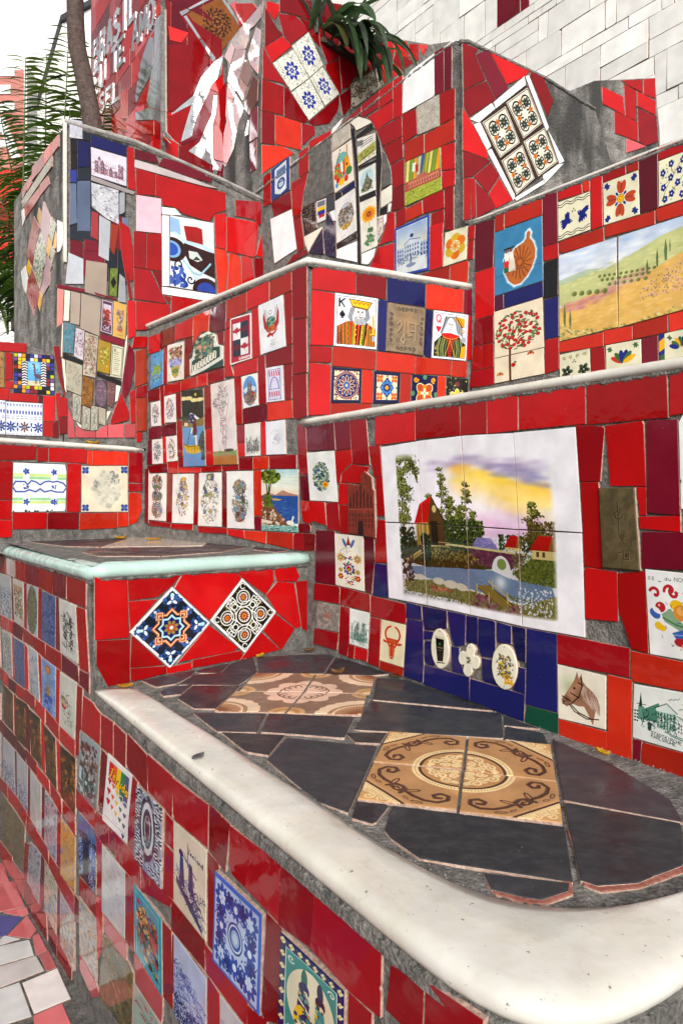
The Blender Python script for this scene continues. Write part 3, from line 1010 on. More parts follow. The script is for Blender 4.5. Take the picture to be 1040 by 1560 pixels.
 'W': '''bd|-674,2183 149,135 3,-76 -28,-98 -53,-35
bd|-519,2310 65,80 36,30 -10,-134 -75,0
bd|-533,2133 18,114 95,35 8,132 68,97 46,-224 -43,-160
bk|-329,2514 169,44 116,0 17,-29 -37,-252 -227,6
bk|-57,2269 35,249 80,-89 114,-157 -74,-25
bd|-577,2053 23,52 62,26 -13,-102 -47,-21
bd|-502,1983 16,137 155,0 -36,-235 -60,0
bk|-422,1846 208,-5 -8,-149 -103,4
bk|-207,1839 243,-32 -29,-160 -217,46
bk|-312,1686 167,-21 -28,-130 -59,24
bk|-140,1648 224,-56 2,-14 -73,-328 -62,47 -124,209
bk|121,2214 123,-28 98,-152 95,-168 -341,102
bk|89,1958 364,-120 -43,-194 -376,66
bk|457,1818 69,-101 -88,25
bk|440,1732 84,-52 -13,-80 -96,40
bk|11,1682 106,0 -21,-71 -61,7
bk|30,1296 65,-15 -34,-78 -41,25
bk|100,1276 312,-80 -47,-175 -175,49 -58,17 -44,67 -10,27
bk|229,1044 129,-28 -10,-20 -47,-22 -23,5 -46,21
bd|534,1640 84,-155 44,-180 -22,-93 -193,92
bk|443,1293 189,-85 -12,-31 -56,-109 -99,-51 -66,-8 -21,15
tc-|416,1189 -37,-174 21,-18 63,10 98,46 7,18 -98,-42 -73,-14 -12,18
tc-|227,1015 9,-25 39,-23 28,-3 51,26 10,34
A floorflower|-301,2277 209,-12 -30,-216 -201,10
A floorflower|118,2238 -29,-204 -204,11 29,215
A floorflower|-364,1858 30,194 211,-11 -39,-197
A floorflower|56,1827 -212,12 39,199 196,-14
A floorscroll|126,1691 191,-42 -48,-199 -195,43
A floorscroll|516,1600 -56,-212 -184,57 48,203
A floorscroll|32,1304 41,183 194,-44 -44,-186
A floorscroll|411,1204 -183,46 45,189 187,-58''',
 'U': '''bei|-1684,3808 -201,889 496,230 84,-969
bei|-1137,3057 -128,823 418,712 175,-1438
bd|-700,2519 -84,460 125,89 -140,1321 242,-650 130,-610 -85,-385
bd|-1680,3481 28,259 390,72 117,-755 -181,49
bd|-1095,2729 -21,241 318,45 90,-492 -240,0
bd|-425,3155 31,-269 117,-159 73,158 -251,855 -84,0''',
 'G': '''pk|-1923,3568 72,-18 169,-272 -55,-56
pk|-1730,3207 65,82 211,-314 -66,-19 -61,-24
pk|-1523,2949 83,13 43,-68 -12,-21 -121,56
vi|-1575,2923 166,-56 4,-153 -47,-21
pk|-1399,2712 1,168 111,-147 5,-68
pk|-1279,2680 15,23 103,-148 -31,-26 -2,0
w|-1424,2618 13,93 87,-40
w|-1413,2620 133,35 80,-128 -132,-57
wp|-1325,2458 136,62 83,-111 -139,-98
pk|-1182,2528 30,22 86,-125 -28,-23
w|-1242,2303 76,41 144,-207 -106,-45
wp|-1153,2339 93,76 135,-202 -95,-65
pk|-1016,2137 71,54 77,-114 -85,-65''',
 'N': '''wt|1353,4248 336,1 1,-296 -337,0
wt|1694,4249 264,0 1,-297 -266,-1
wt|1965,4060 213,1 1,-108 -213,-1
wt|1966,4247 214,2 -1,-182 -216,-1
wt|2183,4249 117,-3 -1,-295 -117,0
wt|1097,4339 335,1 0,-89 -337,1
wt|1435,4337 115,0 2,-85 -116,-1
wt|1556,4340 337,-2 -2,-84 -337,-3
wt|1897,4338 114,1 1,-87 -114,0
wt|2018,4337 335,2 -1,-88 -334,1
wt|386,4606 265,2 2,-264 -267,-4
wt|657,4609 397,-1 -1,-264 -397,-1
wt|1057,4432 266,2 -2,-93 -264,3
wt|1055,4608 267,0 -1,-172 -265,3
wt|1325,4606 75,4 1,-268 -77,0
wt|1405,4485 339,1 -4,-145 -332,0
wt|1407,4607 333,1 0,-120 -334,0
wt|1745,4607 77,-1 -2,-263 -74,-1
wt|1824,4609 266,-1 2,-264 -266,-1
wt|2097,4427 297,2 -1,-87 -297,-1
wt|2094,4607 298,-1 1,-174 -297,0
wt|-31,4879 74,-3 -1,-265 -76,3
wt|48,4878 335,2 3,-269 -338,0
wt|388,4712 265,-2 0,-99 -266,0
wt|388,4876 268,1 0,-161 -267,-1
wt|657,4739 218,-2 -2,-127 -216,1
wt|658,4880 215,-3 1,-135 -215,2
wt|877,4877 215,1 3,-267 -217,1
wt|1096,4878 270,0 -3,-267 -266,3
wt|1369,4720 335,1 -2,-107 -334,-1
wt|1370,4880 333,-1 1,-156 -337,3
wt|1710,4727 395,-2 -3,-113 -394,0
wt|1708,4878 397,1 -2,-148 -393,-1
wt|2109,4720 75,-1 0,-107 -75,1
wt|2110,4878 73,0 0,-152 -74,1
wt|2188,4749 74,-2 4,-136 -80,0
wt|2189,4879 73,-3 2,-125 -74,2
wt|-446,4968 292,0 1,-86 -297,1
wt|-150,4970 396,-2 2,-87 -395,1
wt|250,4967 339,1 -2,-86 -334,2
wt|592,4968 113,-2 4,-83 -118,-3
wt|711,4969 116,-1 -1,-85 -115,-1
wt|833,4967 394,0 2,-83 -396,-1
wt|1231,4966 335,1 0,-85 -333,-1
wt|1573,4969 214,-1 0,-87 -216,2
wt|1792,4968 74,-1 1,-87 -76,2
wt|1872,4969 335,0 1,-85 -336,-4
wt|-875,5169 118,0 0,-198 -119,0
wt|-753,5060 395,2 -2,-92 -394,4
wt|-753,5169 394,-1 0,-101 -396,-2
wt|-355,5167 115,0 1,-195 -116,0
wt|-234,5169 73,-1 3,-194 -77,0
wt|-153,5169 265,0 0,-199 -266,1
wt|114,5062 298,0 0,-89 -295,1
wt|116,5170 294,-4 -1,-102 -294,1
wt|417,5167 266,1 -4,-194 -262,-3
wt|687,5170 72,-1 3,-198 -78,1
wt|764,5167 296,2 2,-196 -298,-2
wt|1067,5168 332,-1 1,-194 -336,-2
wt|1405,5167 78,2 -3,-197 -76,-1
wt|1485,5166 395,2 1,-196 -397,-1
wt|1885,5166 395,4 2,-198 -398,0
wt|-1500,5366 216,0 1,-193 -215,-2
wt|-1278,5369 263,-3 3,-192 -267,-3
wt|-1009,5241 217,1 -3,-69 -215,-2
wt|-1010,5369 218,-1 -2,-122 -215,1
wt|-789,5369 337,-3 -3,-196 -335,1
wt|-451,5369 267,-1 1,-195 -268,-1
wt|-178,5369 75,-1 -2,-197 -72,1
wt|-97,5370 295,-3 -3,-193 -296,-2
wt|199,5261 269,0 -2,-89 -267,-2
wt|201,5368 264,1 0,-102 -265,-2
wt|472,5272 396,1 -2,-100 -396,-2
wt|472,5368 396,-1 -3,-92 -393,2
wt|872,5368 75,0 -2,-196 -74,0
wt|950,5370 335,-4 2,-195 -338,1
wt|1291,5369 267,0 -2,-197 -266,0
wt|1561,5272 295,-3 -1,-98 -292,0
wt|1559,5367 296,1 2,-92 -297,-2
wt|-1660,5427 397,0 0,-53 -396,-2
wt|-1258,5430 263,-1 1,-58 -264,3
wt|-990,5429 117,-3 -1,-53 -116,1
wt|-870,5427 76,3 0,-60 -77,0
wt|-788,5429 75,-3 -1,-55 -77,1
wt|-708,5429 294,-2 -1,-55 -295,-1
wt|-409,5426 118,2 -2,-57 -116,3
wt|-291,5429 340,-3 -2,-55 -337,3
wt|51,5426 264,4 2,-58 -264,0
wt|320,5426 117,2 -1,-55 -116,0
wt|442,5429 333,1 0,-59 -335,1
wt|781,5429 117,-1 -2,-54 -114,-1
wt|902,5426 116,1 -1,-54 -116,1
wt|1020,5427 118,-1 -2,-54 -113,-1
wt|1140,5430 265,-2 0,-54 -264,-3
wt|1413,5429 393,0 1,-56 -395,0
wt|-1937,5498 214,-1 3,-63 -219,0
wt|-1719,5497 268,1 1,-67 -269,-1
wt|-1448,5498 115,-2 1,-64 -114,1
wt|-1329,5497 268,-1 -3,-66 -262,1
wt|-1056,5499 334,-2 -2,-64 -333,0
wt|-716,5498 335,1 0,-69 -335,4
wt|-376,5499 213,-1 3,-67 -218,-1
wt|-158,5499 76,-3 2,-62 -77,-3
wt|-76,5496 336,1 -2,-66 -335,3
wt|263,5499 297,0 -2,-66 -295,1
wt|563,5499 264,-1 2,-64 -268,-1
wt|831,5498 398,0 0,-65 -398,-1
wt|1232,5496 264,2 4,-64 -268,0
wt|1502,5497 78,2 -2,-65 -76,-2
wt|-2158,5800 296,-1 0,-296 -299,-1
wt|-1859,5605 336,2 0,-103 -335,-1
wt|-1861,5797 337,-1 1,-187 -334,2
wt|-1519,5796 297,1 -1,-295 -295,-2
wt|-1220,5798 218,0 -2,-297 -215,3
wt|-999,5797 335,-1 0,-292 -336,-2
wt|-661,5796 116,1 2,-294 -115,-3
wt|-539,5602 75,1 1,-101 -74,0
wt|-540,5798 76,-2 0,-186 -74,-4
wt|-460,5799 338,1 -2,-296 -333,-3
wt|-119,5797 264,3 -1,-297 -264,-2
wt|151,5798 215,-2 2,-293 -218,-1
wt|369,5796 118,0 -1,-294 -114,-2
m|490,5798 215,-1 3,-294 -218,-1
m|712,5796 75,0 1,-293 -76,1
wt|792,5799 113,-3 1,-296 -116,3
wt|912,5798 333,-2 2,-293 -334,-2
wt|-2598,6099 77,-3 -1,-294 -74,-1
wt|-2518,6099 396,-1 2,-295 -396,1
wt|-2117,6098 267,1 0,-296 -266,-1
wt|-1848,6096 116,0 2,-294 -115,2
wt|-1728,6098 117,-1 -1,-293 -116,-2
wt|-1608,6099 296,0 0,-296 -295,-2
wt|-1307,5898 216,-2 0,-94 -217,1
wt|-1305,6098 214,1 2,-197 -219,-1
wt|-1088,5925 268,1 -2,-124 -263,2
wt|-1085,6098 265,0 -2,-166 -265,-2
wt|-815,6098 396,0 -2,-294 -396,-1
wt|-416,5955 216,1 -2,-154 -214,1
wt|-415,6099 216,-3 -2,-136 -214,0
wt|-197,6100 296,-1 0,-298 -297,1
wt|104,6096 397,1 -2,-297 -397,4
wt|503,6098 296,-2 0,-292 -296,-2
wt|-2595,6166 264,3 1,-65 -267,0
wt|-2326,6168 75,-2 2,-64 -77,-1
wt|-2248,6167 77,2 2,-68 -75,1
wt|-2167,6168 298,-2 -2,-63 -293,-2
wt|-1865,6167 114,-1 0,-62 -115,-2
wt|-1745,6168 265,-1 0,-67 -266,2
wt|-1476,6168 267,1 -2,-68 -265,0
wt|-1208,6169 298,-2 0,-67 -294,4
wt|-907,6167 267,2 -2,-67 -263,1
wt|-637,6168 338,1 -1,-66 -337,1
wt|-297,6166 396,0 0,-63 -396,0
wt|103,6168 267,-1 -1,-65 -264,0
wt|373,6167 397,0 -1,-65 -393,1
wt|-2647,6467 75,0 3,-296 -78,0
wt|-2567,6466 77,4 -2,-299 -75,2
wt|-2486,6470 395,-1 2,-296 -397,0
wt|-2087,6469 267,0 0,-296 -265,1
wt|-1816,6468 396,1 1,-298 -395,0
wt|-1417,6469 116,-2 -1,-294 -114,1
wt|-1297,6467 336,3 1,-298 -336,1
wt|-955,6466 293,1 2,-296 -296,0
wt|-657,6307 336,0 3,-134 -337,-2
wt|-654,6469 334,0 -2,-160 -333,2
wt|-316,6466 217,1 -1,-294 -217,-3
wt|-97,6468 117,0 1,-296 -117,-1
wt|25,6469 215,-1 0,-295 -216,-2
wt|244,6324 266,-2 0,-150 -267,1
wt|-2685,6559 219,-1 0,-86 -217,-1
wt|-2465,6558 219,-1 -3,-85 -213,0
wt|-2243,6560 396,-4 -2,-83 -396,-3
wt|-1842,6558 294,0 -1,-84 -295,-1
wt|-1542,6558 75,0 1,-87 -79,3
wt|-1462,6558 393,0 0,-87 -395,-1
wt|-1062,6558 73,-1 3,-85 -78,2
wt|-982,6556 215,2 -3,-84 -211,-2
wt|-764,6558 76,1 -1,-85 -75,-2
wt|-682,6557 73,1 2,-85 -77,0
wt|-605,6557 267,-1 1,-84 -267,-1
wt|-331,6559 215,-3 -3,-83 -215,-3
wt|-2701,6830 265,-1 -1,-265 -264,-2
wt|-2432,6826 336,3 -1,-265 -337,-2
wt|-2094,6826 296,3 1,-268 -297,0
wt|-1794,6715 216,0 3,-153 -217,-1
wt|-1792,6829 215,-3 -1,-102 -215,-3
wt|-1574,6830 266,-1 1,-268 -267,1
wt|-1302,6827 394,1 0,-266 -396,1
wt|-901,6828 392,1 1,-269 -394,2
wt|-501,6828 73,-1 1,-265 -76,0
wt|-423,6828 337,-2 0,-265 -336,0
wt|-2499,7127 395,0 -1,-294 -395,-2
wt|-2102,7126 78,2 -1,-297 -75,2
wt|-2019,7126 265,1 -2,-297 -263,3
wt|-1749,7127 75,3 -3,-297 -74,-1
wt|-1670,7129 115,-2 0,-296 -116,0
wt|-1551,6997 398,-1 -2,-164 -397,0
wt|-1549,7129 393,0 1,-129 -395,1
wt|-1150,7129 396,-3 -2,-295 -393,1
wt|-2656,7326 218,2 -1,-197 -215,1
wt|-2435,7329 75,-2 2,-195 -78,-1
wt|-2356,7326 118,3 -2,-197 -113,-1
wt|-2236,7327 336,2 1,-197 -334,1
wt|-1894,7329 215,-1 2,-197 -218,3
wt|-1676,7329 119,0 -2,-197 -114,0
wt|-1556,7328 339,0 -2,-196 -335,1
wt|-1214,7326 333,0 1,-195 -333,3
wt|-2701,7476 265,1 3,-145 -268,0
wt|-2702,7626 270,4 -1,-150 -269,0
wt|-2431,7436 119,0 -1,-104 -118,0
wt|-2430,7626 116,0 -1,-183 -114,-2
wt|-2309,7627 335,2 1,-298 -337,0
wt|-1971,7453 397,2 0,-123 -395,0
wt|-1971,7628 396,-1 0,-169 -397,-1
wt|-1570,7628 116,0 -1,-295 -116,0
wt|-2689,7960 294,0 -1,-327 -293,-1
wt|-2389,7958 264,1 1,-327 -267,2
wt|-2122,7960 339,-1 -1,-327 -335,-1
wt|-2764,8227 264,0 2,-265 -265,2
wt|-2493,8227 76,1 0,-268 -78,2
wt|-2414,8053 297,-1 1,-91 -299,2''',
}

# ------------------------------------------------------------------ prints on the tiles: a small raster painter
def hx(c):
    if isinstance(c, str):
        return tuple(int(c[i:i + 2], 16) / 255.0 for i in (0, 2, 4))
    return c

class Cv:
    """u runs right, v runs down, both 0..1"""
    def __init__(s, w, h, bg):
        s.w, s.h = w, h
        s.a = np.empty((h, w, 3), np.float32)
        s.a[:] = hx(bg)
        s.r = random.Random(w * 7 + h)
    def _box(s, x0, y0, x1, y1):
        i0, i1 = max(0, int(math.floor(x0))), min(s.w, int(math.ceil(x1)) + 1)
        j0, j1 = max(0, int(math.floor(y0))), min(s.h, int(math.ceil(y1)) + 1)
        if i1 <= i0 or j1 <= j0:
            return None
        Y, X = np.mgrid[j0:j1, i0:i1]
        return i0, i1, j0, j1, X + .5, Y + .5
    def _put(s, b, m, c, a):
        r = s.a[b[2]:b[3], b[0]:b[1]]
        c = np.array(hx(c), np.float32)
        r[m] = r[m] * (1 - a) + c * a
    def poly(s, pts, c, a=1.0):
        P = [(x * s.w, y * s.h) for x, y in pts]
        xs = [p[0] for p in P]; ys = [p[1] for p in P]
        b = s._box(min(xs), min(ys), max(xs), max(ys))
        if b is None: return
        X, Y = b[4], b[5]
        m = np.zeros(X.shape, bool)
        for k in range(len(P)):
            (x0, y0), (x1, y1) = P[k - 1], P[k]
            if y0 == y1: continue
            m ^= ((y0 > Y) != (y1 > Y)) & (X < (x1 - x0) * (Y - y0) / (y1 - y0) + x0)
        s._put(b, m, c, a)
    def ell(s, cx, cy, rx, ry, c, a=1.0, rot=0.0, w=0.0):
        cx, cy, rx, ry = cx * s.w, cy * s.h, rx * s.w, ry * s.h
        R = max(rx, ry) + 1
        b = s._box(cx - R, cy - R, cx + R, cy + R)
        if b is None: return
        X, Y = b[4] - cx, b[5] - cy
        t = math.radians(rot)
        x = X * math.cos(t) + Y * math.sin(t); y = -X * math.sin(t) + Y * math.cos(t)
        q = (x / max(rx, .4)) ** 2 + (y / max(ry, .4)) ** 2
        m = q <= 1
        if w:
            k = max(0.0, 1 - w)
            m &= q >= k * k
        s._put(b, m, c, a)
    def line(s, pts, w, c, a=1.0):
        W = w * min(s.w, s.h) / 2
        W = max(W, .55)
        P = [(x * s.w, y * s.h) for x, y in pts]
        for k in range(len(P) - 1):
            (x0, y0), (x1, y1) = P[k], P[k + 1]
            b = s._box(min(x0, x1) - W, min(y0, y1) - W, max(x0, x1) + W, max(y0, y1) + W)
            if b is None: continue
            dx, dy = x1 - x0, y1 - y0
            L = dx * dx + dy * dy + 1e-9
            t = np.clip(((b[4] - x0) * dx + (b[5] - y0) * dy) / L, 0, 1)
            m = (b[4] - x0 - t * dx) ** 2 + (b[5] - y0 - t * dy) ** 2 <= W * W
            s._put(b, m, c, a)
    def rect(s, x0, y0, x1, y1, c, a=1.0):
        s.poly([(x0, y0), (x1, y0), (x1, y1), (x0, y1)], c, a)
    def frame(s, m, w, c):
        for k in range(2):
            pass
        s.line([(m, m), (1 - m, m), (1 - m, 1 - m), (m, 1 - m), (m, m)], w, c)
    def arc(s, cx, cy, rx, ry, t0, t1, w, c, a=1.0, n=18):
        s.line([(cx + rx * math.cos(math.radians(t0 + (t1 - t0) * i / n)),
                 cy + ry * math.sin(math.radians(t0 + (t1 - t0) * i / n))) for i in range(n + 1)], w, c, a)
    def curl(s, cx, cy, r, t0, turns, w, c, a=1.0):
        k = s.h / s.w
        n = 22
        s.line([(cx + k * r * (1 - .8 * i / n) * math.cos(t0 + turns * 6.283 * i / n),
                 cy + r * (1 - .8 * i / n) * math.sin(t0 + turns * 6.283 * i / n)) for i in range(n + 1)], w, c, a)
    def dabs(s, n, x0, y0, x1, y1, cols, r0, r1, a=1.0, asp=1.0, inside=None, rot=None):
        for _ in range(n):
            x, y = s.r.uniform(x0, x1), s.r.uniform(y0, y1)
            if inside and not inside(x, y): continue
            r = s.r.uniform(r0, r1)
            s.ell(x, y, r * s.h / s.w, r * asp, s.r.choice(cols), a, s.r.uniform(0, 180) if rot is None else rot)
    def strokes(s, n, x0, y0, x1, y1, cols, L, w, a=1.0, inside=None, ang=None):
        for _ in range(n):
            x, y = s.r.uniform(x0, x1), s.r.uniform(y0, y1)
            if inside and not inside(x, y): continue
            t = s.r.uniform(0, 6.28) if ang is None else ang + s.r.uniform(-.4, .4)
            l = L * s.r.uniform(.4, 1)
            k = s.h / s.w
            p = [(x, y), (x + k * l * math.cos(t), y + l * math.sin(t))]
            p.append((p[1][0] + k * l * .7 * math.cos(t + .8), p[1][1] + l * .7 * math.sin(t + .8)))
            s.line(p, w, s.r.choice(cols), a)
    def soft(s, cx, cy, rx, ry, c, a=1.0):
        cx, cy, rx, ry = cx * s.w, cy * s.h, rx * s.w, ry * s.h
        b = s._box(cx - 2 * rx, cy - 2 * ry, cx + 2 * rx, cy + 2 * ry)
        if b is None: return
        q = ((b[4] - cx) / rx) ** 2 + ((b[5] - cy) / ry) ** 2
        k = (np.exp(-q * 1.6) * a)[..., None]
        r = s.a[b[2]:b[3], b[0]:b[1]]
        r[:] = r * (1 - k) + np.array(hx(c), np.float32) * k
    def vgrad(s, x0, y0, x1, y1, c0, c1):
        b = s._box(x0 * s.w, y0 * s.h, x1 * s.w - 1, y1 * s.h - 1)
        t = np.clip((b[5] / s.h - y0) / (y1 - y0), 0, 1)[..., None]
        s.a[b[2]:b[3], b[0]:b[1]] = np.array(hx(c0), np.float32) * (1 - t) + np.array(hx(c1), np.float32) * t
    def grain(s, k):
        g = np.random.RandomState(s.w).rand(s.h, s.w, 1).astype(np.float32)
        s.a *= 1 + (g - .5) * k
    def text(s, t, x, y, cw, ch, w, c, slant=0.0, dy=0.0):
        for i, ch_ in enumerate(t):
            for st in FONT.get(ch_, []):
                s.line([(x + i * cw + cw * .72 * px + slant * (1 - py) * cw, y + dy * i + ch * py) for px, py in st], w, c)
    def petals(s, cx, cy, n, r0, r1, wd, c, t0=0.0, a=1.0):
        k = s.h / s.w
        for i in range(n):
            t = t0 + 6.28318 * i / n
            m = (r0 + r1) / 2
            s.ell(cx + k * m * math.cos(t), cy + m * math.sin(t), (r1 - r0) / 2 * k, wd, c, a, math.degrees(t))

def _o(cx=.5, cy=.5, rx=.5, ry=.5, t0=0, t1=360, n=12):
    return [(cx + rx * math.cos(math.radians(t0 + (t1 - t0) * i / n)), cy + ry * math.sin(math.radians(t0 + (t1 - t0) * i / n))) for i in range(n + 1)]
FONT = {
    'A': [[(0, 1), (.5, 0), (1, 1)], [(.2, .65), (.8, .65)]], 'B': [[(0, 0), (0, 1)], [(0, 0), (.7, .05), (.8, .25), (.6, .45), (0, .48)], [(.6, .48), (1, .65), (.9, .92), (.6, 1), (0, 1)]],
    'C': [_o(.55, .5, .5, .5, 310, 50)], 'D': [[(0, 0), (0, 1), (.6, .95), (1, .6), (.9, .2), (.5, 0), (0, 0)]],
    'E': [[(1, 0), (0, 0), (0, 1), (1, 1)], [(0, .5), (.8, .5)]], 'H': [[(0, 0), (0, 1)], [(1, 0), (1, 1)], [(0, .5), (1, .5)]],
    'I': [[(.5, 0), (.5, 1)]], 'K': [[(0, 0), (0, 1)], [(1, 0), (0, .55)], [(.35, .4), (1, 1)]], 'L': [[(0, 0), (0, 1), (1, 1)]],
    'M': [[(0, 1), (.05, 0), (.5, .7), (.95, 0), (1, 1)]], 'O': [_o()], 'R': [[(0, 1), (0, 0), (.8, .05), (.95, .25), (.7, .5), (0, .52)], [(.5, .5), (1, 1)]],
    'S': [[(.95, .12), (.6, 0), (.15, .08), (.05, .28), (.4, .48), (.85, .62), (.95, .85), (.5, 1), (.05, .88)]], 'T': [[(0, 0), (1, 0)], [(.5, 0), (.5, 1)]],
    'U': [[(0, 0), (0, .8), (.3, 1), (.7, 1), (1, .8), (1, 0)]], 'Q': [_o(), [(.5, .7), (1, 1.05)]], 'Z': [[(0, 0), (1, 0), (0, 1), (1, 1)]],
    'N': [[(0, 1), (0, 0), (1, 1), (1, 0)]], 'J': [[(.2, .05), (.9, 0), (.7, .1), (.45, 1.05), (.1, 1.1), (0, .9)], [(.2, .5), (.8, .42)]],
    'a': [_o(.45, .7, .4, .3), [(.85, .42), (.9, 1)]], 'e': [[(.1, .7), (.85, .68), (.6, .42), (.2, .5), (.1, .8), (.4, 1), (.9, .92)]],
    'l': [[(.45, 0), (.45, .9), (.6, 1)]], 'n': [[(.1, .42), (.12, 1)], [(.12, .55), (.5, .42), (.85, .55), (.88, 1)]], 'd': [_o(.45, .7, .4, .3), [(.85, 0), (.9, 1)]],
    'r': [[(.1, .42), (.12, 1)], [(.12, .6), (.5, .42), (.85, .5)]], 'u': [[(.1, .42), (.15, .9), (.5, 1), (.85, .85), (.85, .42), (.9, 1)]],
    'N.': [],
}
NAVY, BLUE, LBLUE, WHITE, CREAM = '1c2560', '2f4d9a', '8fb0dc', 'e6e6e2', 'ddd6c2'

def art_painting():
    c = Cv(860, 560, 'e6e5e8')
    for i in range(9):
        c.soft(.5, .45, .3, .3, 'efe9f0', .3)
    P = ['b0a2bc', 'a296b4', 'c0b2c8', 'aa9cbc']
    for i in range(60):                                   # lavender cloud bank, golden light
        x = c.r.uniform(.3, .88)
        c.soft(x, .13 + .06 * c.r.random() + .02 * math.sin(x * 9), .05, .018, c.r.choice(P), .26)
    for i in range(95):
        t = c.r.random()
        c.soft(.46 + .42 * t, .2 + .13 * t + c.r.uniform(-.045, .06), .055, .024, c.r.choice(['f0d050', 'ecc850', 'f4e280', 'eab858']), .42)
    for i in range(50):
        t = c.r.random()
        c.soft(.62 + .27 * t, .2 + .1 * t * t + c.r.uniform(-.05, .02), .04, .014, c.r.choice(['8f88a8', '9a94b4', '8c90b4', 'a698b0']), .34)
    for i in range(60):
        t = c.r.random(); c.soft(.45 + .45 * t, .24 + .15 * t + c.r.uniform(-.05, .07), .07, .035, c.r.choice(['f4dc7c', 'f6e49c', 'f0cc90']), .26)
    for i in range(30):
        c.soft(c.r.uniform(.55, .85), c.r.uniform(.42, .54), .06, .03, 'd8a8cc', .25)
    c.soft(.57, .38, .09, .12, 'f8f4f4', .7)
    G = ['46481f', '5c5e2c', '34361a', '6c6c36', '4e5028', '7c7a42']
    DG = ['23301a', '2e3c1e', '1c2614', '3a4a24']
    def tree(x, y0, y1, w, cols=G, n=160):
        c.line([(x, y0 + .03), (x, y1)], .005, '2a2414')
        cl = []
        for k in range(int(7 + (y1 - y0) * 26)):
            t = (k + c.r.random()) / int(7 + (y1 - y0) * 26)
            lim = w * (.15 + .95 * t)
            X = x + c.r.uniform(-lim, lim); Y = y0 + (y1 - y0) * t
            cl.append((X, Y, .012 + .016 * t * min(1, w / .04)))
            c.line([(x, Y - .012), (X, Y)], .003, '3a3018')
        for cc, dx, dy, m in ((['2c3818', '38441c', '303a16'], .002, .004, 1), (cols, -.001, -.002, 1), (['8a9450', '7c8440', '969c5c'], -.004, -.007, .3)):
            for X, Y, q in cl:
                for _ in range(int(22 * m)):
                    c.ell(X + c.r.gauss(0, q * .6) + dx, Y + c.r.gauss(0, q * .36) + dy, .0036, .0044, c.r.choice(cc), .85)
    # banks, trees
    c.poly([(.12, .62), (.52, .52), (.56, .62), (.6, .66), (.64, .72), (.5, .75), (.25, .76), (.14, .74)], '4a4220')
    c.dabs(260, .12, .56, .62, .75, ['6a5a2a', '8a7a3c', '3c3a1a', '52501f', '948648'], .003, .008, .7); c.dabs(260, .28, .62, .56, .7, ['a89a58', 'b8a864', '7a6c34'], .003, .007, .7)
    for x, y, w in ((.30, .32, .018), (.37, .18, .06), (.42, .34, .028), (.5, .27, .045), (.46, .4, .02), (.53, .42, .02), (.56, .48, .022)):
        tree(x, y, .6, w, n=int(3200 * w) + 90)
    c.dabs(700, .36, .47, .58, .64, DG + ['46542a', '56642a'], .004, .009, .8)
    c.line([(.125, .12), (.13, .75)], .009, '30240f')
    cl = [(.13 + c.r.uniform(-.07, .075) * (1 - .5 * t), .08 + .43 * t) for t in [c.r.random() ** 1.3 for _ in range(46)]] + [(.19 + .03 * q, .09 + .08 * q) for q in (0, .4, .8, 1.2)]
    for cc, d, m in ((['2c3818', '38441c'], .003, 16), (G, -.002, 20), (['8a9450', '98a05c', '7c8440'], -.006, 6)):
        for X, Y in cl:
            for _ in range(m): c.ell(X + c.r.gauss(0, .013) + d, Y + c.r.gauss(0, .013) + d, .0038, .005, c.r.choice(cc), .85)
    for _ in range(160):
        t = c.r.random()
        c.ell(.16 + .075 * t, .075 + .16 * t * t + c.r.uniform(-.02, .03), .004, .006, c.r.choice(G), .85)
    # river and bridge
    c.poly([(.52, .62), (.55, .555), (.62, .555), (.66, .62)], '8f86b6')
    c.dabs(70, .53, .56, .65, .62, ['a79cc8', '7a72a6', 'b4aed4'], .004, .012, .6, .3, rot=0)
    c.poly([(.5, .62), (.78, .625), (.74, .68), (.7, .73), (.66, .74), (.58, .7), (.53, .66)], '6e3c52')
    c.dabs(120, .52, .62, .76, .72, ['7c4860', '5c3044', '8a566c'], .004, .01, .7)
    c.line([(.25, .63), (.4, .61), (.5, .615), (.78, .625)], .012, 'd8cc9a')
    c.ell(.665, .73, .045, .085, 'eceae8'); c.ell(.668, .69, .022, .03, '8a9a5a'); c.soft(.66, .77, .05, .03, 'f2f2f4', .9)
    c.poly([(.72, .73), (.8, .64), (.9, .63), (.9, .78), (.76, .77)], '6c7432')
    c.dabs(420, .72, .62, .9, .78, ['747c3c', '56602c', '8a8e4c', '4a5026'], .003, .008, .8)
    c.dabs(420, .66, .53, .9, .61, DG + ['44542c', '5a6a3a'], .004, .008, .85)
    tree(.81, .36, .56, .035, ['5c4c24', '4a4420', '6e5c30', '3c3a1c'], 150)
    c.dabs(420, .79, .46, .9, .58, ['5a4c26', '4a4220', '3a3a1e', '6c5a30', '7c6c3c'], .004, .008, .8)
    for x, y, k in ((.72, .555, .8), (.845, .56, 1.2)):
        c.poly([(x - .035 * k, y + .035), (x + .045 * k, y + .035), (x + .045 * k, y + .07 * k), (x - .035 * k, y + .07 * k)], 'e0cf96')
        c.poly([(x - .045 * k, y + .04), (x - .01 * k, y - .03 * k), (x + .035 * k, y - .03 * k), (x + .02 * k, y + .04)], 'b0231c')
        c.poly([(x + .02 * k, y + .04), (x + .035 * k, y - .03 * k), (x + .055 * k, y + .04)], '8a6a3a')
        for j in (-.02, 0): c.rect(x + j * k, y + .045, x + (j + .01) * k, y + .06 * k, '6a5030')
    # house
    c.poly([(.2, .5), (.24, .38), (.31, .335), (.285, .49)], 'c0261c')
    for i in range(8): c.line([(.21 + .01 * i, .49), (.245 + .008 * i, .38)], .004, '8c1a16')
    c.poly([(.31, .335), (.375, .47), (.38, .62), (.29, .62), (.285, .49)], '5a4426')
    c.poly([(.21, .5), (.285, .49), (.29, .62), (.215, .63)], 'b89a58')
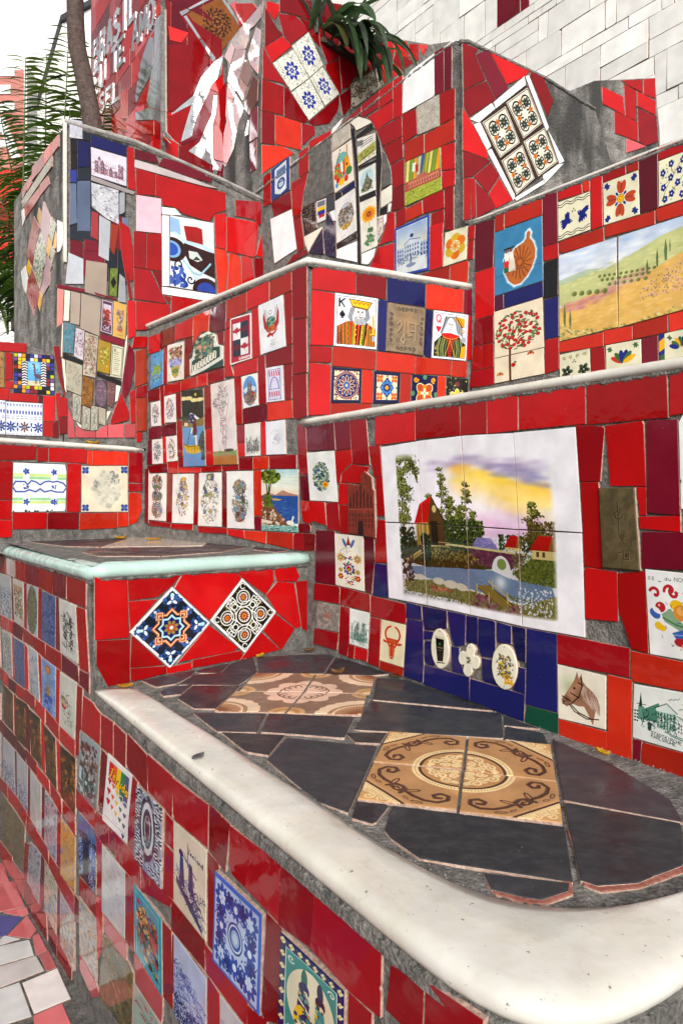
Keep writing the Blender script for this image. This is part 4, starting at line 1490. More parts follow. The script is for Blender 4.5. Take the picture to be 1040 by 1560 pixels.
    c.line([(.31, .335), (.378, .475)], .008, '2c2010'); c.ell(.325, .41, .012, .022, 'c8b880'); c.rect(.3, .48, .34, .62, '33281a')
    for x in (.225, .245, .265): c.line([(x, .5), (x, .63)], .006, '5c4420')
    c.dabs(150, .1, .52, .2, .72, DG + ['4a3c1c', '5a4a24'], .006, .016, .9)
    c.poly([(.12, .74), (.27, .63), (.3, .64), (.14, .76)], 'a88c54'); c.line([(.12, .74), (.28, .63)], .008, 'd2bc82')
    c.dabs(90, .24, .56, .29, .74, DG, .006, .014, .9)
    c.line([(.34, .6), (.4, .6)], .008, 'b09a60'); c.line([(.34, .62), (.4, .625)], .008, 'b09a60')
    # pond and near bank
    c.poly([(.14, .77), (.3, .755), (.62, .73), (.7, .76), (.88, .78), (.9, .86), (.74, .88), (.55, .86), (.3, .83), (.16, .81)], '8296b0')
    c.dabs(420, .16, .75, .88, .86, ['a0b0c4', '76899f', 'b8c4d2', '64788f'], .003, .009, .5, .25, rot=0)
    c.soft(.66, .79, .035, .05, 'f4f6f8', .9)
    c.poly([(.12, .86), (.3, .83), (.55, .87), (.75, .89), (.9, .82), (.9, .95), (.7, .97), (.4, .93), (.13, .93)], '8a8450')
    c.dabs(900, .11, .85, .9, .95, ['66683a', '86804c', '9c965e', '54562e', '746c40', 'aca474'], .003, .007, .8)
    for x, y, r in ((.22, .83, .03), (.33, .835, .035), (.4, .845, .04), (.46, .85, .035)): c.ell(x, y, r, r * .6, 'dcd6c4')
    c.dabs(90, .11, .7, .18, .86, ['4a4038', '5c5048', '3a3630'], .006, .012, .9)
    c.dabs(30, .28, .87, .4, .9, ['c86a5c', 'd88a78', 'b04c48'], .005, .009)
    c.dabs(160, .52, .87, .75, .97, ['8a4a64', '9a5a74', '6e3a50', 'a86e84'], .004, .011, .9, inside=lambda x, y: y > .86 + abs(x - .6) * .3)
    c.poly([(.54, .83), (.6, .815), (.71, .9), (.66, .92)], '7a6a34')
    for i in range(9):
        t = i / 8
        c.line([(.54 + .06 * t, .83 - .015 * t), (.66 + .05 * t, .92 - .02 * t)], .008, 'c4a85a' if i % 2 else '4a3c1c')
    for x, y in ((.54, .84), (.6, .875), (.62, .8), (.69, .86)): c.line([(x, y - .02), (x, y + .035)], .008, 'd8c47c')
    c.line([(.6, .79), (.7, .87)], .006, 'd8c47c')
    c.dabs(120, .74, .8, .88, .93, ['f0f2f2', 'dfe4ea'], .003, .006)
    # the picture fades out at its edges
    Y, X = np.mgrid[0:c.h, 0:c.w]
    c.a *= (1 - .17 * np.clip((Y / c.h - .48) / .12, 0, 1))[..., None].astype(np.float32)     # deeper tones in the painted banks
    X = X / c.w; Y = Y / c.h
    def sm(t): return np.clip(t, 0, 1)
    top = .055 + .03 * X; bot = .975 - .03 * X
    m = sm((X - .095) / .01) * sm((.905 - X) / .02) * sm((Y - top) / .05) * sm((bot - Y) / .02)
    m = m[..., None].astype(np.float32)
    c.a = c.a * m + np.array(hx('e6e5e8'), np.float32) * (1 - m)
    return c

def face(c, x, y, w, h):
    c.ell(x, y, w, h, 'e6e4e0'); 
    c.line([(x - w * .6, y - h * .25), (x - w * .1, y - h * .22)], .012, '161616'); c.line([(x + w * .15, y - h * .22), (x + w * .65, y - h * .25)], .012, '161616')
    c.ell(x - w * .3, y - h * .1, w * .16, h * .08, '161616'); c.ell(x + w * .4, y - h * .1, w * .16, h * .08, '161616')
    c.line([(x + w * .05, y - h * .1), (x, y + h * .25), (x + w * .2, y + h * .27)], .012, '161616')
    c.line([(x - w * .2, y + h * .52), (x + w * .3, y + h * .5)], .016, '8c1414')

def art_king():
    c = Cv(200, 250, 'e4e6ec')
    c.rect(.04, .04, .96, .96, '101010'); c.rect(.05, .048, .95, .952, 'dfe2ea')
    c.text('K', .1, .09, .16, .15, .035, '101010')
    c.ell(.145, .39, .035, .04, '101010'); c.ell(.2, .39, .035, .04, '101010'); c.poly([(.11, .385), (.172, .3), (.235, .385)], '101010'); c.poly([(.172, .38), (.14, .46), (.205, .46)], '101010')
    c.poly([(.06, .62), (.3, .5), (.78, .52), (.95, .62), (.95, .95), (.06, .95)], 'a8281c')
    cols = ['e8a020', '161616', 'c8321c', '6f8f1e', 'e8a020', '161616', 'd0451c', '161616', 'c8c020', '6f8f1e', '161616', 'e8a020']
    for i, k in enumerate(cols):
        x = .28 + .045 * i
        c.poly([(x, .5), (x + .03, .5), (.33 + (i - 1) * .037 + .04, .95), (.33 + (i - 1) * .037, .95)], k)
    for i in range(24):
        c.ell(.34 + .3 * (i % 3) / 2, .56 + .048 * (i // 3), .014, .016, c.r.choice(['f0d040', '90b030', 'd83020', '101010']))
    for s in (0, 1):
        for i in range(14):
            x = .08 + .02 * i if not s else .74 + .015 * i
            c.line([(x, .62 - (.008 * i if not s else 0)), (x + .02, .95)], .018, ['161616', 'e08a1c', 'b8301c', '78922a'][i % 4])
    for k in range(5): c.arc(.06, .72 + .05 * k, .1, .05, -60, 60, .012, '161616')
    for i in range(9): c.line([(.36 + .012 * i, .24), (.3 + .012 * i, .42), (.37 + .006 * i, .5)], .014, ['8a8c90', 'b8babd', '606468'][i % 3])
    for i in range(9): c.line([(.78 - .012 * i, .26), (.82 - .012 * i, .4), (.7 - .005 * i, .52)], .014, ['8a8c90', 'b8babd', '606468'][i % 3])
    face(c, .58, .33, .13, .15)
    c.poly([(.46, .4), (.58, .45), (.7, .4), (.72, .54), (.58, .56), (.44, .54)], 'b8babd'); c.arc(.55, .44, .08, .04, 180, 350, .014, '303030'); c.arc(.64, .44, .06, .04, 190, 360, .014, '303030')
    for i in range(7): c.line([(.47 + .035 * i, .44), (.5 + .025 * i, .55)], .01, '6a6c70')
    c.poly([(.32, .08), (.86, .1), (.76, .24), (.4, .21)], 'e0b81c'); c.line([(.32, .08), (.86, .1), (.76, .24), (.4, .21), (.32, .08)], .018, '101010')
    for i in range(4): c.line([(.42 + .1 * i, .12), (.46 + .1 * i, .16), (.5 + .1 * i, .12)], .016, '8a3a14')
    c.line([(.4, .22), (.76, .25)], .03, '7a5a10')
    c.poly([(.88, .34), (.92, .34), (.93, .72), (.88, .72)], 'd8b41c'); c.line([(.84, .72), (.97, .7)], .03, 'e0b81c'); c.ell(.92, .8, .045, .06, 'a8a8ac')
    return c

def art_queen():
    c = Cv(190, 250, 'e4e6ec')
    c.rect(.04, .04, .96, .96, '101010'); c.rect(.05, .048, .95, .952, 'dfe2ea')
    c.text('Q', .08, .08, .17, .16, .03, 'd0202c')
    c.ell(.115, .35, .04, .03, 'd0202c'); c.ell(.185, .35, .04, .03, 'd0202c'); c.poly([(.075, .36), (.225, .36), (.15, .46)], 'd0202c')
    c.poly([(.05, .66), (.3, .46), (.75, .5), (.95, .66), (.95, .95), (.05, .95)], '1c1a14')
    for i in range(26):
        c.ell(c.r.uniform(.08, .26), c.r.uniform(.62, .92), .022, .018, c.r.choice(['d8b020', 'c89a1c', 'b0321c']))
    for s in (-1, 1):
        for i in range(8):
            x = .5 + s * (.1 + .035 * i)
            c.line([(x - s * .02, .56), (x + s * .04, .78), (x + s * .01, .95)], .03, ['6f7a4a', '161616', '8f9868', '5a6a3c'][i % 4])
    c.poly([(.24, .46), (.5, .44), (.76, .48), (.7, .58), (.5, .62), (.3, .57)], 'b8281c'); c.arc(.5, .42, .3, .15, 15, 165, .016, 'e0b030'); c.arc(.5, .45, .27, .14, 15, 165, .016, '161616')
    c.poly([(.42, .6), (.58, .6), (.55, .95), (.45, .95)], 'a8281c')
    for i in range(6): c.line([(.43, .64 + .05 * i), (.57, .66 + .05 * i)], .014, '161616')
    c.line([(.5, .6), (.36, .95)], .014, 'd8b030'); c.line([(.5, .6), (.66, .95)], .014, 'd8b030')
    c.poly([(.34, .1), (.6, .08), (.86, .1), (.84, .3), (.86, .5), (.7, .42), (.62, .2), (.4, .2), (.26, .48), (.22, .46)], '8e9094')
    for i in range(7): c.line([(.6 + .03 * i, .12), (.7 + .025 * i, .46)], .012, '505458' if i % 2 else 'c0c2c6')
    c.line([(.36, .1), (.22, .46)], .02, '101010')
    face(c, .5, .28, .11, .16)
    c.poly([(.6, .08), (.9, .1), (.9, .3), (.78, .28), (.66, .16)], 'd8a41c'); c.line([(.64, .08), (.84, .3)], .03, '101010'); c.line([(.72, .08), (.88, .28)], .02, 'a85a14')
    for dx, dy in ((0, -.03), (.04, 0), (-.04, 0), (0, .03)): c.ell(.86 + dx, .38 + dy, .022, .018, 'c8a020'); 
    c.line([(.86, .4), (.85, .6)], .014, '303030'); c.ell(.88, .56, .06, .07, 'a8acb0')
    c.poly([(.8, .95), (.84, .72), (.95, .68), (.95, .95)], 'e0a820')
    return c

def art_hindi():
    c = Cv(200, 220, '8a7a66')
    c.dabs(200, 0, 0, 1, 1, ['9a8a74', '7a6c5a', '94846c', '6c6050'], .02, .06, .4)
    c.soft(.5, .35, .3, .3, 'b08c64', .6)
    for y in (.09, .91):
        for i in range(5): c.curl(.28 + .11 * i, y, .045, i, 1, .022, '4c4238')
    for x in (.09, .91):
        for i in range(6): c.curl(x, .22 + .11 * i, .04, i * 2, 1, .022, '4c4238')
    for o, k in ((.012, '3c342c'), (0, 'a08e74')):
        w = .04
        c.line([(.25 + o, .42 + o), (.33 + o, .34 + o), (.38 + o, .42 + o), (.33 + o, .5 + o), (.26 + o, .58 + o)], w, k); c.line([(.45 + o, .33 + o), (.45 + o, .7 + o)], w, k)
        c.line([(.45 + o, .58 + o), (.36 + o, .74 + o), (.44 + o, .8 + o), (.48 + o, .72 + o)], w, k)
        c.line([(.56 + o, .36 + o), (.56 + o, .55 + o), (.63 + o, .62 + o), (.56 + o, .63 + o)], w, k); c.line([(.56 + o, .52 + o), (.75 + o, .52 + o)], w, k); c.line([(.75 + o, .33 + o), (.75 + o, .72 + o)], w, k); c.line([(.54 + o, .35 + o), (.8 + o, .36 + o)], w, k)
    return c

def art_dec(kind):
    c = Cv(128, 128, '1a2048')
    if kind == 1:
        c.rect(.08, .08, .92, .92, 'd8cdb4')
        c.dabs(130, .08, .08, .92, .92, ['a04a28', '2c3a7a', 'c88a3c', '6a2c3c'], .015, .03)
        c.ell(.5, .5, .4, .4, 'd89a4a')
        for i in range(30): c.line([(.5 + .36 * math.cos(i * .2094), .5 + .36 * math.sin(i * .2094)), (.5 + .4 * math.cos(i * .2094 + .15), .5 + .4 * math.sin(i * .2094 + .15))], .03, '2c3a7a')
        c.ell(.5, .5, .34, .34, '26306e'); c.petals(.5, .5, 12, .1, .3, .045, 'd8cdb4'); c.petals(.5, .5, 12, .12, .28, .03, '6a2038'); c.ell(.5, .5, .09, .09, '5a78b0'); c.ell(.5, .5, .04, .04, 'd8cdb4')
    elif kind == 2:
        c.rect(.1, .1, .9, .9, 'd8cdb4')
        for x in (.22, .78):
            for y in (.22, .78): c.petals(x, y, 4, .01, .14, .05, 'c8622c', .785); c.ell(x, y, .04, .04, 'e0a848')
        c.poly([(.5, .16), (.78, .5), (.5, .84), (.22, .5)], '262c5c'); c.petals(.5, .5, 8, .05, .26, .06, '5088c0'); c.petals(.5, .5, 8, .05, .14, .04, '262c5c', .39); c.ell(.5, .5, .07, .07, 'd8a040')
        for x, y in ((.5, .13), (.5, .87), (.13, .5), (.87, .5)): c.ell(x, y, .03, .03, '3a6a58')
    elif kind == 3:
        for x, y, t in ((.15, .15, 0), (.85, .15, 1.5)): c.curl(x, y, .09, t, 1, .06, 'd8962c')
        c.petals(.5, .58, 4, .02, .4, .16, 'e0d4b8', .785); c.petals(.5, .58, 4, .04, .37, .13, 'b05a2c', .785); c.petals(.5, .58, 4, .1, .28, .07, 'e08a2c', 0); c.petals(.5, .58, 4, .02, .16, .05, 'e0d4b8', 0)
        for x, y in ((.5, .06), (.05, .6), (.95, .6)): c.ell(x, y, .08, .08, '5a8a6c')
    else:
        c.a[:] = hx('23261e')
        c.dabs(40, 0, 0, 1, 1, ['d8cc8a', 'a8a05c'], .012, .025); c.petals(.5, .75, 8, .1, .42, .12, 'e0dcb0'); c.petals(.5, .75, 8, .1, .38, .1, 'c8b830'); c.ell(.5, .75, .2, .2, 'd8c84c'); c.ell(.5, .2, .1, .08, '7a3c3c')
    return c

def art_island():
    c = Cv(220, 270, '4a86a8'); c.grain(.05)
    P = [(.22, .68), (.27, .52), (.38, .4), (.5, .34), (.62, .31), (.68, .26), (.69, .18), (.74, .15), (.77, .2), (.75, .27), (.82, .36), (.86, .48), (.85, .6), (.78, .74), (.68, .85), (.55, .93), (.42, .93), (.3, .84)]
    c.line(P + P[:1], .09, 'b8d4e0', .6); c.line(P + P[:1], .05, 'dfe8ec', .8); c.poly(P, 'b5703a')
    for i in range(16):
        t = i * .3927
        c.line([(.54 + .06 * math.cos(t), .6 + .05 * math.sin(t)), (.54 + .15 * math.cos(t + .1), .6 + .14 * math.sin(t + .1)), (.54 + .24 * math.cos(t), .6 + .26 * math.sin(t))], .02, '7c4420')
    for x in (.26, .36):
        c.line([(x, .4), (x + .02, .55)], .09, 'e0dcd4'); c.poly([(x - .05, .52), (x + .07, .52), (x + .09, .7), (x - .06, .7)], 'c03a20' if x < .3 else 'd8d0c0'); c.ell(x, .36, .035, .03, '8a5a3c'); c.line([(x - .05, .33), (x + .06, .32)], .03, '2c2418')
    c.line([(.18, .5), (.24, .42)], .02, 'e0dcd4'); c.rect(.2, .62, .3, .7, '3a6a4a'); c.line([(.0, .72), (.3, .73), (.4, .68), (1, .73)], .005, '243c4a')
    return c

def art_apple(part):
    c = Cv(230, 390, 'e2d8c2')
    c.line([(.33, 1), (.33, .62)], .045, '5a3820')
    for a, b in (((.33, .62), (.15, .55)), ((.33, .62), (.3, .4)), ((.33, .64), (.55, .45)), ((.5, .48), (.75, .42)), ((.45, .52), (.8, .56)), ((.32, .5), (.42, .3)), ((.5, .45), (.6, .25))): c.line([a, b], .02, '6a4426')
    def crown(x, y): return ((x - .5) / .46) ** 2 + ((y - .36) / .28) ** 2 < 1
    for _ in range(170):
        x, y = c.r.uniform(.04, .96), c.r.uniform(.06, .66)
        if crown(x, y): c.ell(x, y, .04, .012, c.r.choice(['5a6a44', '6c7a54', '4a5a38', '82906a']), 1, c.r.uniform(0, 180))
    pts = []
    for _ in range(500):
        x, y = c.r.uniform(.06, .94), c.r.uniform(.1, .62)
        if crown(x, y) and all((x - a) ** 2 + ((y - b) * 1.7) ** 2 > .0075 for a, b in pts) and len(pts) < 42:
            pts.append((x, y)); c.ell(x, y, .04, .024, '8a1c1c'); c.ell(x, y, .035, .021, 'b42424'); c.ell(x - .01, y - .006, .012, .007, 'd05a50')
    c.ell(.4, .82, .045, .026, 'b42424'); c.ell(.44, .79, .03, .01, '5a6a44', 1, 30)
    for x, y, k in ((.12, .9, 'c87830'), (.75, .72, 'b8623a')):
        for t in (-40, 40): c.ell(x + (.03 if t > 0 else -.03), y, .05, .014, k, 1, t)
        c.line([(x, y - .015), (x, y + .02)], .01, '3a2418')
    h = int(c.h * .70)
    c.a = c.a[:h] if part == 0 else c.a[h:]
    c.h = c.a.shape[0]
    return c

def art_swallow():
    c = Cv(150, 170, 'dcd8c0')
    for y, s in ((.1, 1), (.9, 1)):
        for o in (-.03, .03): c.line([(i / 20, y + o + .03 * math.sin(i * .9)) for i in range(21)], .022, '1a1e30')
    B = '1c2a78'
    for x, y, s, r in ((.3, .58, 1, 20), (.74, .5, -1, -35)):
        t = math.radians(r)
        f = lambda u, v: (x + s * (u * math.cos(t) - v * math.sin(t)), y + .9 * (u * math.sin(t) + v * math.cos(t)))
        c.poly([f(.17, -.02), (f(.1, -.07)), f(-.06, -.07), f(-.2, -.02), f(-.24, .06), f(-.16, .03), f(-.2, .12), f(-.08, .07), f(.08, .06)], B)
        c.poly([f(.06, -.05), f(-.02, -.24), f(-.1, -.27), f(-.12, -.2), f(-.16, -.2), f(-.1, -.05)], B)
        c.poly([f(.04, .03), f(-.02, .2), f(-.1, .24), f(-.11, .17), f(-.17, .17), f(-.1, .03)], B)
        c.ell(*f(.11, -.03), .016, .014, 'dcd8c0')
    for x, y in ((.46, .36), (.5, .3), (.54, .36)): c.ell(x, y, .022, .02, '1a1e30')
    return c

def art_fourpetal():
    c = Cv(190, 190, 'dcd8c0')
    for x, y in ((.12, .12), (.88, .12), (.12, .88), (.88, .88)):
        for t in (0, 45, 90): c.ell(x, y, .09, .035, '27347c', 1, t + (0 if x == y else 90))
    for i in range(4):
        t = i * math.pi / 2 + .1
        for s in (-.22, .22): c.ell(.5 + .27 * math.cos(t + s * .9), .5 + .27 * math.sin(t + s * .9), .15, .07, 'b05030', 1, math.degrees(t + s))
        c.line([(.5, .5), (.5 + .4 * math.cos(t), .5 + .4 * math.sin(t))], .014, '6a2418')
    for i in range(4):
        t = i * math.pi / 2 + .88
        c.ell(.5 + .16 * math.cos(t), .5 + .16 * math.sin(t), .05, .03, '27347c', 1, math.degrees(t))
    c.ell(.5, .5, .1, .1, '2a2a20'); c.ell(.5, .5, .09, .09, 'd8b020'); c.ell(.5, .5, .05, .05, 'b8741c'); c.ell(.5, .5, .03, .03, 'e0c440')
    return c

def art_bluefloral():
    c = Cv(190, 210, 'dcd8c0')
    for p in ([(.1, .9), (.3, .6), (.5, .4), (.8, .1)], [(.2, .95), (.5, .7), (.85, .45)], [(.1, .6), (.35, .5)], [(.4, .2), (.5, .4)]): c.line(p, .014, '3a4a3a')
    for x, y in ((.15, .3), (.42, .15), (.4, .45), (.16, .62), (.68, .35), (.62, .6), (.42, .8), (.8, .15), (.85, .68), (.2, .88), (.75, .88)):
        c.petals(x, y, 5, .015, .085, .035, '27347c', x * 9); c.ell(x, y, .02, .02, 'e0dcc8')
    c.dabs(26, .05, .05, .95, .95, ['5a7048', '7a8a60', '3c5038'], .022, .035, 1, .4)
    return c

def landscape():
    c = Cv(560, 330, 'd4dce0')
    c.vgrad(0, 0, 1, .45, 'b4c4dc', 'e2e6e4')
    for _ in range(70): c.soft(c.r.random(), c.r.uniform(0, .3), .07, .03, c.r.choice(['e8eaea', 'c8d2e0', '9cb0d0', 'f0f0ec']), .45)
    c.poly([(0, .34), (.2, .3), (.4, .32), (.55, .26), (.8, .14), (1, .1), (1, .6), (0, .6)], 'b8bc84')
    c.poly([(0, .3), (.25, .26), (.4, .3), (.2, .34), (0, .36)], 'a8b8a0')
    for _ in range(260):
        x, y = c.r.random(), c.r.uniform(.2, .55)
        if y > .36 - .22 * x: c.soft(x, y, .03, .012, c.r.choice(['a8b070', 'c8c88c', 'd0c890', '98a864', 'd8d4a4']), .5)
    c.poly([(0, .62), (.3, .55), (.6, .56), (1, .35), (1, 1), (0, 1)], 'd0a85a')
    for _ in range(420):
        x, y = c.r.random(), c.r.uniform(.45, 1)
        if y > .62 - .22 * x: c.soft(x, y, .03, .014, c.r.choice(['d8ac50', 'e0bc68', 'c89a60', 'd8b474', 'cfa04c', 'e4c88c']), .5)
    for _ in range(170):
        x = c.r.uniform(.05, .7); c.soft(x, .6 + .06 * math.sin(x * 7) + c.r.uniform(-.05, .06) - .1 * x, .04, .014, c.r.choice(['b87c74', 'c89088', 'a86c70', 'd0a49c']), .5)
    for _ in range(300):
        x, y = c.r.uniform(.66, 1), c.r.uniform(.4, .78)
        if y > 1.05 - .75 * x * 1.0 + .1: c.ell(x, y, .006, .008, c.r.choice(['9c6c6c', 'b88a88', '7c6058', 'd0b0a8', '8a7a50']), .8)
    def row(x0, y0, x1, y1, n, r):
        for i in range(n):
            t = i / (n - 1); x, y = x0 + (x1 - x0) * t, y0 + (y1 - y0) * t
            c.ell(x, y, r, r * 1.25, '75803c'); c.ell(x + r * .3, y + r * .4, r * .6, r * .8, '55622c')
    row(.36, .38, .76, .46, 11, .014); row(.38, .43, .72, .5, 9, .015); row(.44, .5, .7, .55, 6, .016); row(.14, .5, .4, .56, 5, .024)
    for x, y0, y1, w in ((.05, .58, .85, .013), (.1, .66, .9, .011), (.71, .34, .5, .008), (.78, .26, .46, .009), (.84, .18, .42, .012), (.87, .2, .34, .005)):
        c.poly([(x, y0), (x + w, (y0 + y1) / 2), (x + w * .6, y1), (x - w * .6, y1), (x - w, (y0 + y1) / 2)], '5c6a3c'); c.line([(x + w * .3, y0 + .05), (x + w * .3, y1)], .006, '44502c')
    for _ in range(420):
        x = c.r.random(); y = c.r.uniform(.82, 1)
        if y > .86 + .12 * math.sin(x * 2.4 + .2) - (.1 if x < .1 else 0): c.ell(x, y, .012, .012, c.r.choice(['8a8a4a', '6c7438', 'b0a060', 'd8d0a0', '7c8448', 'c8b870']), .7, 30)
    return c

def half(c, k):
    c.a = c.a * .86 + .14 * np.array(hx('ece8dc'), np.float32)
    h = c.w // 2
    c.a = c.a[:, :h] if k == 0 else c.a[:, h:]
    c.w = c.a.shape[1]
    return c

def art_scrolltile():
    c = Cv(150, 150, 'd8d4bc')
    for i in range(4): c.curl(.16 + .23 * i, .14, .06, i, 1.2, .02, '8a7a3c')
    for x, y in ((.46, .32), (.5, .26), (.54, .32)): c.ell(x, y, .02, .02, '1a1e20')
    for x in (.25, .8): c.petals(x, .6, 5, .02, .2, .06, '4a5a3c', x * 5); c.petals(x, .6, 4, .02, .14, .04, '23281c', .3)
    return c

def art_tulip():
    c = Cv(150, 150, 'd8d4bc')
    for x, y in ((.12, .16), (.86, .14)):
        for t in (20, 70, 120): c.ell(x, y, .09, .03, '4a6a48', 1, t)
    for i, (t, k) in enumerate(((-150, 'b8432c'), (-125, '4a6a48'), (-100, '27347c'), (-75, '27347c'), (-55, '4a6a48'), (-30, 'd8ac24'))):
        r = math.radians(t); c.ell(.5 + .2 * math.cos(r), .62 + .2 * math.sin(r), .2, .075, k, 1, t)
    return c

def art_cornflower():
    c = Cv(160, 160, 'd8d4bc')
    c.rect(0, 0, .16, 1, '27347c'); c.poly([(0, .2), (.16, .1), (.16, .4), (0, .5)], 'd8ac24'); c.poly([(0, .6), (.16, .55), (.16, .8), (0, .9)], '4a6a48')
    for i, k in enumerate(['b8432c', 'd8ac24', '27347c', '4a6a48', 'd8ac24', '4a6a48', '27347c']):
        t = -1.2 - .35 * i + .6; c.ell(.6 + .2 * math.cos(t), .5 + .2 * math.sin(t), .14, .06, k, 1, math.degrees(t))
    for x, y in ((.3, .15), (.9, .2)):
        for t in (20, 80): c.ell(x, y, .08, .03, '4a6a48', 1, t)
    return c

def art_stardiamond():
    c = Cv(300, 300, 'e2e2e4')
    c.rect(.045, .045, .955, .955, '262e3a')
    for sx in (0, 1):
        for sy in (0, 1):
            x, y = .17 + .66 * sx, .17 + .66 * sy
            c.dabs(40, x - .13, y - .13, x + .13, y + .13, ['35548c', '48689c', '2c3c5c'], .015, .03)
            for k in range(3): c.curl(x + .08 * (k - 1), y + .08 * (1 - k), .05, k, 1, .014, '4a6ca8')
            c.petals(x, y, 3, .01, .1, .025, 'dce8ec', math.atan2(.5 - y, .5 - x) + math.pi); c.ell(x + (.07 if sx else -.07), y + (.07 if sy else -.07), .035, .035, 'bfe4e8')
    for t in range(4):                                    # leaves between the corners
        a = t * math.pi / 2
        x, y = .5 + .36 * math.cos(a), .5 + .36 * math.sin(a)
        c.dabs(30, x - .09, y - .09, x + .09, y + .09, ['35548c', '48689c', '5a78ac'], .012, .025)
        c.petals(x, y, 3, .0, .08, .022, 'dce8ec', a)
    def star(r, k=0):
        P = []
        for i in range(16):
            a = i * math.pi / 8 + math.pi / 8
            R = r if i % 2 else r * .76
            P.append((.5 + R * math.cos(a), .5 + R * math.sin(a)))
        return P
    for r, col in ((.36, '6a3420'), (.35, 'c87a4c'), (.325, 'f0d8bc'), (.305, 'c06a3c'), (.285, '262e3a')): c.poly(star(r), col)
    for i in range(4):
        a = i * math.pi / 2
        x, y = .5 + .3 * math.cos(a), .5 + .3 * math.sin(a)
        P = [(x + .075 * math.cos(a + j * math.pi / 2), y + .075 * math.sin(a + j * math.pi / 2)) for j in range(5)]
        c.line(P, .04, '6a3420'); c.line(P, .03, 'c87a4c'); c.line(P, .01, 'f0d8bc')
    c.poly(star(.25), '262e3a'); c.poly(star(.235), 'bcdcec'); c.poly(star(.19), '23284c')
    c.petals(.5, .5, 8, .06, .17, .035, '2c2a6c'); c.petals(.5, .5, 8, .05, .13, .028, '9a8a4a', .39); c.petals(.5, .5, 8, .02, .08, .02, 'b0583c'); c.ell(.5, .5, .035, .035, 'e8e0dc')
    return c

def art_knotdiamond():
    c = Cv(300, 300, 'e2e2e4')
    c.rect(.045, .045, .955, .955, '26281f')
    c.dabs(140, .06, .06, .94, .94, ['8f8420', 'a89a28', '6a6420', '4a5238'], .014, .024, 1, .45)
    W, K = 'e4e4e0', '1c1e15'
    for x, y in ((.5, .5), (.25, .25), (.75, .25), (.25, .75), (.75, .75)):
        R = .095 if x == .5 else .075
        c.ell(x, y, R * 1.25, R * 1.25, W); c.petals(x, y, 14, R * .2, R * 1.12, R * .16, '7c2c22'); c.petals(x, y, 9, R * .1, R * .6, R * .14, 'd08a38'); c.ell(x, y, R * .2, R * .2, '5a2030')
    for w, k in ((.034, K), (.020, W)):
        c.arc(.5, .5, .17, .17, 0, 360, w, k)
        for x, y in ((.25, .25), (.75, .25), (.25, .75), (.75, .75)): c.arc(x, y, .135, .135, 0, 360, w, k)
        for i in range(4):
            t = i * math.pi / 2
            f = lambda x, y: (.5 + x * math.cos(t) - y * math.sin(t), .5 + x * math.sin(t) + y * math.cos(t))
            c.line([f(*p) for p in ((.12, -.12), (.2, -.06), (.36, -.06), (.36, .06), (.2, .06), (.12, .12))], w, k)
            c.line([f(*p) for p in ((.05, -.17), (.17, -.2), (.29, -.09), (.42, -.1), (.43, .1), (.29, .09))], w, k)
            x, y = f(.27, 0); c.arc(x, y, .055, .055, 0, 360, w, k)
            x, y = f(.40, -.40); c.arc(x, y, .05, .05, 0, 300, w * .9, k)
            x, y = f(.42, 0); c.arc(x, y, .035, .05, 0, 360, w * .8, k)
    return c

def art_horse():
    c = Cv(170, 190, 'e2dccf')
    c.soft(.25, .35, .2, .22, 'a8b490', .8); c.soft(.4, .2, .2, .1, 'c8ccb0', .6)
    B = '9a7862'
    c.poly([(.36, .2), (.41, .04), (.45, .17), (.5, .06), (.53, .2), (.6, .27), (.75, .36), (.86, .5), (.8, .66), (.74, .98), (.66, .82), (.56, .66), (.45, .68), (.3, .66), (.2, .74), (.1, .7), (.08, .62), (.16, .52), (.28, .34)], B)
    for _ in range(230):
        t = c.r.random(); x = .5 + .34 * t; y = .24 + .2 * t + c.r.uniform(0, .2)
        c.line([(x, y), (x + .05, y + .14)], .012, c.r.choice(['c4b0a4', '8a6a58', 'd0c0b4', 'a88e80']), .7)
    c.soft(.3, .45, .09, .14, 'c09a80', .7); c.soft(.2, .6, .07, .06, '5a4034', .8); c.soft(.5, .5, .1, .1, '7c5c48', .6); c.soft(.42, .3, .06, .05, 'b89078', .6)
    c.ell(.36, .36, .024, .02, '241812'); c.ell(.13, .66, .02, .018, '2c1c14'); c.line([(.1, .7), (.2, .7)], .016, '3a241a')
    for p in ([(.5, .14), (.52, .3), (.46, .5), (.3, .66)], [(.28, .46), (.46, .52)], [(.1, .56), (.28, .62)], [(.44, .24), (.54, .28)], [(.24, .68), (.36, .8), (.6, .88), (.86, .84)], [(.28, .68), (.44, .8), (.7, .86)]): c.line(p, .024, '3c241a')
    return c

def art_bull():
    c = Cv(130, 210, 'e0d8bc')
    K = 'b8492a'
    c.arc(.5, .3, .3, .2, -130 + 20, -250 - 10, .075, K); c.arc(.5, .3, .3, .2, -70, 70 - 10, .075, K)
    c.line([(.3, .44), (.7, .44)], .13, K)
    c.poly([(.3, .4), (.7, .4), (.72, .52), (.62, .62), (.6, .8), (.56, .88), (.44, .88), (.4, .8), (.38, .62), (.28, .52)], K)
    c.ell(.2, .5, .1, .03, K, 1, 15); c.ell(.8, .5, .1, .03, K, 1, -15)
    for x in (.4, .6): c.ell(x, .54, .03, .012, 'e0d8bc')
    c.line([(.44, .6), (.42, .8)], .02, 'd8a070'); c.line([(.56, .6), (.58, .8)], .02, 'd8a070'); c.ell(.46, .83, .02, .012, 'e0d8bc'); c.ell(.54, .83, .02, .012, 'e0d8bc')
    for i in range(5): c.line([(.36 + .07 * i, .42), (.38 + .06 * i, .5)], .02, 'd08050')
    return c

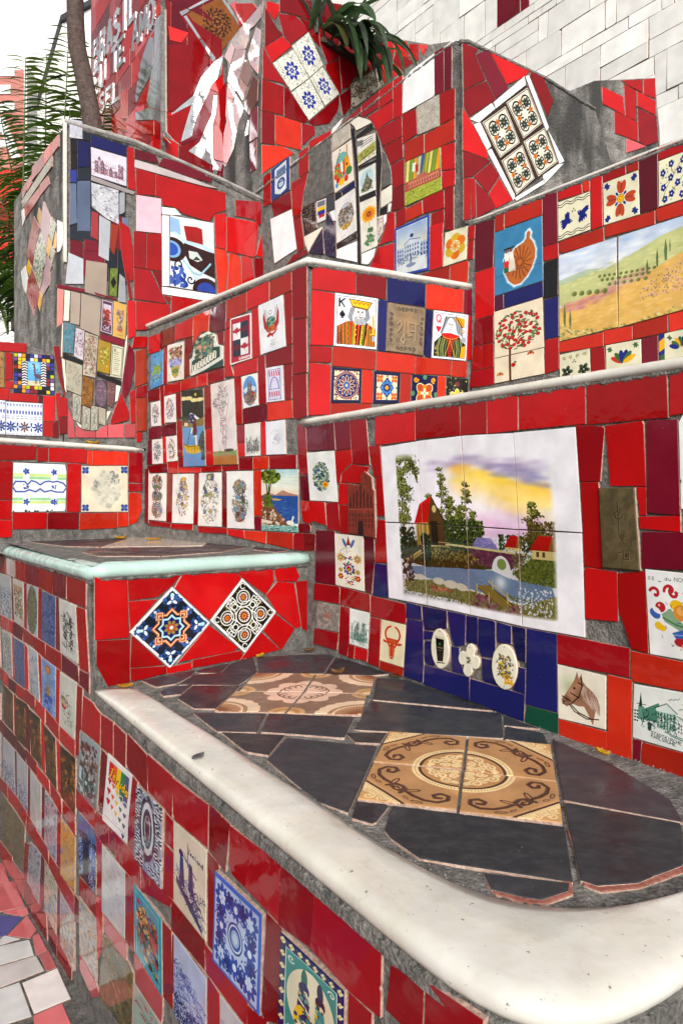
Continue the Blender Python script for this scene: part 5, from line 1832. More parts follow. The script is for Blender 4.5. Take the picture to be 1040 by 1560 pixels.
def town(c, ink, x0, y0, x1, y1, n=14, base=None):
    k = (y1 - y0)
    for i in range(n):
        x = x0 + (x1 - x0) * i / n; w = (x1 - x0) / n * c.r.uniform(.7, 1.4); h = k * c.r.uniform(.25, .8)
        c.rect(x, y1 - h, x + w, y1, ink, c.r.uniform(.3, .8))
        if c.r.random() < .5: c.poly([(x, y1 - h), (x + w / 2, y1 - h - k * .2), (x + w, y1 - h)], ink, .85)
        for j in range(3): c.rect(x + w * .25, y1 - h * (.8 - .25 * j), x + w * .5, y1 - h * (.7 - .25 * j), base or 'e6e6e2', .9)
    c.strokes(n * 6, x0, y0 + k * .3, x1, y1, [ink], k * .15, .012, .8)

def art_stadt():
    c = Cv(270, 230, 'dfe2de')
    G, D = '4f8474', '1e3c36'
    c.poly([(.09, .4), (.12, .12), (.15, .4)], D); c.rect(.08, .38, .18, .62, G, .8); c.line([(.06, .34), (.2, .34)], .014, D)
    c.poly([(.14, .44), (.4, .26), (.44, .36), (.4, .62), (.16, .6)], G); c.poly([(.36, .34), (.52, .24), (.66, .36), (.66, .4), (.36, .4)], 'cfd8d2'); c.line([(.34, .36), (.52, .24), (.68, .38)], .014, D)
    c.rect(.38, .4, .66, .7, 'a8c0b4')
    for i in range(6): c.rect(.39 + .047 * i, .41, .405 + .047 * i, .68, D, .85)
    for i in range(4): c.rect(.4 + .06 * i, .52, .43 + .06 * i, .57, 'dfe2de')
    c.poly([(.68, .42), (.78, .42), (.92, .52), (.92, .56), (.68, .48)], 'c8d2cc'); c.line([(.68, .42), (.92, .54)], .012, D)
    for i in range(6):
        for j in range(3): c.rect(.7 + .036 * i, .54 + .06 * j + .01 * i, .715 + .036 * i, .575 + .06 * j + .01 * i, D)
    for j in range(4): c.rect(.02, .46 + .06 * j, .05, .49 + .06 * j, D); c.rect(.06, .46 + .06 * j, .085, .49 + .06 * j, D)
    c.strokes(120, .14, .42, .7, .72, [D, G], .05, .012, .8); c.rect(.24, .64, .3, .78, D, .8)
    for y, x in ((.17, .55), (.3, .7), (.2, .75)): c.line([(x + .02 * i, y + .015 * math.sin(i * 2.2) - .006 * i) for i in range(9)], .01, D, .7)
    c.line([(.5, .74), (.98, .82)], .014, G); c.line([(.6, .78), (.98, .86)], .018, G); c.rect(.93, .56, 1, .78, G, .7)
    c.text('STADTKIRCHE', .3, .78, .042, .05, .009, D, dy=.006); c.text('KARLSRUHE', .3, .84, .042, .05, .009, D, dy=.006)
    return c

def art_norse():
    c = Cv(240, 320, 'e2e2e0')
    R, B, G, Y = 'a8323a', '4a6ca8', '8aa48a', 'd8b430'
    for x, y, t, s in ((.16, .27, 3.6, 1), (.42, .22, 3, 1), (.5, .24, 4, -1), (.75, .24, 4, 1)): c.curl(x, y, .075, t, .7 * s, .05, R)
    c.ell(.24, .42, .09, .06, R); c.ell(.22, .4, .02, .015, 'e0b0a8')
    c.ell(.14, .5, .1, .055, B, 1, 30); c.ell(.17, .46, .08, .03, 'e2e2e0', 1, 30)
    c.poly([(.25, .5), (.42, .42), (.5, .5), (.62, .58), (.75, .6), (.55, .66), (.3, .58)], G); c.line([(.28, .54), (.5, .6), (.7, .62)], .03, '5c7c5c')
    c.ell(.2, .64, .08, .045, Y, 1, 20); c.ell(.26, .66, .06, .035, Y)
    c.ell(.52, .38, .11, .06, Y); c.ell(.6, .46, .14, .09, 'c88c44'); c.ell(.6, .44, .08, .05, 'd8a868'); c.ell(.82, .5, .1, .08, R)
    c.poly([(.42, .7), (.62, .64), (.9, .66), (.8, .76), (.5, .78)], B); c.line([(.45, .72), (.8, .7)], .02, '8aa4d0'); c.ell(.55, .8, .1, .05, R); c.ell(.72, .86, .12, .06, R); c.ell(.62, .84, .05, .03, 'd88a68')
    c.strokes(26, .08, .12, .9, .88, ['2c2c30'], .03, .008, .8)
    c.text('O', .05, .08, .05, .035, .008, '4a4a50'); c.text('E', .12, .08, .05, .035, .008, '4a4a50'); c.text('du', .34, .065, .06, .04, .008, '4a4a50'); c.text('NORD', .5, .06, .07, .045, .008, '4a4a50')
    return c

def art_folk():
    c = Cv(150, 260, 'dcd8cc')
    c.poly([(.5, .02), (.42, .2), (.58, .2)], '8c3a30'); c.ell(.36, .16, .05, .09, '5a70a0', 1, -25); c.ell(.64, .16, .05, .09, '5a70a0', 1, 25)
    for x in (.2, .8):
        c.petals(x, .44, 8, .03, .085, .02, 'c8962c'); c.ell(x, .44, .07, .04, '4a6a8a'); c.ell(x, .44, .04, .022, 'e0b830')
        c.petals(x, .68, 6, .0, .05, .015, 'a89048'); c.petals(x, .8, 6, .0, .06, .02, '9c3028'); c.ell(x, .8, .03, .018, 'e0b830'); c.arc(.5, .35, abs(x - .5), .1, 180 if x < .5 else 0, 270, .012, '5a7a4a')
    c.petals(.5, .64, 10, .03, .12, .025, '3c5078'); c.ell(.5, .64, .12, .07, 'dcd8cc'); c.ell(.5, .64, .09, .05, '9c3028'); c.ell(.5, .66, .04, .025, 'e0b830')
    c.dabs(50, .3, .3, .7, .95, ['3c5078', '5a7a4a', '9c3028', 'c8962c'], .01, .02)
    return c

def art_alhambra():
    c = Cv(130, 210, 'e0e0dc')
    ins = lambda x, y: ((x - .48) / .3) ** 2 + ((y - .5) / .3) ** 2 < 1
    c.ell(.48, .5, .29, .29, 'a8b4b0')
    c.dabs(420, .15, .2, .8, .8, ['2c4a5c', '5a7a6c', '8a9a4a', 'c8cdb8', '34508a', 'd8dcd0'], .01, .025, .9, inside=ins)
    c.strokes(60, .2, .22, .78, .78, ['23302c', '2c3c6c'], .03, .015, .8, inside=ins); c.ell(.62, .66, .1, .06, 'd8a020'); c.ell(.62, .66, .04, .025, 'b8541c')
    return c

def blob(cols, bg=WHITE, seed=0, w=110, h=180, rx=.34, ry=.42, ink='2c3034', n=260, oval=True, tones=None):
    """a little town view inside an oval, as on souvenir tiles"""
    c = Cv(w, h, bg)
    c.r = random.Random(seed)
    ins = (lambda x, y: ((x - .5) / rx) ** 2 + ((y - .5) / ry) ** 2 < 1) if oval else (lambda x, y: .06 < x < .94 and .05 < y < .95)
    if tones:
        if oval: c.ell(.5, .5, rx, ry, tones)
        else: c.rect(.05, .04, .95, .96, tones)
    for _ in range(n):
        x, y = c.r.uniform(.02, .98), c.r.uniform(.02, .98)
        if ins(x, y): c.ell(x, y, c.r.uniform(.015, .05), c.r.uniform(.01, .03), c.r.choice(cols), .75, c.r.uniform(0, 180))
    c.strokes(n // 2, .05, .05, .95, .95, [ink], .06, .016, .8, inside=ins)
    return c

def art_oval(i):
    pal = [['8aa4c0', '6a8060', 'b8c0c8', '5a6a78', 'c8b090'], ['8a98c4', 'b89078', 'a8b0d0', '6a6088', 'c87060'], ['7a90b0', '6a7a8a', 'a8a49c', '5a5048'], ['8aa0c0', 'a88a3c', '6a5a34', 'c8b070', '8a4a30']][i]
    c = blob(pal, 'e2e0dc', 40 + i, 90, 150, .36, .4, n=300)
    c.vgrad(0, 0, 0.02, .02, 'e2e0dc', 'e2e0dc')
    return c

def art_ovalx(i):
    c = Cv(150, 250, 'e4e2de'); c.r = random.Random(90 + i)
    P = [['8a98a8', '9a7a5c', '6a8a6c', 'b89a84', '5a5c6c'], ['7c94b4', 'b88a70', 'c0a08c', '8a6a60', '6c7ca0', 'd0b870'], ['7a8a94', '8a9478', 'b0a870', '5c6c8c', 'c8c090', '6c7450'], ['9a8a78', '7c94a8', '6a8468', 'b09070', '5c5048']][i]
    shapes = [[(.5, .2, .3, .17), (.5, .48, .3, .1), (.5, .76, .3, .2)], [(.5, .5, .3, .36), (.5, .16, .12, .08)], [(.5, .52, .4, .44), (.5, .08, .15, .05)], [(.5, .28, .24, .13), (.5, .6, .3, .24), (.5, .8, .16, .08)]][i]
    for cx, cy, rx, ry in shapes:
        ins = lambda x, y: ((x - cx) / rx) ** 2 + ((y - cy) / ry) ** 2 < 1
        for _ in range(300):
            x, y = c.r.uniform(cx - rx, cx + rx), c.r.uniform(cy - ry, cy + ry)
            if ins(x, y): c.ell(x, y, c.r.uniform(.012, .035), c.r.uniform(.007, .018), c.r.choice(P), .75, c.r.uniform(0, 180))
        c.strokes(110, cx - rx, cy - ry, cx + rx, cy + ry, ['3c3c44', '4a4440'], .035, .01, .8, inside=ins)
        for _ in range(9):
            x, y = c.r.uniform(cx - rx * .7, cx + rx * .7), c.r.uniform(cy - ry * .7, cy + ry * .7)
            c.ell(x, y, .07, .045, c.r.choice(P)); c.ell(x, y, .07, .045, '4a4a50', .8, 0, .15)
    if i == 1: c.petals(.5, .1, 3, 0, .06, .02, 'c8a030', 4.2)
    if i == 3: c.ell(.5, .86, .04, .02, 'b03428')
    return c

def art_coast():
    c = Cv(180, 300, 'cfdcd8')
    c.vgrad(0, 0, 1, .42, 'b4d0d4', 'e8d8c0')
    for _ in range(20): c.line([(0, c.r.uniform(.05, .35)), (1, c.r.uniform(.05, .35))], .02, 'e4e6dc', .4)
    c.poly([(.0, .42), (.2, .37), (.4, .41), (.6, .33), (.75, .37), (1, .4), (1, .45), (0, .46)], 'b08a78')
    c.rect(0, .42, 1, .86, '3a5c94'); c.dabs(160, 0, .43, 1, .86, ['4a70a8', '2c4a80', '6a8cb8', '344f8c'], .01, .03, .6, .3, rot=0)
    c.poly([(0, .44), (.2, .46), (.36, .6), (.6, .8), (.84, .88), (.5, 1), (0, 1)], '7c5c48'); c.dabs(200, 0, .48, .8, 1, ['a07c60', '5a4434', 'c8b49c', '8a4c38', 'd8ccb8'], .01, .025, .9, inside=lambda x, y: y > .5 + .45 * x)
    c.rect(0, .9, 1, 1, '8ab0a8'); c.dabs(60, 0, .9, 1, 1, ['5a8078', 'cfe0d8', '3c5c5c'], .01, .03, .7, .4, rot=0); c.poly([(0, .8), (.3, .84), (.3, .88), (0, .86)], 'd8d0bc')
    for p in ([(.16, .8), (.2, .5), (.14, .2)], [(.2, .5), (.28, .2)], [(.2, .55), (.22, .25)]): c.line(p, .03, '4a3826')
    c.dabs(260, .0, .02, .5, .22, ['4a5a24', '64742c', '38461c', '8a9440'], .015, .035, .9, inside=lambda x, y: ((x - .25) / .26) ** 2 + ((y - .11) / .1) ** 2 < 1)
    c.dabs(60, .1, .42, .3, .62, ['4a5a24', '64742c'], .012, .024); c.ell(.8, .85, .1, .035, 'e4e2d8'); c.line([(.84, .84), (.88, .75)], .04, 'e4e2d8'); c.poly([(.3, .47), (.6, .48), (.5, .5), (.35, .5)], 'c8a860')
    return c

def art_gondola():
    c = Cv(130, 410, '3c4038')
    for x in (0, .25, .5, .75): c.ell(x + .1, .1 + (.03 if x > .4 else 0), .17, .025, 'ded2a0')
    c.ell(.66, .06, .05, .02, 'c8b04c')
    c.poly([(0, .38), (.2, .36), (.45, .41), (.8, .39), (1, .36), (1, .5), (0, .52)], '8a7848'); c.poly([(.0, .38), (.2, .35), (.4, .42), (0, .45)], '4a5434'); c.rect(.1, .42, .26, .46, 'd8d4c4'); c.poly([(.08, .42), (.18, .39), (.28, .42)], 'a8482c')
    c.rect(0, .49, 1, 1, '6c98bc'); c.vgrad(0, .48, 1, 1, '74a0c0', '6a94b8')
    c.poly([(0, .69), (.25, .72), (.6, .72), (.85, .7), (1, .66), (.94, .74), (.8, .82), (.5, .84), (.2, .82)], 'c8a838'); c.line([(0, .69), (.25, .735), (.6, .735), (.85, .71), (1, .66)], .03, '6a5420')
    for x in (.25, .4, .55, .7): c.line([(x, .74), (x, .83)], .02, '8a7428')
    c.line([(.2, .72), (.38, .5)], .025, '3a3224')
    c.poly([(.5, .42), (.64, .4), (.68, .52), (.66, .6), (.48, .59)], '6a2436'); c.line([(.62, .6), (.64, .72)], .08, 'd8d4d0'); c.line([(.46, .5), (.42, .55)], .08, 'd8d0cc'); c.line([(.5, .61), (.66, .6)], .03, 'd8d0cc')
    c.poly([(.3, .33), (.42, .29), (.56, .31), (.82, .38), (.7, .39), (.6, .36), (.5, .42), (.34, .4)], 'e0dedc'); c.dabs(20, .32, .32, .56, .42, ['4a4c6c', '8a88a0', '3a3450'], .012, .02)
    c.dabs(90, .75, .56, .98, .92, ['3a4a48', '5a5c54', '4c6468'], .012, .02, .9, inside=lambda x, y: x > .8 - .1 * math.sin(y * 20))
    return c

def art_figure():
    c = Cv(140, 430, 'd8d0cc')
    c.rect(0, .84, 1, 1, 'a87848'); c.poly([(0, .86), (.3, .83), (.5, .86), (.8, .83), (1, .85), (1, .9), (.6, .88), (.2, .89), (0, .9)], '8a9468'); c.ell(.68, .83, .2, .018, '4a4a30')
    I = '8a7c80'
    c.strokes(150, .3, .04, .68, .4, [I], .03, .014, .9, inside=lambda x, y: abs(x - .48) < .08 + .12 * math.sin(y * 9)); c.strokes(40, .08, .2, .3, .3, [I], .03, .014, .9)
    for p in ([(.1, .24), (.3, .34), (.4, .42)], [(.78, .22), (.72, .3), (.64, .42)], [(.38, .42), (.36, .6), (.42, .62)], [(.62, .42), (.62, .6), (.56, .76), (.54, .9)], [(.44, .48), (.46, .66), (.5, .8), (.52, .9)], [(.38, .44), (.62, .45)], [(.38, .47), (.62, .48)]): c.line(p, .018, I)
    c.strokes(80, .38, .42, .62, .75, [I], .025, .012, .8)
    return c

def art_cathedral():
    c = Cv(110, 220, 'e2e0dc')
    c.ell(.5, .5, .44, .46, '6c9cc8'); c.ell(.5, .45, .4, .1, 'cfd8e0'); c.dabs(60, .15, .6, .85, .95, ['7a5a4c', '9a7a64', '6a4c44', 'b09a8a'], .02, .05, .9, inside=lambda x, y: ((x - .5) / .43) ** 2 + ((y - .5) / .45) ** 2 < 1)
    for x in (.42, .56): c.poly([(x - .06, .75), (x - .05, .3), (x, .12), (x + .05, .3), (x + .06, .75)], '6a5a54')
    c.rect(.28, .5, .72, .78, '7a665c'); c.strokes(70, .28, .3, .72, .8, ['2c2624', 'a89a90'], .04, .018, .8); c.ell(.72, .58, .1, .05, 'b05048')
    return c

def art_arch():
    c = Cv(110, 220, 'e0dce0'); B = '4a4c98'; R = 'b83a44'
    c.rect(.16, .08, .84, .94, 'd4d0e0'); c.line([(.16, .08), (.84, .08), (.84, .94), (.16, .94), (.16, .08)], .03, B); c.arc(.5, .64, .24, .34, 180, 360, .04, B); c.line([(.2, .64), (.8, .64)], .03, B)
    for i in range(5): c.line([(.22 + .13 * i, .13), (.26 + .13 * i, .26)], .06, R); c.line([(.22 + .13 * i, .72), (.24 + .13 * i, .84)], .06, R)
    return c

def art_sketch(bg, ink, seed, w=110, h=160, y0=.2, n=150, cols=None):
    c = Cv(w, h, bg); c.r = random.Random(seed)
    town(c, ink, .1, y0, .92, .85, 10, bg)
    c.strokes(n // 2, .08, .7, .94, .92, [ink] + (cols or []), .06, .014, .7)
    return c

def maple(c, x, y, s, k):
    P = [(0, -1), (.2, -.55), (.45, -.7), (.4, -.2), (.75, -.5), (.8, -.25), (1, -.2), (.75, .15), (.8, .3), (.15, .45), (.15, .5), (.08, .5), (.05, 1)]
    P = P + [(-a, b) for a, b in P[::-1]]
    c.poly([(x + a * s * c.h / c.w, y + b * s * .95) for a, b in P], k)

def art_canada():
    c = Cv(160, 330, 'e4dcda')
    c.rect(.05, .03, .95, .97, 'a82c3c'); c.rect(.14, .14, .5, .5, 'e4e0e0'); c.rect(.5, .14, .86, .5, '343848'); c.rect(.14, .5, .5, .86, '343848'); c.rect(.5, .5, .86, .86, 'e4e0e0')
    for x, y, k in ((.32, .31, 'a8283c'), (.68, .31, '6c2434'), (.32, .68, '6c2434'), (.68, .68, 'a8283c')): maple(c, x, y, .1, k)
    c.text('CANADA', .42, .9, .09, .045, .03, 'e4dcdc')
    return c

def art_peru():
    c = Cv(190, 350, 'e2e2e4')
    R = 'a8302c'
    for s in (-1, 1):
        c.poly([(.5 + s * .1, .5), (.5 + s * .2, .42), (.5 + s * .28, .18), (.5 + s * .33, .3), (.5 + s * .3, .5), (.5 + s * .16, .62), (.5, .62)], R); c.line([(.5 + s * .12, .5), (.5 + s * .26, .14)], .02, '5a3028'); c.line([(.5 + s * .04, .5), (.5 + s * .2, .16)], .014, '7a5a40')
    c.ell(.48, .24, .07, .045, '6a6a40', 1, 0, .25); c.ell(.48, .42, .18, .1, '6c8a84'); c.dabs(50, .34, .34, .62, .5, ['3c5c58', 'a8a060', '8aa8a0', '4c6a40'], .012, .024); c.ell(.5, .56, .15, .06, 'b8682c'); c.ell(.44, .56, .03, .02, '4a3a20')
    c.poly([(.28, .68), (.42, .62), (.52, .66), (.66, .62), (.78, .58), (.66, .66), (.55, .7), (.54, .74), (.46, .69), (.36, .72)], R)
    for i, (x, w) in enumerate(((.44, .14), (.48, .05), (.42, .2), (.46, .14))): c.line([(x, .8 + .03 * i), (x + w, .795 + .03 * i)], .012, '5a5458')
    return c

def art_dolphin():
    c = Cv(110, 260, '5a94bc'); c.soft(.5, .2, .5, .2, '7cb0cc', .7)
    c.poly([(.3, .4), (.5, .36), (.7, .42), (.85, .56), (.6, .66), (.4, .6), (.1, .66), (.24, .5)], '8aa450'); c.dabs(50, .1, .3, .9, .9, ['c8b450', '6a8a3c', '4a80b0', '8ac0d0'], .012, .03, .8); c.text('A', .3, .08, .2, .05, .03, '2c3c5c')
    return c

def art_crest():
    c = Cv(120, 260, 'e0dcd4')
    c.dabs(160, .12, .12, .88, .5, ['9a6a50', '7a5a44', 'b88a70', 'c8bcb0', '5a4438'], .012, .04, .8); c.ell(.5, .52, .4, .1, 'a8acd0'); c.dabs(60, .12, .42, .88, .62, ['8a8cc0', 'c8c8e0', '6a6ca0'], .012, .035, .8); c.poly([(.2, .62), (.8, .62), (.68, .86), (.5, .94), (.32, .86)], 'b0a04c'); c.ell(.5, .74, .2, .07, '6a7a44'); c.strokes(90, .12, .12, .88, .9, ['4a3c34'], .03, .014, .8)
    return c

def art_thai():
    c = Cv(220, 260, '2c4c48')
    c.line([(0.02, .98), (.04, .6), (.16, .55), (.22, .25), (.4, .06), (.62, .04), (.78, .2), (.8, .42), (.98, .46), (.98, .78), (.5, .9), (.02, .98)], .11, 'd8d8ce')
    c.dabs(130, .2, .1, .78, .6, ['3c6450', '6a8a6c', '23403c', '8a9a80', 'c8a088', '4a7474'], .02, .05, .85); c.ell(.33, .32, .06, .05, 'd89a84')
    for i in range(8):
        x = .12 + .09 * i; y = .78 - .025 * i
        c.line([(x, y - .02), (x, y + .12), (x + .05, y + .13), (x + .06, y - .02)], .035, 'e0dccc'); c.ell(x + .02, y - .04, .02, .018, 'e0dccc')
    return c

def art_church():
    c = Cv(150, 340, '7c3a2c')
    c.dabs(200, 0, 0, 1, 1, ['8a4232', '6c3026', '944c38', '743528'], .01, .03, .5)
    for y in range(26): c.line([(0, .08 + y * .036), (1, .08 + y * .036)], .008, '5a261e', .5)
    for i in range(7):
        x = .1 + .125 * i; top = .28 - .14 * (1 - abs(i - 3) / 3) if i != 3 else .1
        c.rect(x, top + .12, x + .05, .56, '3a1814'); c.ell(x + .025, top + .12, .025, .02, '3a1814')
    for i in range(8):
        for j in range(3): c.rect(.08 + .115 * i, .64 + .08 * j, .12 + .115 * i, .69 + .08 * j, '4a2018')
    c.rect(.4, .8, .6, 1, '2c1410'); c.ell(.5, .8, .1, .05, '2c1410'); c.line([(0, .58), (1, .58)], .03, '96503c')
    return c

def art_slateplaque():
    c = Cv(160, 320, '5c5038'); c.dabs(260, 0, 0, 1, 1, ['685c42', '524830', '6e6248', '4c4430'], .02, .07, .4)
    for o, k in ((.006, '8a7c5c'), (0, '352c1c')):
        c.line([(.52 + o, .17 + o), (.52 + o, .58 + o), (.6 + o, .64 + o)], .022, k); c.curl(.52 + o, .34 + o, .07, 0, 1.1, .022, k); c.curl(.42 + o, .37 + o, .05, 2, .8, .022, k); c.curl(.62 + o, .62 + o, .035, 1, 1, .022, k)
        c.line([(.6 + o, .78 + o), (.74 + o, .78 + o), (.74 + o, .88 + o), (.6 + o, .88 + o), (.6 + o, .78 + o)], .02, k); c.line([(.48 + o, .8 + o), (.54 + o, .8 + o)], .02, k)
    c.ell(.67, .83, .03, .025, '352c1c')
    return c

def art_stoutglass():
    c = Cv(90, 180, 'e0dccb')
    c.poly([(.28, .24), (.74, .22), (.72, .5), (.66, .8), (.36, .82), (.3, .5)], '0e0e0c'); c.rect(.27, .19, .75, .25, 'cfc8b0'); c.line([(.27, .2), (.27, .26)], .02, '0e0e0c'); c.line([(.34, .86), (.72, .83)], .05, '161614'); c.line([(.34, .83), (.72, .8)], .02, 'e0dccb')
    c.ell(.5, .38, .05, .03, '3c8a5c'); c.line([(.38, .48), (.66, .47)], .02, 'b8b090'); c.line([(.42, .54), (.62, .53)], .02, '8a8468'); c.ell(.5, .06, .03, .015, '4a4438')
    return c

def art_clover():
    c = Cv(120, 120, 'e0dccb')
    c.dabs(60, .4, .4, .6, .6, ['2c2c24', '6a6a5c', '4a5444'], .008, .02); c.ell(.55, .12, .02, .02, '3a362c')
    return c

def art_ovalflower():
    c = Cv(120, 200, 'e0dccb')
    c.dabs(150, .28, .24, .74, .72, ['b89a30', '8a7424', '5a6a78', '4a5468', 'd0b850', '6a5a34'], .012, .03, .9); c.dabs(16, .5, .68, .85, .86, ['d8a820', 'b8841c'], .02, .035); c.strokes(50, .18, .3, .84, .75, ['3a4250', '5a5030'], .03, .015); c.ell(.84, .42, .03, .02, '8a2c34'); c.ell(.5, .06, .02, .012, '3a362c'); c.ell(.5, .93, .02, .012, '3a362c')
    return c

def art_oldtile():
    c = Cv(110, 110, '8c8880'); c.dabs(160, 0, 0, 1, 1, ['a09c94', '7a7670', 'b0aca4', '6c6862'], .03, .09, .5); c.soft(.5, .45, .14, .12, 'b86a5c', .8)
    return c

def art_floor(kind):
    if kind == 'floorflower':
        c = Cv(220, 220, '8f7868')
        c.dabs(200, 0, 0, 1, 1, ['97806e', '86705f', '9d8674'], .02, .06, .4)
        LP, DK = 'dfc2ae', '6a4c40'
        for t in (4, 45, 86):                              # quarter of a five petalled flower in one corner
            r = math.radians(t); x, y = 1 - .36 * math.cos(r), 1 - .36 * math.sin(r)
            c.ell(x, y, .21, .17, LP, 1, t); c.soft(x, y, .1, .08, 'e8d0be', .6)
        c.ell(1, 1, .3, .3, LP)
        for t in (8, 30, 52, 74):
            r = math.radians(t); c.arc(1 - .26 * math.cos(r), 1 - .26 * math.sin(r), .1, .1, t + 60, t + 300, .022, DK)
        for i in range(6):                                 # scalloped shell in the other
            t = math.radians(6 + 15.5 * i); c.ell(.52 * math.cos(t), .52 * math.sin(t), .12, .12, 'e2cab2')
        c.ell(0, 0, .53, .53, 'e2cab2'); c.arc(0, 0, .43, .43, 0, 90, .055, '8a7050')
        for i in range(14): t = math.radians(3 + 6.4 * i); c.ell(.43 * math.cos(t), .43 * math.sin(t), .016, .016, 'c8ac88')
        c.ell(0, 0, .37, .37, 'd4b08c')
        for i in range(13): t = math.radians(7.2 * i + 2); c.line([(.06 * math.cos(t), .06 * math.sin(t)), (.35 * math.cos(t), .35 * math.sin(t))], .02, '8a6042')
        for x, y in ((1, .0), (0, 1)):
            for k in range(3): c.ell(x, y, .24 - .07 * k, .24 - .07 * k, ['c8a67c', 'b48e66', 'd0b48c'][k])
        c.grain(.1)
    else:
        c = Cv(340, 340, 'c29c72')
        c.dabs(160, 0, 0, 1, 1, ['caa47c', 'b89068', 'be9870'], .04, .12, .3)
        c.poly([(0, .55), (.55, 0), (1, 0), (1, .3), (.3, 1), (0, 1)], 'a8845e', .45)
        I, D, D2 = 'e4cea4', '5a4032', '7a5842'
        c.poly([(0, 0), (.42, 0), (0, .42)], 'c8a274')
        for x, y, q, t in ((.1, .1, .075, 0), (.25, .07, .06, 2), (.07, .25, .06, 4), (.18, .17, .05, 1), (.33, .04, .04, 3), (.04, .33, .04, 5)):
            c.curl(x, y, q, t, 1.2, .026, I); c.curl(x + .03, y + .03, q * .6, t + 2.5, 1, .018, I)
        c.line([(.485, -.02), (-.02, .485)], .045, D); c.line([(.43, -.02), (-.02, .43)], .055, I)
        for i in range(15): c.ell(.42 - .03 * i, .0 + .03 * i, .007, .007, 'a8845a')
        c.ell(1, 1, .55, .55, I); c.ell(1, 1, .475, .475, D); c.ell(1, 1, .44, .44, 'ba9268')
        for i in range(22): t = math.pi + i * .0714 + .02; c.ell(1 + .512 * math.cos(t), 1 + .512 * math.sin(t), .009, .009, '9c7448')
        for x, y, q, t in ((.86, .7, .075, 0), (.7, .86, .075, 2), (.8, .8, .07, 4), (.94, .82, .06, 1), (.82, .94, .06, 3), (.95, .66, .04, 5), (.66, .95, .04, 2), (.93, .93, .05, 0)):
            c.curl(x, y, q, t, 1.3, .03, I); c.ell(x + q * .7, y - q * .5, q * .5, q * .2, I, 1, 40 * t)
        for k in (0, 1):
            f = (lambda x, y: (x, y)) if k == 0 else (lambda x, y: (y, x))
            for o, col, w in ((.006, D2, .05), (0, D, .034)):
                P = [(.24, .40), (.33, .46), (.42, .40), (.45, .30), (.54, .20), (.66, .12), (.80, .10), (.90, .17), (.90, .27), (.82, .31), (.75, .26), (.77, .2), (.83, .2)]
                c.line([f(x + o, y + o) for x, y in P], w, col)
            for x, y, rx, ry, t in ((.36, .34, .085, .035, -50), (.53, .32, .09, .035, 20), (.6, .07, .07, .026, -15), (.48, .14, .05, .02, -50)):
                u, v = f(x, y); tt = t if k == 0 else 90 - t
                c.ell(u, v, rx, ry, D, 1, tt); c.ell(u, v, rx * .7, ry * .5, 'b08a62', 1, tt)
        c.curl(.36, .36, .07, .8, 1.1, .03, D)
        c.grain(.1)
    return c

def art_ornate():
    c = Cv(150, 180, '38221e')
    c.rect(.03, .03, .97, .97, 'd8d2c0'); c.rect(.05, .045, .95, .955, '38221e'); c.rect(.07, .06, .93, .94, 'd8d2c4')
    for x in (.3, .7):
        for y in (.3, .7):
            c.ell(x, y, .19, .19, '2a2420'); c.ell(x, y, .15, .15, 'd8d2c4'); c.petals(x, y, 4, .01, .13, .035, '33463c', .785); c.petals(x, y, 4, .02, .12, .025, '2a2420')
    for x, y, t in ((.5, .22, 90), (.5, .78, 90), (.22, .5, 0), (.78, .5, 0)): c.ell(x, y, .09, .045, 'c88444', 1, t); c.ell(x, y, .03, .03, '8a4a2c')
    c.petals(.5, .5, 4, .02, .12, .04, 'd8d2c4', .785)
    return c

def art_bluefour():
    c = Cv(140, 140, 'd8d6cc')
    c.dabs(170, 0, 0, 1, 1, ['4a5060', '6c7480', '3c4a50', '59636c'], .012, .026, 1, .5); c.ell(.5, .5, .3, .3, 'd8d6cc')
    c.petals(.5, .5, 8, .1, .3, .07, '3a4690'); c.petals(.5, .5, 8, .05, .18, .03, 'd8d6cc'); c.petals(.5, .5, 6, .02, .1, .03, '3a4690', .4)
    return c

def art_brownflower():
    c = Cv(110, 110, 'dcd4c4'); K = '4a2a26'
    for i in range(5):
        t = 1.2566 * i + .3; c.ell(.5 + .22 * math.cos(t), .5 + .22 * math.sin(t), .16, .1, K, 1, math.degrees(t)); c.ell(.5 + .22 * math.cos(t), .5 + .22 * math.sin(t), .12, .06, 'c8b8a8', 1, math.degrees(t))
    for x, y in ((.1, .1), (.9, .1), (.1, .9), (.9, .9), (.5, .05), (.05, .5), (.95, .5)): c.curl(x, y, .1, x * 9, 1, .04, K)
    c.ell(.5, .5, .05, .05, K)
    return c

def art_mandala():
    c = Cv(240, 240, '8a5a30'); D = '4c2a1c'
    for i in range(8):
        t = i * .7854; x, y = .5 + .27 * math.cos(t), .5 + .27 * math.sin(t)
        c.petals(x, y, 5, .01, .12, .035, D, t - .6); c.petals(x, y, 3, .02, .09, .02, '8a5a30', t - .3); c.curl(.5 + .36 * math.cos(t + .3), .5 + .36 * math.sin(t + .3), .05, t, 1, .014, D)
    c.ell(.5, .5, .17, .17, D); c.ell(.5, .5, .15, .15, '96663a'); c.petals(.5, .5, 8, .02, .13, .03, D); c.ell(.5, .5, .04, .04, '96663a')
    return c

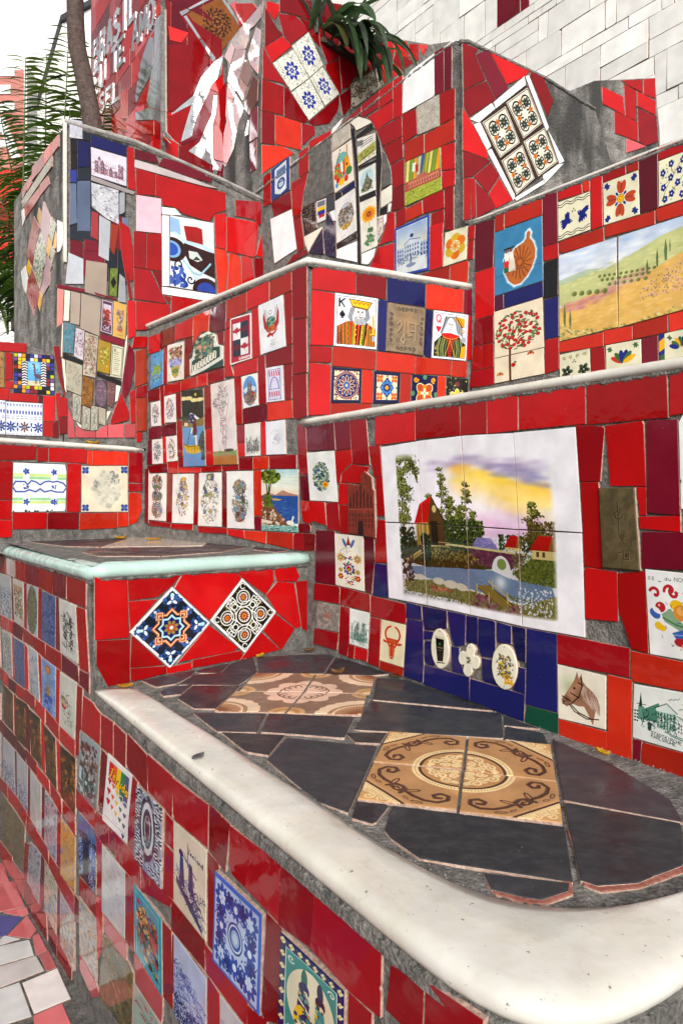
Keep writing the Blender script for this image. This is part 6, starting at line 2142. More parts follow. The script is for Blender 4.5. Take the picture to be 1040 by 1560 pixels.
def art_numeral():
    c = Cv(220, 300, 'd8dce0')
    B = '34488c'
    c.dabs(30, .0, .72, .35, .98, [B, '5068a8'], .03, .06, 1, .5); c.curl(.2, .68, .08, 2, 1, .03, '1c2030'); c.curl(.45, .86, .07, 0, 1, .03, '1c2030')
    c.ell(.05, .48, .3, .17, '3a2020'); c.ell(.03, .48, .2, .12, '8ab0d0'); c.ell(.02, .48, .15, .09, '3a5ca8')
    c.poly([(.0, .02), (.2, .04), (.24, .26), (.0, .24)], '9cb8e0'); c.poly([(.3, .12), (.72, .1), (.74, .34), (.36, .32)], '9c2420'); c.poly([(.36, .02), (.95, .06), (.98, .3), (.8, .34), (.72, .12), (.38, .08)], 'd4d8d8'); c.poly([(.95, .06), (1, .06), (1, .4), (.92, .36)], 'd4d8d8')
    c.line([(.1, .24), (.3, .34), (.7, .36), (1, .42)], .06, 'bcd4dc'); c.poly([(.3, .36), (1, .44), (1, .8), (.7, .74), (.44, .66), (.3, .5)], '3a2020'); c.poly([(.4, .46), (.6, .46), (.72, .56), (.6, .6), (.42, .56)], 'c8d0cc'); c.poly([(.5, .58), (.58, .52), (.68, .57)], '3a3c38')
    c.line([(.28, .6), (.5, .76), (.66, .78), (.9, .6)], .04, '9cc4d0'); c.line([(.5, .8), (.75, .9), (1, .93)], .03, 'bcd4dc'); c.ell(.8, .98, .3, .17, '3a2020'); c.ell(.8, .98, .2, .11, '3a5098')
    return c

def art_azulejo():
    c = Cv(240, 210, 'dfe3ee'); B = '2c4a96'
    for i in range(12):
        x = (i + .5) / 12
        c.rect(x - .018, .05, x + .018, .1, B); c.poly([(x - .012, .1), (x + .012, .1), (x, .17)], B); c.poly([(x - .03, .3), (x + .03, .3), (x, .22)], B); c.rect(x - .022, .3, x + .022, .36, B)
    for y in (.43, .49, .97): 
        for i in range(8): c.line([(i / 8 + .02, y), (i / 8 + .09, y)], .016, '5a5a50')
    for x, k in ((.12, B), (.5, '7a5a4c'), (.88, B)):
        c.petals(x, .75, 8, .06, .17, .03, k); c.petals(x, .75, 8, .03, .08, .02, '4a4a60', .39); c.ell(x, .75, .02, .025, k)
    for x in (.31, .69): c.petals(x, .75, 4, .02, .14, .025, B); c.dabs(14, x - .1, .6, x + .1, .9, [B, '6a6a78'], .008, .014)
    return c

def art_giraffe():
    c = Cv(240, 240, '1c1c28')
    cols = ['d8c030', '1c2460', 'dcdce0', '7a5a98', '8a3038', '2a2a34', 'd89a30', 'b0b828', '3a4a90', '16161e']
    n = 10
    for i in range(n):
        for j in range(n):
            if 2 <= i < 8 and 2 <= j < 8: continue
            c.rect(i / n + .008, j / n + .008, (i + 1) / n - .008, (j + 1) / n - .008, c.r.choice(cols))
    c.rect(.2, .2, .8, .8, '6aa8cc'); c.soft(.5, .3, .2, .15, 'a8d4e4', .8); c.rect(.34, .68, .8, .8, 'c8c4a4')
    c.line([(.5, .26), (.52, .5)], .04, '6a5464'); c.ell(.48, .26, .04, .02, '6a5464'); c.ell(.6, .56, .1, .06, '6a5464', 1, 20)
    for x in (.53, .57, .64, .68): c.line([(x, .58), (x, .74)], .02, '6a5464')
    c.dabs(24, .48, .3, .7, .62, ['3c2c34'], .008, .014)
    for x0, x1 in ((.2, .33), (.67, .8)):
        c.rect(x0, .2, x1, .8, 'e0dede')
        for k in range(9): y = .22 + .065 * k; m = (x0 + x1) / 2; c.line([(x0, y + .03), (m, y), (x1, y + .03)], .03, '22222a')
    return c

def art_greenpattern():
    c = Cv(250, 220, 'e0e4e4'); B = '3a56a4'
    for y in (.24, .3, .72, .78):
        c.rect(0, y, 1, y + .05, 'c8d890' if y in (.24, .78) else '9ccc9c')
    c.line([(0, .5), (.06, .4), (.22, .4), (.27, .46), (.34, .38), (.42, .4), (.5, .46), (.58, .4), (.66, .38), (.74, .4), (.82, .38), (.94, .42), (1, .5)], .028, B); c.line([(0, .5), (.06, .6), (.22, .6), (.3, .56), (.42, .6), (.5, .54), (.58, .6), (.7, .57), (.8, .6), (.94, .6), (1, .5)], .028, B)
    for x in (.25, .76):
        for y in (.2, .8):
            c.rect(x - .06, .2 if y < .5 else .66, x + .06, .36 if y < .5 else .82, 'e0e4e4'); c.petals(x, y, 5, .01, .07, .02, B, 3.14 if y < .5 else 0); c.dabs(8, x - .06, y - .04, x + .06, y + .04, ['4a5c94', '6a7ab0'], .01, .018)
        c.dabs(10, x - .05, .46, x + .05, .54, ['2c3c6c', B], .01, .018); 
    c.line([(0, .02), (1, .02)], .02, '4a4a48'); c.dabs(12, 0, .97, 1, 1, ['3a3a38'], .01, .03)
    return c

def art_ovalportrait():
    c = Cv(190, 190, 'dcd4c0'); B = '34508c'
    for x, y in ((.08, .09), (.92, .09), (.08, .91), (.92, .91)): c.petals(x, y, 4, .01, .09, .035, B, .785); c.ell(x, y, .04, .04, '5a74a8')
    c.ell(.53, .5, .3, .4, 'cfcdc0'); c.dabs(150, .22, .1, .84, .9, ['b8b8ac', 'c4c2b4', 'a4a69c', 'd4d0c0'], .02, .06, .5, inside=lambda x, y: ((x - .53) / .3) ** 2 + ((y - .5) / .4) ** 2 < 1); c.dabs(20, .62, .12, .8, .36, ['74787c', '8a8c8c'], .015, .03, .7); c.dabs(10, .26, .3, .34, .5, ['8a8c8c'], .015, .03, .7)
    return c

def art_bluetile():
    c = Cv(330, 330, 'a8bcd8'); B, D = '34549c', '243a78'
    c.line([(0, 0), (1, 0), (1, 1), (0, 1), (0, 0)], .08, '4a68b0'); c.rect(.06, .06, .94, .94, 'b4c4dc')
    for i in range(4):
        t = i * math.pi / 2 + .785; x, y = .5 + .42 * math.cos(t), .5 + .42 * math.sin(t)
        c.petals(x, y, 9, .04, .16, .035, B, t); c.petals(x, y, 6, .01, .08, .025, 'c4d2e4', t)
        for s in (-1, 1):
            a = t + s * .42; c.petals(.5 + .36 * math.cos(a), .5 + .36 * math.sin(a), 5, .0, .1, .035, D, a); c.curl(.5 + .28 * math.cos(t + s * .25), .5 + .28 * math.sin(t + s * .25), .06, a, 1, .018, B)
        t2 = i * math.pi / 2; c.petals(.5 + .3 * math.cos(t2), .5 + .3 * math.sin(t2), 7, .02, .12, .03, B, t2); c.ell(.5 + .3 * math.cos(t2), .5 + .3 * math.sin(t2), .04, .04, 'd0dae8')
        c.curl(.5 + .4 * math.cos(t2 + .18), .5 + .4 * math.sin(t2 + .18), .05, t2, 1, .016, B)
    c.dabs(130, .07, .07, .93, .93, [B, D, 'c8d4e4', '5a78b4'], .008, .02, .8, .6)
    c.ell(.5, .5, .16, .16, D); c.ell(.5, .5, .14, .14, 'c4d2e4'); c.ell(.5, .5, .12, .12, B); c.ell(.5, .5, .085, .085, '9cb0cc'); c.ell(.5, .5, .05, .05, 'b8c8dc')
    return c

def art_knights():
    c = Cv(280, 380, '1e2458')
    for i in range(8):
        for (x, y) in ((.05 + .9 * i / 7, .045), (.05, .05 + .9 * i / 7), (.95, .05 + .9 * i / 7)):
            c.petals(x, y, 4, .005, .03, .014, 'd8d4b0'); c.ell(x, y, .014, .01, 'c8a040')
    c.rect(.1, .085, .9, .95, '3c8a84'); c.line([(.1, .085), (.9, .085), (.9, .95), (.1, .95), (.1, .085)], .012, 'bcd4cc')
    for x in (.18, .82): c.curl(x, .16, .04, x * 4, 1, .018, 'cfd8d0'); c.curl(x, .86, .04, x * 4, 1, .018, 'cfd8d0')
    c.ell(.5, .5, .37, .36, 'd8d2ba')
    for x, k, hat in ((.38, '23285c', '2c6a5c'), (.64, '2c8a8a', '23244c')):
        c.ell(x, .26, .05, .1, hat); c.ell(x, .37, .08, .07, k if x < .5 else '2c2440'); c.ell(x + .02, .42, .04, .04, 'd8c8a8'); c.poly([(x - .08, .42), (x + .06, .44), (x + .1, .7), (x - .1, .7)], k); c.line([(x - .08, .5), (x + .1, .6)], .03, 'd8d2ba'); c.dabs(24, x - .08, .4, x + .08, .72, ['6a9a8c', '101430', 'c8b450', k], .01, .024)
    c.ell(.3, .66, .05, .1, 'd8b430', 1, 20); c.dabs(40, .2, .66, .8, .84, ['2c3c6c', '3c8a84', '6a5a34'], .015, .03)
    return c

def art_hearts():
    c = Cv(150, 300, 'e4e2e0')
    for i, k in enumerate(['c0282c', 'd8682c', 'e0c02c', '3c8a5c', '6c6088']): c.rect(.1 + .16 * i, .08, .26 + .16 * i, .36 + .04 * i, k)
    def heart(x, y, s, k):
        c.ell(x - s * .45, y, s * .52, s * .32, k); c.ell(x + s * .45, y, s * .52, s * .32, k); c.poly([(x - s * .92, y + s * .06), (x + s * .92, y + s * .06), (x, y + s * .95)], k)
    for i, k in enumerate(['b8262c', 'd0602c', 'dcb82c', '3c7a50', '5c5478']):
        for j in range(3 if i < 4 else 4): 
            x, y = .17 + .165 * i, .34 + .035 * i + .15 * j
            heart(x, y, .1 if i in (0,) else .078, 'e4e2e0'); heart(x, y + .008, .078 if i == 0 else .06, k)
    for o, k in ((.02, '2a1810'), (0, 'e8c020')): c.text('Jeruda', .16 + o, .16 + o * .5, .125, .12, .035, k, slant=.2, dy=.018)
    c.line([(.1, .9), (.9, .9)], .01, '5a6468'); c.line([(.4, .86), (.6, .86)], .01, '8a8c90')
    return c

def art_wave():
    c = Cv(140, 300, '8c94a4'); D, L = '2a3448', 'c4c8cc'
    for i in range(44):
        y = i / 44
        for s in (-1, 1):
            x = .5 + s * (.2 + .12 * math.sin(y * 19)); c.line([(x + s * t * .05, y + .015 * math.sin(t * 2 + i)) for t in range(7)], .05, D if i % 2 else L)
    for k, w in ((D, .3), (L, .24), (D, .18), ('9ca0a8', .12)): c.ell(.5, .42, w, w * 1.4, k)
    c.ell(.5, .42, .08, .16, '6c2c34'); c.dabs(60, 0, 0, 1, 1, [D, L], .015, .03, .6)
    return c

def art_zeeland():
    c = Cv(160, 300, 'd2cbba'); I = '2c3460'
    c.text('Zeeland', .48, .17, .065, .055, .016, '24243c', dy=.004)
    c.line([(.46, .12), (.46, .4)], .02, I); c.line([(.3, .3), (.72, .44)], .03, I); c.line([(.34, .26), (.62, .46)], .014, I)
    for x, w in ((.22, .1), (.5, .1)): c.poly([(x, .32), (x + w, .34), (x + w + .06, .7), (x - .02, .66)], I, .85)
    c.ell(.25, .3, .07, .04, I); c.strokes(150, .08, .5, .9, .9, [I, '4a5490', '6a74a8'], .05, .016, .85, inside=lambda x, y: y > .46 + .3 * x and y < .68 + .35 * x)
    c.poly([(.1, .62), (.3, .7), (.6, .78), (.9, .92), (.9, .97), (.5, .86), (.1, .7)], I, .8); c.strokes(60, .5, .55, .95, .8, [I], .05, .016, .7); c.line([(.0, .68), (.6, .88), (1, 1)], .014, '4a5a44')
    return c

def art_blue(seed, sky, n=220, bg='b8c4dc'):
    c = Cv(130, 260, bg); c.r = random.Random(seed)
    c.strokes(n, .04, sky, .96, .97, ['2c3c80', '44589c', '6a80b8', '1e2a5c'], .07, .02, .8)
    return c

def art_mix(cols, seed, bg, w=110, h=230, n=240, ink=None, m=0.0, s=.05):
    c = Cv(w, h, bg); c.r = random.Random(seed)
    for _ in range(n): c.ell(c.r.uniform(m, 1 - m), c.r.uniform(m, 1 - m), c.r.uniform(.02, .02 + s * 1.5), c.r.uniform(.01, .01 + s * .7), c.r.choice(cols), .7, c.r.uniform(0, 180))
    if ink: c.strokes(n // 2, m, m, 1 - m, 1 - m, [ink], .06, .016, .75)
    return c

def art_family():
    c = Cv(150, 260, '3a98a8'); c.line([(0.08, .06), (.9, .06), (.92, .94), (.1, .94), (.08, .06)], .02, '8acad0')
    c.poly([(.1, .2), (.3, .1), (.5, .2), (.72, .14), (.9, .3), (.84, .6), (.9, .9), (.2, .85), (.12, .5)], '5a84a0'); c.ell(.72, .42, .18, .16, 'a83438')
    for i in range(4): c.line([(.6 + .07 * i, .3), (.62 + .07 * i, .54)], .014, 'd08078'); c.line([(.56, .34 + .05 * i), (.88, .36 + .05 * i)], .014, 'd08078')
    c.ell(.35, .4, .12, .16, 'b8884c', 1, 20); c.ell(.42, .6, .16, .14, '3c4440', 1, -20); c.ell(.4, .2, .06, .04, 'd8b030'); c.ell(.2, .16, .08, .04, '9c3440'); c.dabs(90, .14, .2, .86, .9, ['8a6a4c', '3c4c50', '5a9090', 'a8483c', 'c8b078', '2c3c38'], .02, .045, .9); c.strokes(50, .14, .2, .86, .9, ['1c2c2c'], .06, .016)
    return c

def art_pirate():
    c = Cv(140, 230, '8a9698'); c.vgrad(0, 0, 1, 1, 'a0acac', '7c8888')
    c.dabs(150, .1, .1, .9, .6, ['6a4440', '8a5450', 'b8b4b0', '4c4444', '9a8a88', '703034'], .015, .045, .8); c.ell(.62, .78, .24, .13, '4c5458', 1, 0, .2); c.ell(.62, .78, .15, .08, '4c5458', 1, 0, .3); c.dabs(60, .1, .62, .9, .95, ['c8ccc8', '5a6466', '3c4648'], .015, .04, .8); c.rect(.08, .55, .2, .75, 'c8d8e4', .8); c.line([(.06, .05), (.12, .3)], .02, '23282c'); c.line([(.1, .84), (.4, .95)], .04, 'dfe4e4')
    return c

def art_waterfall():
    c = Cv(120, 260, '3c5884'); c.vgrad(0, 0, 1, .4, '41608c', '5a7cac')
    c.dabs(170, 0, .25, 1, 1, ['1c2024', '2c343c', '4a6088', '23282c'], .02, .06, .85); c.strokes(160, .5, .25, 1, .9, ['a8bcdc', '7c98c8', 'c8d4e4', '5a7cb8'], .08, .02, .8, ang=1.4); c.strokes(60, 0, .3, .3, .9, ['8aa4cc', 'b8c8e0'], .08, .02, .8, ang=1.7); c.poly([(.35, .35), (.6, .3), (.65, .6), (.55, .95), (.3, .9)], '1c2024', .85)
    return c

def art_gold(seed):
    c = Cv(90, 200, '4a3218'); c.r = random.Random(seed)
    c.strokes(200, 0, 0, 1, 1, ['8a5a1c', '2c2014', 'a8701f', '6a4418', '1c1810', '74501c'], .09, .035, .85, ang=1.5); c.dabs(26, 0, 0, 1, 1, ['a87020', '241a10'], .02, .05, .8)
    return c

def art_flag():
    c = Cv(80, 130, 'dfdcd8'); c.rect(.1, .3, .95, .45, 'e0b81c'); c.rect(.12, .45, .95, .65, '2c3c8c'); c.rect(.25, .65, .9, .8, 'b02c2c'); c.rect(.1, .05, .95, .28, '3c3c48', .6)
    return c

def art_sunflower():
    c = Cv(120, 350, 'dfdcd0')
    c.line([(.55, .4), (.6, .95)], .03, '6a8a5c')
    for i in range(12): c.ell(.3 + .4 * c.r.random(), .55 + .38 * c.r.random(), .2, .03, c.r.choice(['6a8a68', '8aa484', '527050']), .9, c.r.uniform(-60, 60))
    c.petals(.55, .3, 16, .05, .17, .025, 'e0b024'); c.petals(.55, .3, 16, .04, .13, .02, 'd08c1c', .2); c.ell(.55, .3, .15, .055, '8a3c20'); c.ell(.55, .3, .08, .03, 'b8643c')
    return c

def art_guitar():
    c = Cv(190, 300, 'dfd8cc')
    c.ell(.5, .45, .36, .3, '7ab0a8'); c.dabs(60, .1, .4, .6, .75, ['c8a830', '7a9a50', 'b86a2c', '5a8a9c', 'c83828'], .03, .06, .9)
    c.ell(.7, .42, .14, .12, 'd8a020'); c.ell(.72, .56, .17, .13, 'd8a020'); c.ell(.72, .5, .05, .04, '7a2c18'); c.line([(.74, .4), (.78, .06)], .06, 'b88a2c'); c.poly([(.38, .38), (.5, .34), (.52, .62), (.42, .62)], 'e0dcd8'); c.line([(.56, .62), (.62, .36)], .06, 'b82c34')
    c.ell(.8, .68, .16, .1, '4a8050', 1, 30); c.ell(.22, .76, .1, .06, 'c02c28'); c.ell(.4, .85, .16, .08, 'e0b81c'); c.ell(.64, .82, .1, .08, 'c8341c'); c.ell(.14, .86, .08, .06, '6a98b8')
    for i in range(8): c.ell(.08 + .05 * i, .5 - .06 * i, .03, .025, '8a2c48')
    return c

def art_ovaltown():
    c = Cv(160, 330, 'dcdad6'); ins = lambda x, y: ((x - .52) / .38) ** 2 + ((y - .5) / .3) ** 2 < 1
    c.ell(.52, .5, .38, .3, 'b8bcc4'); c.ell(.52, .5, .38, .3, '9a8460', 1, 0, .03)
    for _ in range(300):
        x, y = c.r.uniform(.1, .92), c.r.uniform(.3, .82)
        if ins(x, y): c.ell(x, y, .05, .02, c.r.choice(['8a7c74', '6a5c54', 'a89a90', '9a8c6a', '54483c']) if y < .66 else c.r.choice(['c8a840', 'b89434', '8a7438']), .8, c.r.uniform(0, 90))
    c.strokes(130, .14, .32, .9, .7, ['3c342c', 'c8c0b8'], .03, .014, .8, inside=ins)
    for i in range(4): c.line([(.3 + .08 * i, .14), (.34 + .08 * i, .13)], .012, '8a8884'); c.line([(.24 + .06 * i, .92), (.26 + .06 * i, .95)], .014, '3c3c44')
    return c

def art_caracas():
    c = Cv(150, 200, 'dcd8d0')
    for i in range(3): c.line([(.2, .18 + .09 * i), (.85, .1 + .09 * i)], .05, '5a5858', .7)
    c.rect(0, .1, .3, .3, '54585c', .7); c.poly([(0, .62), (.4, .5), (1, .36), (1, .75), (0, .92)], 'a8a85c'); c.strokes(110, .02, .5, .98, .88, ['3c3c20', '6a6c2c', '8a8c44', 'c8c070'], .07, .02, .85, ang=1.5); c.line([(0, .9), (1, .72)], .03, '2c2c24')
    return c

def art_statue():
    c = Cv(110, 180, 'd8dcd8'); c.ell(.5, .45, .4, .38, 'b8ccd0')
    c.poly([(.42, .4), (.52, .16), (.6, .4), (.85, .6), (.75, .85), (.4, .92), (.12, .8), (.3, .6)], '6a6a54'); c.dabs(80, .15, .3, .85, .9, ['5a5c48', '8a8a6c', '3c3c30', 'a89c84'], .015, .04, .8, inside=lambda x, y: abs(x - .5) < .12 + (y - .3) * .45)
    return c

def art_building():
    c = Cv(190, 240, 'cfd4d0'); B = '3a4878'
    c.line([(0, 0), (1, 0), (1, 1), (0, 1), (0, 0)], .12, '3c50a0'); c.vgrad(.08, .06, .92, .5, '9cb0cc', 'dcd8c4')
    c.poly([(.3, .4), (.46, .32), (.5, .26), (.56, .3), (.76, .36), (.76, .66), (.3, .68)], 'c4ccd4'); c.line([(.3, .4), (.46, .32), (.76, .37)], .016, B); c.ell(.52, .26, .05, .04, B)
    for i in range(6):
        for j in range(3): c.rect(.33 + .07 * i, .43 + .08 * j, .36 + .07 * i, .48 + .08 * j, B)
    for x0, x1 in ((.08, .3), (.76, .94)):
        c.rect(x0, .44, x1, .74, 'b4bccc')
        for i in range(3):
            for j in range(3): c.rect(x0 + .02 + i * .07, .48 + .08 * j, x0 + .05 + i * .07, .53 + .08 * j, B)
    c.strokes(90, .08, .62, .9, .78, [B, '6a7498'], .03, .012, .8); c.poly([(.1, .8), (.9, .7), (.9, .94), (.1, .94)], 'd4d8d8'); c.line([(.5, .62), (.5, .8)], .03, B); c.ell(.5, .82, .14, .04, '8a94ac')
    return c

def art_yellowflower():
    c = Cv(130, 170, 'dcd8c0')
    for i in range(6):
        t = i * 1.0472 + .5; k = 'd07c1c' if i % 2 else 'c8a834'
        c.ell(.5 + .28 * math.cos(t), .5 + .25 * math.sin(t), .18, .15, k, 1, math.degrees(t))
    c.ell(.5, .5, .2, .17, 'dcd8c0'); c.petals(.5, .5, 8, .06, .15, .03, 'd0a02c'); c.ell(.5, .5, .07, .06, 'd07c1c')
    return c

def art_cityart():
    c = Cv(170, 260, '9aa03c'); cols = ['d8cf8a', '7c9a3c', 'd8a040', 'c8c8b0', '4c6a9c', 'b8b048']
    for i in range(9): c.poly([(.05 + .11 * i, .0), (.14 + .11 * i, .0), (.1 + .1 * i + .05 * math.sin(i), .5), (.02 + .1 * i, .5)], cols[i % 6]); c.line([(.05 + .11 * i, 0), (.02 + .1 * i, .5)], .014, '5a5a30')
    c.rect(.0, .48, 1, .7, 'a85a48'); c.rect(.1, .52, .95, .66, 'c88a74'); c.rect(.35, .42, .6, .54, 'b07060')
    for i in range(12): c.rect(.12 + .07 * i, .56, .15 + .07 * i, .64, '8a4438')
    c.rect(0, .7, 1, 1, 'a8b04c'); c.strokes(40, .05, .74, .95, .96, ['6a7a2c', 'c8cc7c'], .06, .014); c.rect(.22, .1, .32, .3, 'e0e0d8'); c.rect(.3, .16, .38, .34, 'b8402c')
    return c

def art_bluecoat():
    c = Cv(110, 260, '2c4c84'); c.poly([(.2, .1), (.85, .04), (.85, .9), (.5, .96), (.2, .84)], 'd4d8dc'); c.rect(.3, .16, .8, .42, '3c588c'); c.ell(.55, .64, .22, .17, '3c588c'); c.ell(.55, .64, .14, .11, 'b8c4d0'); c.rect(.4, .56, .7, .6, '3c588c')
    for i in range(4): c.line([(.32, .2 + .06 * i), (.78, .18 + .06 * i)], .03, 'c4ccd4')
    return c

def art_shipblue():
    c = Cv(150, 380, 'b8c0d4')
    c.line([(.0, .32), (1, .5)], .01, '6a74a0'); c.strokes(360, .0, .3, 1, 1, ['3c4a88', '5a6aa4', '8a98c4', '2c386c'], .06, .018, .8, inside=lambda x, y: y > .24 + .22 * x + .02 * math.sin(x * 30)); c.strokes(90, 0, .72, 1, 1, ['2c386c', '1e2858'], .08, .03, .8); c.line([(.52, .34), (.5, .5)], .014, '3c4a88')
    return c

def art_scene(bg, cols, ink, seed):
    return art_mix(cols, seed, bg, ink=ink)

def art_page():
    c = Cv(80, 190, 'c8c6b0'); c.line([(.08, .06), (.92, .06), (.92, .94), (.08, .94), (.08, .06)], .06, '7c8474')
    for i in range(11): c.line([(.24, .2 + .06 * i), (.24 + c.r.uniform(.35, .55), .2 + .06 * i)], .03, '5c5a54')
    c.ell(.28, .15, .06, .04, '6a4438')
    return c

def art_card(bg, kind):
    c = Cv(90, 220, bg)
    if kind == 0: c.rect(.14, .14, .86, .72, 'c8bcc8'); c.ell(.5, .46, .2, .17, '9c3438'); c.dabs(40, .2, .3, .8, .72, ['7c2c34', '5a4a3c', 'b05044'], .02, .05); c.line([(.05, .04), (.95, .04), (.95, .96), (.05, .96), (.05, .04)], .05, 'cfc4cc'); c.strokes(20, .15, .76, .85, .9, ['c8bcc4'], .05, .03)
    else: c.dabs(90, .25, .2, .75, .8, ['8a7a84', 'a890a0', '6a6a78', 'b08060'], .015, .04, .8, inside=lambda x, y: abs(x - .5) < .06 + .25 * abs(math.sin(y * 5))); c.ell(.5, .78, .15, .04, 'b05c3c'); c.line([(.3, .92), (.7, .92)], .03, '6a5a3c')
    return c

def art_greendiamond():
    c = Cv(70, 200, '6c7a3c'); c.rect(.0, 0, .12, 1, '1c1c18'); c.rect(.88, 0, 1, 1, '1c1c18')
    c.poly([(.5, .3), (.8, .5), (.5, .72), (.2, .5)], '14140f'); c.line([(.2, .1), (.5, .3), (.8, .1)], .04, 'a0ac58'); c.line([(.2, .95), (.5, .72), (.8, .95)], .04, 'a0ac58')
    return c

def art_arch1():
    c = Cv(70, 190, 'b0aca0'); c.ell(.5, .5, .44, .48, '8c8c80'); c.ell(.5, .5, .36, .42, 'b8b8ac'); c.strokes(70, .2, .12, .8, .9, ['5c5c54', '8a8a7c', '3c3c38'], .05, .03, .8); c.rect(.35, .3, .65, .75, '6a6a60', .5)
    return c

def art_saint():
    c = Cv(100, 280, '8aa4d0'); c.dabs(60, 0, 0, 1, 1, ['9cb4d8', '7a94c4', 'b4c4dc'], .03, .07, .6); c.rect(.1, .06, .9, .94, '7c98a8', .4); c.ell(.46, .16, .2, .09, 'a8744c'); c.ell(.46, .16, .13, .06, 'c89058'); c.poly([(.36, .5), (.56, .5), (.6, .68), (.34, .68)], 'b08434'); c.ell(.46, .48, .07, .03, 'c8a050'); c.dabs(50, .2, .68, .7, .95, ['3c5ca8', '4c6cb8', '8aa4d8'], .02, .05, .8); c.strokes(50, .2, .3, .75, .9, ['4a5c7c'], .05, .02, .7)
    return c

def art_rose():
    c = Cv(110, 280, 'd2d2c8'); c.strokes(110, .1, .3, .9, .85, ['5a6a58', '7a8a78', '3c4a40'], .05, .016, .8, inside=lambda x, y: abs(x - .3 - (y - .3) * .6) < .25); c.ell(.3, .55, .16, .06, 'a8343c'); c.ell(.3, .54, .08, .03, 'c85a5c'); c.dabs(20, .15, .4, .5, .52, ['8a8474', 'c8b8a0'], .02, .04, .8); c.line([(.1, .4), (.5, .42), (.55, .55)], .02, '6a5a4c')
    return c

